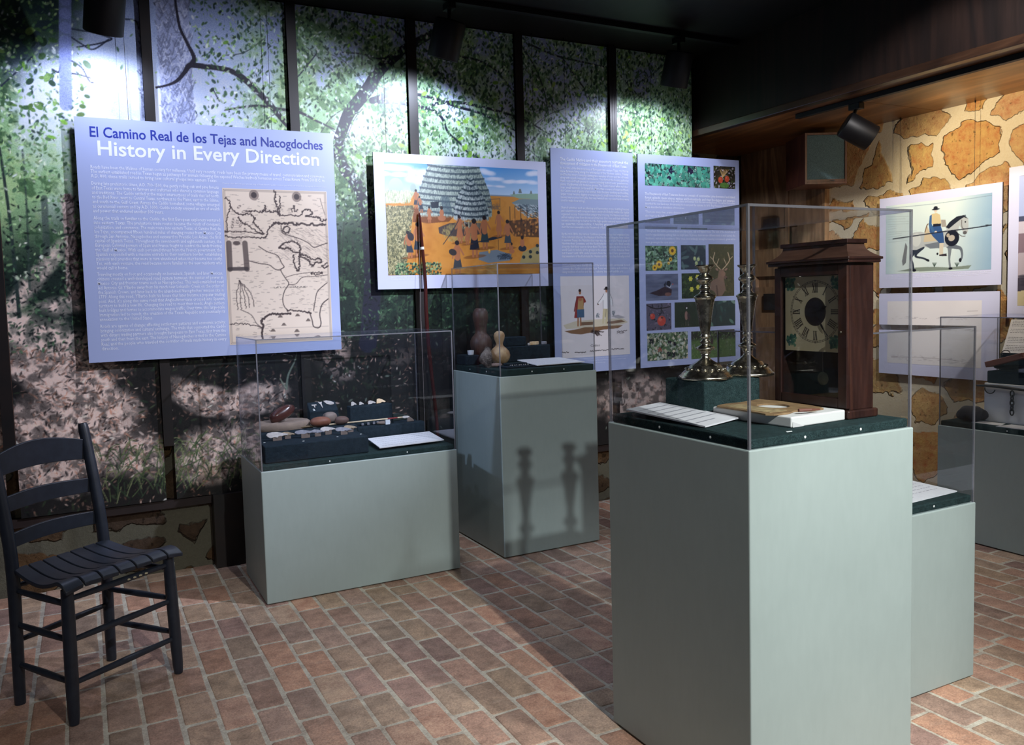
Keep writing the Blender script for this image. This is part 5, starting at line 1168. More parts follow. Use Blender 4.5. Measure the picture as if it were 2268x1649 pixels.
def paint_land():
    c = Paint(Q3R[0] + .055, Q3R[1] - .05, 1.19, 1.89, .004, (150, 160, 190), 4)
    t = (c.V - c.v0) / (c.v1 - c.v0); n = c.noise(.15, 4)
    for lo, hi, col in ((0.0, .12, (196, 186, 150)), (.12, .22, (70, 66, 78)), (.22, .42, (176, 166, 176)), (.42, .55, (128, 110, 122)), (.55, .64, (196, 190, 204)), (.64, .68, (70, 76, 104)), (.68, 1.01, (170, 184, 226))):
        c.mixmask(((t + (n - .5) * .05 >= lo) & (t + (n - .5) * .05 < hi)).astype(float), col)
    R = random.Random(4)
    for k in range(40): c.ell(R.uniform(c.u0, c.u1), R.uniform(1.28, 1.38), .03, .008, (50, 48, 60), 0, .6)
    return c
cl = paint_land(); print_mesh('printed_landscape', cl.a, (cl.u0, cl.u1, cl.v0, cl.v1), FP(.0006, 'B'), M_PRINT, T7)['label'] = 'hazy landscape picture'

# ---------------------------------------------------------------- objects in the cases
M_STEEL = NT('old silver plate', 0.2, (176, 166, 146), 1.0).m
def silver():
    t = NT('tarnished silver plate', 0.2, (150, 140, 122), 1.0); v = t.coord(); n = t.noise(v, 26, 5, 0.7)
    t.base(t.ramp(n, [(0.32, (104, 98, 88)), (0.6, (216, 208, 188))])); r = t.add('ShaderNodeMapRange'); r.inputs['To Min'].default_value = 0.12; r.inputs['To Max'].default_value = 0.4; t.link(n, r.inputs['Value']); t.link(r.outputs[0], t.b.inputs['Roughness'])
    t.bump(t.noise(v, 150, 3), .12, .001); return t.m
M_SILVER = silver()
M_MAHOG = wood('old mahogany', (62, 37, 31), (50, 30, 27), (74, 45, 36), 4, (1, 1, .12), 0.35)
M_MAHOG2 = wood('lighter mahogany hood', (110, 80, 66), (88, 62, 52), (126, 96, 80), 4, (.12, .12, 1), 0.3)  # hood colour lighter than the case
M_STONE_G = noisy('tan sandstone slab', (128, 112, 102), (152, 134, 120), 30, 0.85, .5, .003)
M_MANO = noisy('polished brown stone', (84, 50, 44), (70, 40, 38), 40, 0.25, .05)
M_ROCK1 = noisy('reddish brown stone', (134, 84, 64), (116, 70, 54), 30, 0.55, .2)
M_ROCK2 = noisy('brown pebble', (104, 78, 70), (88, 68, 62), 30, 0.6, .2)
M_ROCK3 = noisy('grey brown pebble', (132, 116, 108), (114, 100, 94), 30, 0.6, .2)
M_FLINT = noisy('pale flint', (200, 194, 190), (150, 144, 142), 60, 0.55, .5)
M_FLINT2 = noisy('tan flint', (168, 148, 120), (132, 116, 98), 60, 0.55, .5)
M_FLINT3 = noisy('grey flint', (150, 150, 158), (112, 112, 122), 60, 0.5, .5)
M_FLINT4 = noisy('amber flint', (216, 176, 120), (226, 206, 176), 60, 0.5, .5)
M_CANE = noisy('pale cane shaft', (214, 196, 166), (190, 168, 134), 60, 0.5, 0)
M_CANE2 = noisy('brown cane shaft', (130, 108, 72), (90, 74, 54), 60, 0.6, 0)
M_RED = NT('red sinew binding', 0.6, (130, 40, 40)).m
M_ACRB = NT('frosted acrylic block', 0.4, (200, 206, 214)).m
M_IRON = noisy('dark wrought iron', (26, 26, 32), (44, 40, 42), 40, 0.6, .4, .002)
M_WHITE = NT('white painted block', 0.5, (222, 226, 232)).m
M_PLANK = noisy('reddish weathered wood', (122, 72, 56), (98, 58, 46), 20, 0.6, .3, stretch=(1, .2, 1))
def zb(x0, x1, y0, y1, z0, z1): return MB().box(x0, x1, y0, y1, z0, z1)
def riser(q, label, mat=M_CARPET2, rot=0.0, bevel=0.006):
    x0, x1, y0, y1, z0, z1 = q; c = ((x0 + x1) / 2, (y0 + y1) / 2, z0); b = MB()
    if rot: b.M = Matrix.Translation(c) @ Matrix.Rotation(rot, 4, 'Z') @ Matrix.Translation(-Vector(c))
    return tag(b.box(*q).build('display_riser', mat, bevel=bevel, seg=3), label, 'riser', 'felt covered risers')
def card(pts, label, lines=6, th=0.004, text_=True, rows=None):
    """pts: four corners (front left, front right, back right, back left)"""
    P = [Vector(p) for p in pts]; nrm = (P[1] - P[0]).cross(P[3] - P[0]).normalized(); c = sum(P, Vector()) / 4
    t = thing('caption_card', tuple(c), label, 'label card')
    MB()._add([tuple(p) for p in P] + [tuple(p - nrm * th) for p in P], [(0, 1, 2, 3), (7, 6, 5, 4), (0, 4, 5, 1), (1, 5, 6, 2), (2, 6, 7, 3), (3, 7, 4, 0)]).build('card', M_CARD, t)
    R = random.Random(len(label)); V = []; F = []
    for i in range(lines):
        a = 0.14 + 0.72 * i / max(1, lines - 1); x = .06
        end = .94 if i < lines - 1 else .6
        while x < end:
            w_ = R.uniform(.012, .045)
            q = []
            for (s, r) in ((x, a), (min(end, x + w_), a), (min(end, x + w_), a + .018), (x, a + .018)):
                A = P[0].lerp(P[1], s); B = P[3].lerp(P[2], s); q.append(tuple(A.lerp(B, 1 - r) + nrm * .0004))
            o = len(V); V += q; F.append((o, o + 1, o + 2, o + 3)); x += w_ + .012
    m = MB(); m.v = V; m.f = F; m.build('printed_lines', M_INKL, t)
    return t
DK1, DK2, DK3, DK4, DK5 = .614, .952, .955, .617, .607
# --- case 1: grinding stones, points, arrow
riser((0.692, 1.168, 3.594, 3.80, DK1, 0.693), 'long dark felt riser in front, holding seven spear points')
riser((1.200, 1.560, 3.862, 3.905, DK1, 0.693), 'low dark felt riser under the tip of the arrow')
riser((0.690, 1.185, 3.812, 4.02, DK1, 0.716), 'dark felt riser under the grinding slab and stones')
riser((1.186, 1.412, 3.93, 3.99, DK1, 0.790), 'upright dark felt block carrying four small points on its top')
def flat_stone(poly, z0, z1, label, mat):
    n = len(poly); cx = sum(p[0] for p in poly) / n; cy = sum(p[1] for p in poly) / n
    P, _ = crv([(x, y) for x, y in poly + poly[:1]]); P = P[:-1]; n = len(P); R = random.Random(4)
    V = []; rings = [(.94, z0), (1.0, z0 + (z1 - z0) * .35), (.985, z0 + (z1 - z0) * .8), (.93, z1), (.6, z1 + .002), (.3, z1 - .003)]
    for s, z in rings: V += [(cx + (x - cx) * s * (1 + R.uniform(-.012, .012)), cy + (y - cy) * s * (1 + R.uniform(-.012, .012)), z + R.uniform(-.0012, .0012) * (z > z0)) for x, y in P]
    F = [(k * n + i, k * n + (i + 1) % n, (k + 1) * n + (i + 1) % n, (k + 1) * n + i) for k in range(len(rings) - 1) for i in range(n)]
    F += [tuple(range(n - 1, -1, -1)), tuple((len(rings) - 1) * n + i for i in range(n))]
    m = MB(); m.v = V; m.f = F; o = m.build('grinding_slab', mat, smooth=True); return tag(o, label, 'stone')
flat_stone([(0.722, 3.86), (0.80, 3.830), (0.89, 3.835), (0.955, 3.86), (0.978, 3.93), (0.93, 4.0), (0.86, 4.015), (0.77, 3.99), (0.71, 3.93)], .7166, .752, 'flat tan grinding slab under the brown oblong stone', M_STONE_G)
def pebble(c, r, mat, label, rot=(0, 0, 0), seed=1, amp=.03, name='stone', p=.85):
    e = Matrix.Rotation(rot[2], 3, 'Z') @ Matrix.Rotation(rot[1], 3, 'Y') @ Matrix.Rotation(rot[0], 3, 'X')
    return tag(MB().blob(c, r, seed, amp, M=e, p=p).build(name, mat, smooth='full'), label, 'stone')
pebble((.842, 3.90, .7915), (.066, .029, .030), M_MANO, 'polished dark brown oblong grinding stone on the slab', (0, -.42, .25), 3, name='grinding_stone')
pebble((1.014, 3.85, .7415), (.050, .030, .0240), M_ROCK1, 'reddish brown loaf-shaped stone beside the slab', (0, 0, 0), 5)
pebble((1.086, 3.945, .745), (.036, .026, .0275), M_ROCK3, 'pale grey-brown stone behind the reddish one', (0, 0, .1), 6)
pebble((1.118, 3.855, .7378), (.034, .026, .0205), M_ROCK2, 'small round brown stone, beside the reddish one', (0, 0, 0), 7)
pebble((1.345, 3.883, .7025), (.036, .014, .0095), M_ROCK3, 'thin flat grey stone on the riser under the arrow', (0, 0, 0), 8)
# small sloped block with bone pieces
b = MB(); b._add([(.992, 3.955, .717), (1.136, 3.955, .717), (1.136, 4.02, .717), (.992, 4.02, .717), (.992, 3.960, .776), (1.136, 3.960, .776), (1.136, 4.018, .820), (.992, 4.018, .820)], [(0, 3, 2, 1), (4, 5, 6, 7), (0, 1, 5, 4), (1, 2, 6, 5), (2, 3, 7, 6), (3, 0, 4, 7)])
tag(b.build('display_riser', M_CARPET2, bevel=.005, seg=3), 'small sloping dark felt block with bone pieces and the number 2', 'riser', 'felt covered risers')
SLO = Matrix.Translation((.992, 3.9605, .7775)) @ Matrix.Rotation(math.atan2(.044, .058), 4, 'X')
def slope_piece(poly, label, mat, name='bone_piece', th=.004):
    tag(MB().prism(poly, .0003, th, SLO).build(name, mat, bevel=.0008), label, 'artifact')
slope_piece([(.018, .048), (.042, .048), (.043, .041), (.034, .040), (.033, .026), (.028, .026), (.027, .040), (.018, .041)], 'small T-shaped white bone piece above the number 2', M_FLINT)
slope_piece([(.054, .066), (.064, .062), (.072, .062), (.076, .068), (.070, .050), (.070, .022), (.067, .020), (.062, .046), (.056, .058)], 'white tooth-shaped bone point in the middle of the sloping block', M_FLINT)
slope_piece([(.082, .068), (.098, .070), (.118, .064), (.134, .050), (.130, .040), (.112, .036), (.094, .046)], 'large pale oval flint flake on the sloping block', M_FLINT)
n2 = thing('number_marker', (1.02, 3.97, .78), 'white number 2 marker on the sloping felt block', 'marker')
join_text('numeral', [('2', .018, .029, .007)], SLO, M_SCREW, n2, .018, .0006, .0006)
# spear points on small blocks
PTS = [((.778, 3.722, .712), .050, .020, .05, M_FLINT, 'large cream spear point, leftmost on the long riser'), ((.830, 3.742, .708), .034, .014, -.25, M_FLINT2, 'small tan spear point behind the large cream one'),
       ((.907, 3.718, .712), .050, .014, -.30, M_FLINT3, 'long grey-white notched spear point'), ((.966, 3.726, .708), .034, .013, -.45, M_FLINT3, 'dark grey spear point in the middle of the long riser'),
       ((1.022, 3.748, .712), .038, .016, -.12, M_FLINT, 'pale pink-grey spear point right of the middle'), ((1.084, 3.700, .710), .040, .016, -.35, M_FLINT3, 'grey-pink broad spear point with a ragged foot'), ((1.132, 3.752, .709), .032, .014, -.30, M_FLINT2, 'tan-grey spear point, rightmost on the long riser')]
for i, ((x, y, z), l, w_, a, mt, lb) in enumerate(PTS):
    z += .004
    R = random.Random(i + 3)
    tp = [(-l, w_ * .25), (-l * .85, w_ * .7), (-l * .45, w_ * 1.0), (0, w_ * .85), (l * .5, w_ * .45), (l, -w_ * .1), (l * .8, -w_ * .35), (l * .55, -w_ * .3), (l * .35, -w_ * .55), (l * .15, -w_ * .4), (-l * .1, -w_ * .75), (-l * .4, -w_ * .6), (-l * .7, -w_ * .7), (-l * .95, -w_ * .3)]
    pl = [(px + R.uniform(-.0012, .0012), py + R.uniform(-.0012, .0012)) for px, py in tp]
    Mx = Matrix.Translation((x, y, z)) @ Matrix.Rotation(a, 4, 'Z') @ Matrix.Rotation(.72, 4, 'X')
    t = tag(MB().prism(pl[::-1], 0, .005, Mx).build('spear_point', mt, bevel=.0012), lb, 'spear point', 'flint points in the low case')
    MB().box(x - l * .45, x + l * .35, y - w_ * .55, y + w_ * .1, .6935, z - .0028).build('support_block', M_ROCK3, t)
for i, (x, y, z, l, h_, lb) in enumerate(((1.215, 3.955, .7905, .015, .022, 'tiny notched cream point, leftmost on the upright block'), (1.255, 3.955, .7905, .013, .018, 'tiny stubby cream point, second on the upright block'), (1.312, 3.958, .7905, .022, .020, 'cream point lying third on the upright block'), (1.362, 3.962, .7905, .026, .026, 'large amber-edged point, rightmost on the upright block'))):
    pl = [(-l, 0), (-l * .8, h_ * .9), (-l * .3, h_), (l * .3, h_ * .75), (l, h_ * .3), (l * .7, h_ * .15), (l * .2, h_ * .25), (-l * .2, .001)]
    Mx = Matrix.Translation((x, y, z)) @ Matrix.Rotation(math.radians(70), 4, 'X')
    tag(MB().prism(pl, 0, .004, Mx).build('arrow_point', M_FLINT4 if i == 3 else M_FLINT, bevel=.0008), lb, 'arrow point', 'small points on the upright block')
for i, (x, z) in enumerate(((1.245, .722), (1.275, .724), (1.305, .726), (1.325, .727))):
    tag(MB().box(x - .006, x + .006, 3.915, 3.922, .6935, .7035 + i * .001).build('tiny_bead', M_FLINT3, bevel=.001), 'tiny grey bead, %s in the row before the upright block' % ('first', 'second', 'third', 'fourth')[i], 'bead', 'tiny beads before the upright block')
tag(MB().prism([(-.052, 0), (-.050, .036), (-.018, .034), (.02, .022), (.050, .002), (.05, 0)], 0, .016, Matrix.Translation((1.478, 3.985, .6935 + 0)) @ Matrix.Rotation(math.pi / 2, 4, 'X')).build('axe_blade', noisy('dark green stone', (42, 56, 54), (30, 42, 44), 40, .5, .2), bevel=.004), 'dark green wedge-shaped stone behind the arrow tip', 'stone')
riser((1.415, 1.545, 3.935, 3.995, DK1, 0.692), 'small felt riser under the dark green wedge stone')
tag(MB().prism([(-.018, 0), (-.016, .020), (.0, .022), (.018, .008), (.02, 0)], 0, .010, Matrix.Translation((1.492, 3.90, .6935)) @ Matrix.Rotation(math.pi / 2, 4, 'X')).build('stone_chip', M_ROCK3, bevel=.002), 'small grey stone chip behind the arrowhead', 'stone')
# the arrow
ya = 3.83
A0, A1 = Vector((.805, ya + .012, .7245)), Vector((1.482, ya + .045, .7215))
ar = thing('cane_arrow', tuple(A0.lerp(A1, .5)), 'long cane arrow with feathered tail and white stone tip', 'arrow')
q = lambda s, dz=0: A0.lerp(A1, s) + Vector((0, 0, dz))
MB().tube([q(0), q(.27)], .0045, 10).build('nock_end', M_CANE2, ar); MB().tube([q(.2705), q(.33)], .0038, 10).build('binding', M_RED, ar)
MB().tube([q(.3305), q(.82)], .0034, 10).build('shaft', M_CANE, ar); MB().tube([q(.8205), q(.90)], .0036, 10).build('binding', M_RED, ar); MB().tube([q(.9005), q(.94)], .0036, 10).build('shaft', M_CANE, ar)
MB().prism([(0, -.003), (.012, -.008), (.030, -.005), (.042, 0), (.030, .005), (.012, .007), (0, .003)], -.002, .002, Matrix.Translation(q(.94)) @ Matrix.Rotation(math.radians(60), 4, 'X')).build('stone_tip', M_FLINT, ar, bevel=.001)
for k in range(9):
    p = q(.06 + k * .024, .004); MB().prism([(0, 0), (.009, .006), (.011, .010), (.003, .005)], -.0006, .0006, Matrix.Translation(p) @ Matrix.Rotation(math.pi / 2, 4, 'X')).build('feather_barb', M_FLINT2 if k % 2 else M_IRON, ar)
for s, lb, z0 in ((.27, 'left', .7165), (.82, 'right', .6935)):
    p = q(s); tag(MB().box(p.x - .012, p.x + .012, p.y - .006, p.y + .006, z0, p.z - .0047).build('arrow_rest', M_ACRB, bevel=.001), 'small frosted block holding up the %s part of the arrow' % ('feathered' if lb == 'left' else 'red-bound front'), 'stand')
for i, (x, y) in enumerate(((.712, 3.69), (.872, 3.625), (1.036, 3.648), (1.150, 3.655))):
    tag(MB().prism([(-.005, -.003), (.005, -.003), (.003, .003), (-.002, .002)], .6935, .6948, Matrix.Translation((x, y, 0))).build('number_tag', M_SCREW), 'tiny white number tag on the long riser, %s from its left end' % ('first', 'second', 'third', 'fourth')[i], 'tag', 'tiny number tags')
card([(1.222, 3.600, .630), (1.560, 3.622, .630), (1.575, 3.845, .640), (1.238, 3.830, .640)], 'white caption card lying at the right of the long spear point riser', 5)
# --- case 2: gourds, fur, card
M_GOURD = noisy('dried tan gourd', (150, 108, 70), (206, 178, 138), 26, .45, .1, detail=8)
M_GOURD2 = noisy('dark brown gourd', (84, 58, 46), (60, 42, 38), 16, .5, .1)
riser((1.862, 1.945, 3.985, 4.115, DK2, 1.006), 'dark felt block at the left under the dark brown gourd')
riser((2.120, 2.408, 4.005, 4.112, DK2, 1.040), 'wide dark felt riser at the back of the tall narrow case')
riser((2.122, 2.262, 4.025, 4.105, 1.0405, 1.092), 'small dark felt block on top of the wide riser')
tag(MB().lathe([(.004, .9525), (.028, .953), (.034, .958), (.034, 1.0), (.046, 1.012), (.0575, 1.032), (.0625, 1.058), (.060, 1.082), (.050, 1.102), (.038, 1.114), (.032, 1.124), (.031, 1.140), (.034, 1.160), (.039, 1.182), (.043, 1.204), (.0435, 1.222), (.040, 1.240), (.030, 1.256), (.020, 1.2605), (.018, 1.258)], 1.9855, 4.045, 40).build('bottle_gourd', M_GOURD2, smooth='full'), 'dark brown double-bulbed gourd bottle', 'gourd')
g = thing('bottle_gourd', (2.037, 3.925, DK2), 'pale tan bottle gourd with mottled base in front of the fur', 'gourd')
gz = .0075
MB().lathe([(r, z + gz) for r, z in [(.004, .945), (.024, .946), (.043, .958), (.055, .978), (.0575, .995), (.052, 1.015), (.038, 1.032), (.022, 1.045), (.0185, 1.056), (.022, 1.068), (.028, 1.084), (.0305, 1.100), (.027, 1.115), (.016, 1.125), (.006, 1.1275)]], 2.037, 3.925, 40).build('gourd_body', M_GOURD, g, smooth='full')
MB().lathe([(.004, 1.135), (.003, 1.141)], 2.037, 3.925, 8).build('stem_stub', M_GOURD2, g)
# fur pelt: lumpy body with thousands of short guard hairs
def fur(name, cs, label, mat, seed):
    R = random.Random(seed); m = MB()
    P, W = crv([c[:3] for c in cs], [c[3] for c in cs], 5); m.tube(P, W, 16, flat=.55)
    t = thing(name, P[len(P) // 2], label, 'fur'); m.build('pelt', mat, t, smooth='full')
    h = MB()
    for k in range(5200):
        i = R.randrange(len(P) - 1); p = Vector(P[i]).lerp(Vector(P[i + 1]), R.random()); w_ = W[i]; a = R.uniform(0, 6.28); d = (Vector(P[i + 1]) - Vector(P[i])).normalized()
        ref = Vector((0, 0, 1)); s1 = d.cross(ref).normalized(); s2 = d.cross(s1).normalized()
        n = s1 * math.cos(a) + s2 * (math.sin(a) * .55); o = p + n * w_ * .95; q = o + (n.normalized() * .004 + d * .010 + Vector((R.uniform(-.003, .003), R.uniform(-.003, .003), R.uniform(-.003, .003))))
        s = d.cross(n).normalized() * .0008; h._add([tuple(o - s), tuple(o + s), tuple(q)], [(0, 1, 2)])
    o = h.build('guard_hairs', mat, t); o['kind'] = 'stuff'; return t
M_FUR = noisy('grey brown fur', (150, 140, 132), (92, 80, 72), 60, .9, 0)
fur('fur_pelt', [(1.975, 3.950, 1.046, .012), (1.958, 3.915, 1.032, .018), (1.935, 3.885, 1.008, .032), (1.912, 3.85, .990, .034), (1.893, 3.80, .976, .020), (1.885, 3.765, .966, .011)], 'grey-brown animal fur draped between the two gourds', M_FUR, 5)
pebble((1.935, 3.775, .9635), (.034, .022, .0105), noisy('pinkish stone', (150, 128, 120), (128, 106, 102), 40, .7, .2), 'small pinkish flat stone in front of the fur', (0, 0, 0), 3)
tag(MB().lathe([(.012, 1.0065), (.016, 1.010), (.0185, 1.032), (.0165, 1.032), (.013, 1.012)], 1.898, 4.0, 20).build('small_cup', M_WHITE, smooth=True), 'small white cup on the felt block beside the fur', 'cup')
tr = thing('bead_tray', (2.01, 3.70, DK2), 'dark felt tray with small pale beads at the front of the tall narrow case', 'tray')
MB().box(1.925, 2.085, 3.632, 3.735, DK2 + .0005, .962).build('felt_tray', M_CARPET2, tr, bevel=.003); MB().box(1.955, 2.075, 3.69, 3.73, .9622, .974).build('raised_row', M_CARPET2, tr, bevel=.002)
for i in range(9): MB().blob((1.962 + i * .0130, 3.665 + .004 * (i % 2), .9655), (.0035, .0035, .0032), i, 0, 10, 6).build('bead', M_FLINT if i % 3 else M_FLINT3, tr, smooth='full')
card([(2.098, 3.625, .962), (2.398, 3.640, .962), (2.368, 3.85, .976), (2.110, 3.86, .976)], 'white caption card beside the bead tray in the tall narrow case', 6)
tag(MB().prism([(-.034, -.012), (-.022, .008), (0, .014), (.014, .008), (.038, .004), (.024, -.006), (.010, -.014), (-.012, -.008)], 1.0405, 1.060, Matrix.Translation((2.312, 4.03, 0))).build('shell_piece', M_FLINT4, bevel=.003), 'pinkish shell piece on the wide felt riser', 'shell')
tag(MB().prism([(-.02, -.006), (-.012, .010), (.0, .004), (.018, -.004), (.006, -.008)], 1.0405, 1.058, Matrix.Translation((2.380, 4.03, 0))).build('shell_piece', M_FLINT3, bevel=.003), 'small grey shell piece at the right end of the wide riser', 'shell')
tag(MB().prism([(-.010, -.006), (-.004, .008), (.006, .004), (.004, -.008)], 1.0405, 1.054, Matrix.Translation((2.272, 4.015, 0))).build('shell_piece', M_FLINT, bevel=.002), 'tiny white shell piece beside the small upper block', 'shell')
# --- case 3: candlesticks, clock, books and cards
rs = riser((1.585, 1.800, 1.79, 1.965, DK3 + .0004, 1.053), 'dark green felt riser under the two candlesticks', M_CARPET, 0.0, .005)
K = .077 / 170
PROF = [(20, 888), (168, 888), (172, 880), (168, 868), (156, 862), (150, 850), (138, 840), (128, 828), (108, 815), (98, 800), (80, 788), (62, 778), (46, 768), (34, 758), (26, 745), (24, 735), (30, 724), (36, 718), (32, 710), (44, 702), (57, 694), (60, 688), (56, 680), (40, 672), (28, 664), (30, 655), (36, 648), (30, 640), (22, 630), (26, 618), (34, 610), (30, 604), (26, 598), (28, 590), (36, 540), (46, 470), (56, 400), (62, 370), (64, 362), (70, 356), (72, 349), (64, 341), (48, 332), (34, 322), (28, 310), (34, 298), (38, 290), (30, 280), (26, 270), (34, 258), (50, 246), (56, 236), (54, 226), (44, 214), (28, 204), (24, 196), (32, 186), (40, 172), (46, 160), (58, 152), (62, 146), (60, 140), (40, 142), (34, 160)]
def candlestick(x, y, z, label):
    t = thing('silver_candlestick', (x, y, z), label, 'candlestick', 'tarnished silver candlesticks')
    s = .335 / 748
    Pz = [(r * K, z + .0004 + (888 - p) * s) for r, p in PROF]
    MB().lathe(Pz[:17], x, y, 56, ripple=.012).build('foot', M_SILVER, t, smooth='full'); MB().lathe(Pz[16:43], x, y, 48).build('stem', M_SILVER, t, smooth='full'); MB().lathe(Pz[42:], x, y, 48).build('socket', M_SILVER, t, smooth='full')
    for k in range(16):
        a = k * math.pi / 8; r = 118 * K; MB().blob((x + r * math.cos(a), y + r * math.sin(a), z + (888 - 822) * s), (.0075, .0075, .0045), k, .05, 12, 8).build('embossed_leaf', M_SILVER, t, smooth='full')
candlestick(1.652, 1.860, 1.0535, 'left silver candlestick with a flaring foot, standing fully on the felt riser')
candlestick(1.814, 1.856, 1.0535, 'second silver candlestick next to the clock, foot overhanging the riser')
# clock (dial faces the aisle)
X0 = 1.837
ck_ = thing('shelf_clock', (1.89, 1.635, DK3 + .0005), 'old mahogany shelf clock with a cream Roman numeral dial', 'clock')
Z0 = DK3 + .0008
MB().frustum((1.829, 1.948, 1.503, 1.774), (1.829, 1.948, 1.503, 1.774), Z0, .979).build('plinth', M_MAHOG, ck_, bevel=.004)
cs_ = MB().box(1.845, 1.938, 1.512, 1.526, .9792, 1.376).box(1.845, 1.938, 1.751, 1.765, .9792, 1.376).box(1.925, 1.938, 1.5265, 1.7505, .9792, 1.376).box(1.845, 1.9245, 1.5265, 1.7505, .9792, .995).box(1.845, 1.9245, 1.5265, 1.7505, 1.36, 1.376)
cs_.build('case', M_MAHOG, ck_, bevel=.0015)
dr = MB().box(1.833, 1.8445, 1.512, 1.541, .983, 1.372).box(1.833, 1.8445, 1.741, 1.765, .983, 1.372).box(1.833, 1.8445, 1.5415, 1.7405, 1.346, 1.372).box(1.833, 1.8445, 1.5415, 1.7405, .983, 1.010).build('door', M_MAHOG, ck_, bevel=.002)
MB().box(1.838, 1.8400, 1.5415, 1.7405, 1.0102, 1.3458).build('glass', M_ACR, dr)
MB().lathe([(.006, 0), (.007, .004), (.004, .008)], n=16).build('dummy', M_MAHOG, ck_) if False else None
kn = MB(); kn.M = Matrix.Translation((1.8328, 1.528, 1.19)) @ Matrix.Rotation(-math.pi / 2, 4, 'Y'); kn.lathe([(.003, 0), (.003, .004), (.005, .006), (.004, .010)], n=14).build('knob', M_STEEL, dr)
hd = MB().box(1.822, 1.950, 1.498, 1.780, 1.3765, 1.385).box(1.818, 1.954, 1.494, 1.784, 1.3852, 1.392)
hd.build('cornice', M_MAHOG, ck_, bevel=.002)
prev = (1.822, 1.950, 1.498, 1.780); zz = 1.3922; hb = MB()
for k in range(1, 9):
    t_ = k / 8.0; i = .030 * (1 - (1 - t_) ** 2.2); cur = (1.822 + i, 1.950 - i, 1.498 + i, 1.780 - i); z1 = 1.3922 + .037 * t_; hb.frustum(prev, cur, zz, z1); prev, zz = cur, z1
hb.build('cove_hood', M_MAHOG2, ck_); MB().box(1.846, 1.926, 1.522, 1.756, 1.4294, 1.441).build('top_cap', M_MAHOG, ck_, bevel=.002)
def paint_dial():
    c = Paint(-1.7395, -1.5425, 1.133, 1.3445, .0011, (214, 198, 160), 3); cu, cz = -1.632, 1.245; R = random.Random(2)
    c.mixmask(np.clip(c.noise(.06, 4) - .45, 0, 1) * .8, (190, 170, 130)); ink = (34, 30, 34)
    for (x, y) in ((c.u0 + .018, c.v1 - .02), (c.u1 - .018, c.v1 - .02), (c.u0 + .022, c.v0 + .028), (c.u1 - .022, c.v0 + .028)):
        for k in range(40): c.ell(x + R.uniform(-.016, .016), y + R.uniform(-.016, .016), .005, .004, R.choice([(54, 112, 100), (34, 84, 78), (90, 140, 110)]), R.uniform(0, 3), .8)
    r0 = .087
    c.ell(cu, cz, r0, r0, (216, 200, 162))
    for r in (r0, r0 - .004): c.line([(cu + r * math.cos(a * math.pi / 30), cz + r * math.sin(a * math.pi / 30)) for a in range(61)], .0011, ink, .8, False)
    for k in range(60): a = k * math.pi / 30; c.line([(cu + r0 * math.cos(a), cz + r0 * math.sin(a)), (cu + (r0 - .004) * math.cos(a), cz + (r0 - .004) * math.sin(a))], .0009, ink, .8, False)
    for k in range(12): a = k * math.pi / 6; c.ell(cu + r0 * math.cos(a), cz + r0 * math.sin(a), .0018, .0018, ink)
    ru = ['XII', 'I', 'II', 'III', 'IIII', 'V', 'VI', 'VII', 'VIII', 'IX', 'X', 'XI']
    wd = {'I': .0052, 'V': .0088, 'X': .0090}
    for i, s in enumerate(ru):
        a = math.pi / 2 - i * math.pi / 6; er = (math.cos(a), math.sin(a)); et = (math.sin(a), -math.cos(a)); W = sum(wd[ch] for ch in s); x = -W / 2; h0, h1 = .055, .079
        G = lambda tx, ty: (cu + er[0] * ty + et[0] * tx, cz + er[1] * ty + et[1] * tx)
        for ch in s:
            w_ = wd[ch]
            if ch == 'I': c.line([G(x + w_ / 2, h0), G(x + w_ / 2, h1)], .0028, ink, 1, False)
            if ch == 'V': c.line([G(x + .001, h1), G(x + w_ / 2, h0)], .0030, ink, 1, False); c.line([G(x + w_ - .001, h1), G(x + w_ / 2, h0)], .0014, ink, 1, False)
            if ch == 'X': c.line([G(x + .001, h1), G(x + w_ - .001, h0)], .0030, ink, 1, False); c.line([G(x + w_ - .001, h1), G(x + .001, h0)], .0014, ink, 1, False)
            x += w_
        for hh in (h0, h1): c.line([G(-W / 2, hh), G(W / 2, hh)], .0010, ink, .8, False)
    c.ell(cu, cz, .037, .040, (40, 34, 34)); c.ell(cu, cz, .030, .033, (30, 30, 38))
    return c
cd = paint_dial(); cdz = print_mesh('dial', cd.a, (cd.u0, cd.u1, cd.v0, cd.v1), frameM('B', 1.8500), print_mat('painted clock dial', .5), ck_); cdz['label'] = 'cream dial with Roman numerals and green corners'
MB().box(1.8505, 1.8535, 1.5425, 1.7395, 1.133, 1.3445).build('dial_backboard', M_MAHOG, ck_)
MB().box(1.905, 1.9245, 1.5275, 1.7495, .9955, 1.13).build('inner_back', M_IRON, ck_)
def hand(ang, ln, nm, wd_, spade):
    a = math.radians(ang); d = (math.cos(a), math.sin(a)); n = (-d[1], d[0]); m = MB(); cu, cz = -1.632, 1.245
    G = lambda s, t: (cu + d[0] * s + n[0] * t, cz + d[1] * s + n[1] * t)
    pl = [G(-.008, -wd_), G(ln * .6, -wd_ * .7), G(ln * .66, -spade), G(ln * .80, -spade * .8), G(ln, 0), G(ln * .80, spade * .8), G(ln * .66, spade), G(ln * .6, wd_ * .7), G(-.008, wd_)]
    m.prism(pl, .0, .0008, frameM('B', 1.8478)); m.build(nm, M_BLACK, ck_)
hand(20, .045, 'hour_hand', .0016, .0055); hand(-58, .066, 'minute_hand', .0012, .0034)
pm = thing if False else None
pr_ = MB().tube([(1.870, 1.622, 1.133), (1.870, 1.622, 1.072)], .0012, 8).build('pendulum_rod', M_STEEL, ck_)
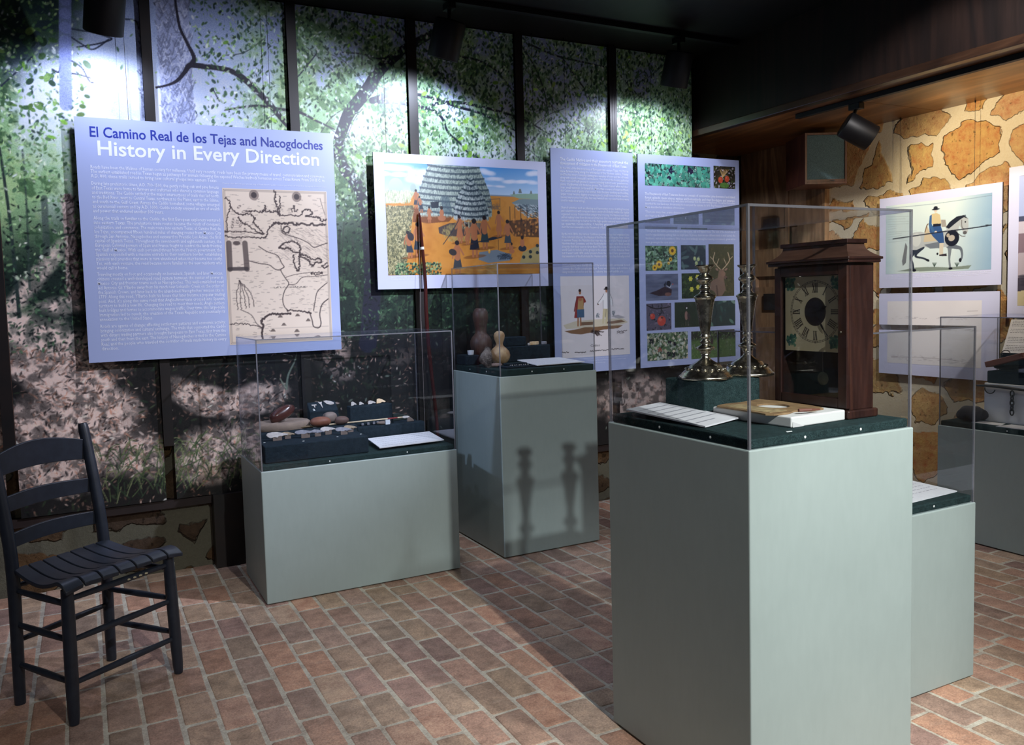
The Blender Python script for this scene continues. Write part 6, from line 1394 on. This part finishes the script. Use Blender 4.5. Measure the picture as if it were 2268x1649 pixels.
pb = MB(); pb.M = Matrix.Translation((1.870, 1.622, 1.056)) @ Matrix.Rotation(math.pi / 2, 4, 'Y'); pb.lathe([(.002, -.004), (.014, -.003), (.019, 0), (.014, .003), (.002, .004)], n=32).build('pendulum_bob', noisy('old brass', (120, 112, 84), (84, 80, 66), 60, .5, .1, metal=.4), ck_, smooth=True)
# wrapped book block with an old wooden plate on it
wb = thing('wrapped_block', (1.69, 1.62, DK3), 'white paper-wrapped block lying in front of the clock', 'block')
bM = Matrix.Translation((1.712, 1.640, DK3 + .0004)) @ Matrix.Rotation(math.radians(3), 4, 'Z')
b = MB(); b.M = bM; b.box(-.108, .104, -.138, .136, 0, .028); b.build('paper_wrap', NT('white wrapping paper', .6, (226, 226, 222)).m, wb, bevel=.004, seg=3)
b = MB(); b.M = bM; b._add([(-.060, -.1392, .001), (-.104, -.1392, .016), (-.104, -.1392, .001)], [(0, 1, 2)]); b.build('folded_flap', NT('paper fold', .6, (206, 206, 204)).m, wb)
M_OLDW = noisy('aged printed wood', (160, 132, 92), (112, 84, 58), 30, .7, .4, .003, detail=7)
ow = thing('old_clock_plate', (1.70, 1.66, .984), 'thin weathered wooden clock plate with a round cut-out on the white block', 'wooden plate')
def plate_with_hole(outer, hc, hr, z0, z1, n=48):
    """flat plate whose outline and round hole are sampled at the same angles"""
    O = []; I = []
    for k in range(n):
        a = 2 * math.pi * k / n; d = (math.cos(a), math.sin(a)); best = 9
        for i in range(len(outer)):
            (x1, y1), (x2, y2) = outer[i], outer[(i + 1) % len(outer)]; ex, ey = x2 - x1, y2 - y1; den = d[0] * ey - d[1] * ex
            if abs(den) < 1e-9: continue
            t_ = ((x1 - hc[0]) * ey - (y1 - hc[1]) * ex) / den; u_2 = ((x1 - hc[0]) * d[1] - (y1 - hc[1]) * d[0]) / den
            if t_ > 0 and -1e-6 <= u_2 <= 1 + 1e-6: best = min(best, t_)
        O.append((hc[0] + d[0] * best, hc[1] + d[1] * best)); I.append((hc[0] + d[0] * hr[0], hc[1] + d[1] * hr[1]))
    V = [(x, y, z) for L_ in (O, I) for z in (z0, z1) for x, y in L_]; F = []
    for k in range(n):
        j = (k + 1) % n; F += [(n + k, n + j, 3 * n + j, 3 * n + k), (k, 2 * n + k, 2 * n + j, j), (k, j, n + j, n + k), (2 * n + k, 3 * n + k, 3 * n + j, 2 * n + j)]
    m = MB(); m.v = V; m.f = F; return m
plate_with_hole([(1.592, 1.752), (1.640, 1.768), (1.700, 1.765), (1.785, 1.784), (1.802, 1.709), (1.796, 1.60), (1.784, 1.541), (1.725, 1.534), (1.690, 1.556), (1.640, 1.534), (1.580, 1.540), (1.590, 1.65)], (1.712, 1.655), (.040, .047), .9842, .9885).build('wood_plate', M_OLDW, ow)
MB().box(1.602, 1.664, 1.56, 1.735, .9886, .9892).build('stuck_paper', noisy('torn printed paper', (186, 166, 122), (120, 104, 76), 50, .8, 0), ow)
tag(MB().tube([(1.665, 1.522, .9935), (1.700, 1.512, .9935), (1.738, 1.518, .9905)], [.0045, .0035, .002], 8).build('wooden_peg', M_PLANK), 'small broken wooden peg at the edge of the white block', 'peg')
card([(1.436, 1.620, .962), (1.600, 1.668, .965), (1.575, 1.978, .977), (1.410, 1.925, .976)], 'large white caption card at the aisle side of the clock case', 7)
MBc = MB().box(1.455, 1.545, 1.80, 1.83, DK3 + .0004, .9625); tag(MBc.build('card_prop', M_CARPET, bevel=.002), 'small felt strip propping the large caption card', 'stand')
tag(MB().prism([(-.010, -.003), (.008, -.004), (.012, .002), (-.006, .004)], DK3 + .0004, .9565, Matrix.Translation((1.565, 1.462, 0))).build('paper_scrap', M_SCREW), 'tiny white paper scrap near the front corner of the clock case', 'scrap')
# --- case 4
card([(2.10, 1.672, .622), (2.595, 1.700, .622), (2.575, 1.90, .632), (2.10, 1.90, .632)], 'white caption card in the low case behind the clock pedestal', 7)
# --- case 5: white block with irons, plank, leaning sheet
tag(zb(4.150, 4.36, 2.10, 2.580, DK5 + .0005, .805).build('white_stand', M_WHITE, bevel=.002), 'white block under the iron shackles', 'stand')
riser((4.16, 4.34, 2.12, 2.574, .8055, .868), 'dark felt block lying on the white stand')
sh = thing('iron_shackles', (4.13, 2.45, .80), 'dark iron shackles with a hanging chain on the white stand', 'shackles')
MB().tube([(4.142, 2.615, .789), (4.141, 2.57, .792), (4.140, 2.50, .792), (4.140, 2.43, .788), (4.140, 2.32, .782)], [.005, .006, .008, .007, .005], 10).build('iron_bar', M_IRON, sh)
ri = [(4.140, 2.545 + .026 * math.cos(a), .778 + .024 * math.sin(a)) for a in [math.radians(x) for x in range(190, 371, 15)]]; MB().tube(ri, .0028, 8).build('shackle_ring', M_IRON, sh)
for k in range(5):
    zc = .762 - k * .023; pts = []
    for j in range(13):
        a = j * math.pi / 6; u, v = .009 * math.cos(a), .016 * math.sin(a)
        pts.append((4.137 + (u if k % 2 else 0), 2.432 + (0 if k % 2 else u), zc + v))
    MB().tube(pts, .0032, 8, cap=False).build('chain_link', M_IRON, sh, smooth='full')
fur('leather_roll', [(4.21, 2.56, .886, .014), (4.20, 2.48, .888, .016), (4.205, 2.38, .886, .015), (4.20, 2.2, .885, .014)], 'dark hairy rolled strap on the felt block', noisy('dark hairy hide', (38, 36, 38), (62, 52, 44), 60, .9, 0), 9)
pk = MB(); pk.M = Matrix.Translation((4.165, 2.47, .928)) @ Matrix.Rotation(math.radians(-17), 4, 'X'); pk.box(-.02, .045, -.085, .11, -.012, .017); tag(pk.build('wooden_block', M_PLANK, bevel=.003), 'reddish-brown wooden block tilted across the rolled strap', 'wood')
st = thing('text_sheet', (4.27, 2.4, .96), 'white printed sheet with small photographs leaning above the shackles', 'sheet')
SM = Matrix.Translation((4.24, 2.548, .958)) @ Matrix(((0, 0.42, -0.907, 0), (-1, 0, 0, 0), (0, 0.907, 0.42, 0), (0, 0, 0, 1)))
b = MB(); b.M = SM; b.box(0, .34, 0, .185, -.003, 0); b.build('sheet', M_CARD, st)
R = random.Random(3); m = MB(); m.M = SM
for i in range(19):
    if i in (4, 9, 10, 14): continue
    x = .012
    while x < .118: w_ = R.uniform(.003, .012); m._add([(x, .012 + i * .009, .0004), (x + w_, .012 + i * .009, .0004), (x + w_, .0145 + i * .009, .0004), (x, .0145 + i * .009, .0004)], [(0, 1, 2, 3)]); x += w_ + .003
m.build('printed_lines', M_INK, st)
b = MB(); b.M = SM
for y in (.045, .085, .125): b.box(.125, .17, y, y + .03, .0004, .0008)
b.build('small_photographs', M_INKD, st)
tag(zb(4.245, 4.33, 2.16, 2.56, .8685, .955).build('sheet_support', M_CARPET2, bevel=.003), 'dark block behind the leaning printed sheet', 'stand')
hk = [(4.165 + .002 * k, 2.49 + .016 * math.cos(math.radians(a)), .963 + .012 * math.sin(math.radians(a))) for k, a in enumerate(range(-60, 181, 24))]; tag(MB().tube(hk, .0022, 8).build('iron_hook', M_IRON), 'small curved iron hook before the leaning sheet', 'hook')
pebble((4.100, 2.612, .646), (.050, .062, .038), noisy('dark grey rock', (44, 46, 54), (62, 62, 68), 20, .8, .6, .004), 'dark rough rock beside the white stand', (0, 0, .2), 12, .08, p=.75)
card([(4.055, 2.585, .609), (4.055, 2.44, .609), (4.135, 2.46, .609), (4.135, 2.60, .609)], 'small paper label on the deck before the dark rock', 2, .0012)
card([(4.02, 2.44, .609), (4.02, 2.20, .609), (4.135, 2.20, .609), (4.135, 2.43, .609)], 'larger paper label on the deck before the chain', 4, .0012)

# ---------------------------------------------------------------- ladder-back chair with slatted seat
M_CHAIR = noisy('chipped blue-black paint', (30, 36, 48), (40, 47, 60), 30, .42, .12, .002)
M_CHIP = NT('exposed pale wood chip', .8, (196, 186, 156)).m
def chair():
    A, B, C, D = Vector((-.249, 3.086, 0)), Vector((-.086, 2.835, 0)), Vector((.037, 3.302, 0)), Vector((.248, 3.055, 0))
    cen = (A + B + C + D) / 4; t = thing('ladder_back_chair', (cen.x, cen.y, 0), 'old dark blue-black ladder-back chair with a slatted seat', 'chair')
    fwd = ((B + D) / 2 - (A + C) / 2).normalized(); right = (D - B).normalized(); up = Vector((0, 0, 1))
    H = .445
    ins = lambda P, s: P + (cen - P) * s
    def leg(P, h, top=None):
        T = ins(P, .05) + up * h if top is None else top
        pts = [P, P + (T - P) * .06, P + (T - P) * .3, P + (T - P) * .75, T]
        return MB().tube(pts, [.0145, .0175, .020, .020, .0185], 16).build('leg', M_CHAIR, t, smooth=True)
    leg(B, H - .012); leg(D, H - .012)
    posts = []
    for P in (A, C):
        mid = ins(P, .02) + up * .44; top = mid - fwd * .075 + up * .445
        pts, W = crv([tuple(P), tuple(P + (mid - P) * .08), tuple(mid), tuple(mid + (top - mid) * .5 + fwd * .008), tuple(top - (top - mid) * .03), tuple(top)], [.0145, .018, .0205, .0195, .018, .009], 6)
        MB().tube(pts, W, 16).build('back_post', M_CHAIR, t, smooth=True); posts.append((mid, top))
    def at(i, z):
        m, tp = posts[i]; return m + (tp - m) * ((z - m.z) / (tp.z - m.z))
    for zc, hh, arch in ((.795, .036, .030), (.665, .026, .008), (.545, .024, .006)):
        V = []; F = []; N = 14
        for k in range(N + 1):
            s = k / N; a, b_ = at(0, zc), at(1, zc); p = a.lerp(b_, s) - fwd * (.030 * math.sin(math.pi * s)); tp = hh + arch * math.sin(math.pi * s); lo = -hh + arch * .35 * math.sin(math.pi * s)
            for dz, dt in ((lo, -.006), (tp, -.006), (tp, .006), (lo, .006)): V.append(tuple(p + up * dz + fwd * dt))
        for k in range(N):
            for j in range(4): F.append((k * 4 + j, k * 4 + (j + 1) % 4, k * 4 + 4 + (j + 1) % 4, k * 4 + 4 + j))
        F += [(3, 2, 1, 0), tuple(N * 4 + j for j in range(4))]
        m = MB(); m.v = V; m.f = F; m.build('back_slat', M_CHAIR, t, smooth=True, bevel=.002)
    # seat slats run front to back over a dished profile
    FL, FR = B - right * .020 + fwd * .030, D + right * .022 + fwd * .030
    BL, BR = A + fwd * .012 - right * .002, C + fwd * .012 + right * .002
    prof = [(0, .462), (.12, .452), (.3, .440), (.5, .436), (.68, .446), (.82, .460), (.92, .462), (1.0, .447)]
    P2, _ = crv([(a, b_) for a, b_ in prof]); n = 7
    for i in range(n):
        s0, s1 = i / n + (.006 if i else 0), (i + 1) / n - (.006 if i < n - 1 else 0); V = []; F = []
        for (dpt, z) in P2:
            dpt = min(1, max(0, dpt)); L = BL.lerp(FL, dpt); Rr = BR.lerp(FR, dpt); edge = .006 * (i in (0, n - 1))
            for s, dz in ((s0, 0), (s1, 0), (s1, -.013), (s0, -.013)):
                rr = 0
                if i == 0 and s == s0: rr = -.010 * max(0, dpt - .85) / .15
                if i == n - 1 and s == s1: rr = -.010 * max(0, dpt - .85) / .15
                p = L.lerp(Rr, s); V.append((p.x, p.y, z + dz + rr - .010 * (abs(s - .5) * 2) ** 4 * 0))
        m_ = len(P2)
        for k in range(m_ - 1):
            for j in range(4): F.append((k * 4 + j, k * 4 + 4 + j, k * 4 + 4 + (j + 1) % 4, k * 4 + (j + 1) % 4))
        F += [(0, 1, 2, 3), tuple((m_ - 1) * 4 + j for j in (3, 2, 1, 0))]
        m = MB(); m.v = V; m.f = F; m.build('seat_slat', M_CHAIR, t, smooth=True, bevel=.003)
    L = {'A': A, 'B': B, 'C': C, 'D': D}
    on_ = lambda k, z: ins(L[k], .05 * z / H) + up * z
    for a, b_, z in (('B', 'D', .400), ('B', 'D', .268), ('B', 'D', .130), ('A', 'B', .385), ('A', 'B', .270), ('A', 'B', .135), ('C', 'D', .385), ('C', 'D', .275), ('C', 'D', .150), ('A', 'C', .215), ('A', 'C', .40)):
        p, q = on_(a, z), on_(b_, z); MB().tube([p, p.lerp(q, .15), p.lerp(q, .5), p.lerp(q, .85), q], [.008, .0095, .0115, .0095, .008], 12).build('stretcher', M_CHAIR, t, smooth=True)
    MB().tube([on_('D', .33) + right * .017, on_('D', .40) + right * .0185], [.006, .008], 8, flat=.6).build('paint_chip', M_CHIP, t)
    p, q = on_('B', .400), on_('D', .400)
    for s in (.55, .61, .67, .73): c = p.lerp(q, s) + fwd * .009; MB().blob(tuple(c), (.008, .004, .0035), 3, 0, 10, 6).build('paint_chip', M_CHIP, t)
    return t
chair()
# ---------------------------------------------------------------- bow leaning behind the low case
M_BOW = wood('dark red bow wood', (92, 34, 28), (70, 26, 24), (112, 48, 34), 8, (1, 1, .06), .3)
bw = thing('wooden_bow', (1.742, 4.125, 0), 'tall dark red wooden bow standing behind the low case', 'bow')
pts, W = crv([(1.746, 4.105, 0.003), (1.742, 4.11, .30), (1.734, 4.115, .60), (1.722, 4.12, .80), (1.706, 4.13, 1.05), (1.700, 4.135, 1.25), (1.702, 4.14, 1.42), (1.696, 4.15, 1.60), (1.690, 4.155, 1.74), (1.689, 4.16, 1.787)], [.006, .010, .013, .0135, .014, .014, .0135, .012, .010, .006], 6)
MB().tube(pts, W, 12, flat=.7).build('bow_limb', M_BOW, bw, smooth=True)
MB().tube([(1.6945, 4.149, 1.588), (1.694, 4.150, 1.602)], .0142, 14, flat=.8).build('white_band', M_SCREW, bw)
MB().tube([(1.681, 4.150, 1.765), (1.664, 4.125, 1.2), (1.655, 4.10, .60), (1.735, 4.10, .02)][:3] + [(1.742, 4.098, .04)], .0009, 6).build('bow_string', NT('pale bow string', .7, (150, 140, 140)).m, bw)
# ---------------------------------------------------------------- wooden loudspeaker box in the corner
sp = thing('wall_speaker', (4.30, 3.66, 1.985), 'dark wooden speaker box with a blue-grey grille, high in the corner', 'speaker')
a_ = math.radians(-26); F_ = Vector((-math.sin(a_), math.cos(a_), 0)); Rr_ = Vector((math.cos(a_), math.sin(a_), 0))
pc = Vector((4.334, 3.735, 0))                       # middle of the grille front
SMx = Matrix(((Rr_.x, F_.x, 0, pc.x), (Rr_.y, F_.y, 0, pc.y), (0, 0, 1, 1.985), (0, 0, 0, 1)))
M_SPK = wood('speaker box veneer', (92, 50, 38), (78, 40, 32), (104, 60, 44), 5, (1, 1, .2), .4)
b = MB(); b.M = SMx; W2 = .136; HH = .325
b.box(-W2, -W2 + .014, 0, .32, 0, HH).box(W2 - .014, W2, 0, .26, 0, HH).box(-W2 + .014, W2 - .014, 0, .26, 0, .014).box(-W2 + .014, W2 - .014, 0, .26, HH - .014, HH).box(-W2 + .014, W2 - .014, .24, .26, .014, HH - .014)
b.build('cabinet', M_SPK, sp, bevel=.001)
def grille_mat():
    t = NT('blue grey grille cloth', .9, (70, 98, 112)); v = t.coord(); n = t.noise(v, 300, 3, .8); t.base(t.ramp(n, [(.35, (48, 72, 86)), (.65, (104, 134, 146))])); t.bump(n, .5, .002); return t.m
b = MB(); b.M = SMx; b.box(-W2 + .0145, W2 - .0145, .008, .014, .030, HH - .0145); b.build('grille_cloth', grille_mat(), sp)
b = MB(); b.M = SMx; b.box(-W2 + .0145, W2 - .0145, .002, .014, .0145, .0295); b.build('lower_rail', M_SPK, sp)
b = MB(); b.M = SMx; b.prism([(.02, .020), (.05, .016), (.062, .022), (.04, .026)], 0, .002, Matrix.Rotation(math.pi / 2, 4, 'X')); b.build('maker_plate', M_IRON, sp)
# thermostat and switch on the oak panel
tag(MB().box(4.560, 4.5845, 4.36, 4.50, 1.17, 1.29).build('thermostat', M_IRON, bevel=.004), 'small dark control box on the oak panel, seen between the candlestick and the clock', 'thermostat')


import OpenImageIO as oiio, numpy as np, sys
im=oiio.ImageBuf('/workdir/render_main.png').get_pixels(oiio.FLOAT)[...,:3]
h,w=im.shape[:2]; s=w/2268
T={'c3front':((1850,1200),(182,191,188)),'c3frontlow':((1850,1550),(185,192,190)),'c3left':((1500,1200),(86,86,84)),'c1front':((700,1180),(112,122,120)),'c1left':((560,1150),(66,72,86)),'c2fronttop':((1200,900),(90,97,98)),'c2frontlow':((1240,1100),(112,120,125)),'c2left':((1055,950),(92,104,140)),
'floorC':((1000,1500),(142,118,100)),'floorL':((600,1420),(145,116,102)),'floorLL':((480,1330),(120,92,86)),'floorSh':((1250,1380),(88,72,74)),'floorR':((2200,1580),(150,120,92)),'floorRfar':((2220,1300),(112,82,66)),'P1top':((300,275),(203,208,240)),'P1mid':((340,600),(146,158,205)),'P1bot':((400,790),(138,150,185)),'P2':((838,500),(186,190,228)),'P3':((1230,500),(150,165,210)),'P3bot':((1240,800),(130,142,175)),
'murHaze':((215,215),(222,224,250)),'murHaze2':((735,200),(190,200,230)),'murL':((60,330),(130,165,130)),'murTR':((1440,290),(185,205,190)),'litter':((190,830),(170,140,136)),'murLow':((480,950),(95,72,70)),'stone':((2040,330),(225,200,155)),'stoneA':((2170,320),(224,165,100)),'soffit':((2100,190),(118,84,56)),'Q1':((1962,500),(222,222,240)),'Q1b':((2150,635),(200,200,220)),'Q2':((2050,690),(212,210,218)),'c4front':((2090,1300),(140,150,148)),'c5':((2220,1080),(88,90,108)),'ceil':((1700,60),(4,4,24)),'chair':((230,1210),(40,48,66)),'stoneBelow':((380,1180),(52,52,48)),'bulk':((1750,200),(14,10,22)),'spk':((1825,350),(58,78,88)),'pil':((1690,400),(60,46,40)),'carpet3':((1800,960),(52,66,70)),'clock':((1900,750),(66,40,42)),'dial':((1800,700),(170,160,128)),'book':((1790,930),(225,228,230)),'stoneLow':((1980,880),(75,60,52))}
for k,((x,y),t) in T.items():
    X,Y=int(x*s),int(y*s); r=4
    c=im[Y-r:Y+r+1,X-r:X+r+1].reshape(-1,3).mean(0)*255
    print(f'{k:10s} mine {c.round().astype(int)} target {t}')

import numpy as np, OpenImageIO as oiio
def load(k):
    im=oiio.ImageBuf('/tmp/b_%d.png'%k).get_pixels(oiio.FLOAT)[...,:3]
    return np.where(im<=.04045,im/12.92,((im+.055)/1.055)**2.4)
ks=list(range(12))+[99]
I=[load(k) for k in ks]; s=I[0].shape[1]/2268
T={ # x,y,r(target px),rgb,w
'c3f':(1850,1200,30,(192,201,199),3),'c3f2':(1850,1550,30,(190,197,196),2),'c3ft':(1850,1030,20,(184,192,190),2),'c3l':(1500,1200,30,(88,87,85),3),'c3l2':(1560,1500,30,(80,80,78),1),
'c1f':(680,1180,25,(112,124,122),3),'c1f2':(920,1150,20,(108,116,118),2),'c1l':(560,1150,10,(47,52,68),2),'c2f':(1200,900,20,(74,83,88),3),'c2fl':(1240,1130,10,(97,106,111),2),'c2l':(1055,930,15,(80,96,124),2),'c2ll':(1060,1130,10,(42,50,60),1),
'fC':(1000,1500,50,(140,120,103),3),'fL':(620,1430,35,(148,120,106),2),'fN':(750,1590,35,(135,110,92),2),'fLL':(460,1300,15,(112,90,86),1),'fS':(1240,1370,25,(92,76,78),2),'fR':(2200,1580,40,(146,120,95),2),'fR2':(2215,1290,20,(110,84,66),2),
'P1t':(300,272,10,(190,200,238),2),'P1r':(725,320,6,(180,190,232),2),'P1l':(182,500,8,(150,162,208),2),'P1b':(400,788,8,(136,150,185),2),'P2':(838,480,5,(190,194,232),2),'P2b':(1100,625,5,(170,180,212),1),'P3':(1228,500,4,(150,164,210),2),'P3b':(1232,780,4,(140,152,184),1),'P4':(1630,420,5,(150,155,195),1),
'mh':(215,200,15,(205,212,245),1),'mtop':(190,60,15,(90,110,150),1),'lit':(190,830,30,(150,122,118),1),
'st':(2090,330,50,(228,190,135),2),'st2':(1985,890,15,(85,66,52),1),'sof':(2100,190,15,(118,84,56),1),'Q1':(1962,480,5,(225,226,245),2),'Q1r':(2212,480,3,(215,215,235),1),'Q1b':(2100,636,3,(190,192,215),1),'Q2':(2060,700,8,(212,210,218),1),'Q2b':(2000,830,5,(140,146,178),1),
'c4':(2090,1300,20,(147,158,156),2),'c5':(2220,1080,15,(88,90,108),2),'ceil':(1700,60,20,(3,3,22),1),'bulk':(1750,200,20,(10,8,22),1),'pil':(1690,400,12,(62,48,40),1)}
lin=lambda c:np.array([ (v/255/12.92 if v/255<=.04045 else ((v/255+.055)/1.055)**2.4) for v in c])
names=['fillL','fillR','panelB','gallery','wallP12','wallP34','wallL','soffOff','can1','can2','can3','soffcan','world']
A=[];B=[];W=[];N=[]
for n,(x,y,r,c,w) in T.items():
    X,Y,Rr=int(x*s),int(y*s),max(1,int(r*s))
    A.append([i[Y-Rr:Y+Rr+1,X-Rr:X+Rr+1].reshape(-1,3).mean(0) for i in I]); B.append(lin(c)); N.append(n)
    W.append(np.sqrt(w)/(lin(c)+.02))
A=np.array(A);B=np.array(B);W=np.array(W)
def nnls(M,b,it=20000):
    G=M.T@M;h=M.T@b;x=np.ones(M.shape[1])
    for _ in range(it):
        x*= h.clip(1e-9)/(G@x+1e-9)
    return x
S=[]
for ch in range(3):
    reg=.6; M=np.vstack([A[:,:,ch]*W[:,ch:ch+1],np.eye(len(ks))*reg]); b=np.concatenate([B[:,ch]*W[:,ch],np.full(len(ks),reg*.7)])
    S.append(nnls(M,b))
S=np.array(S)
for i,n in enumerate(names): print(n,np.round(S[:,i],2))
P=np.einsum('nkc,ck->nc',A,S)
g=lambda v:np.where(v<=.0031308,12.92*v,1.055*v**(1/2.4)-.055)*255
for n,p,b in zip(N,P,B): print(n,g(p.clip(0,1)).round().astype(int),g(b).round().astype(int))
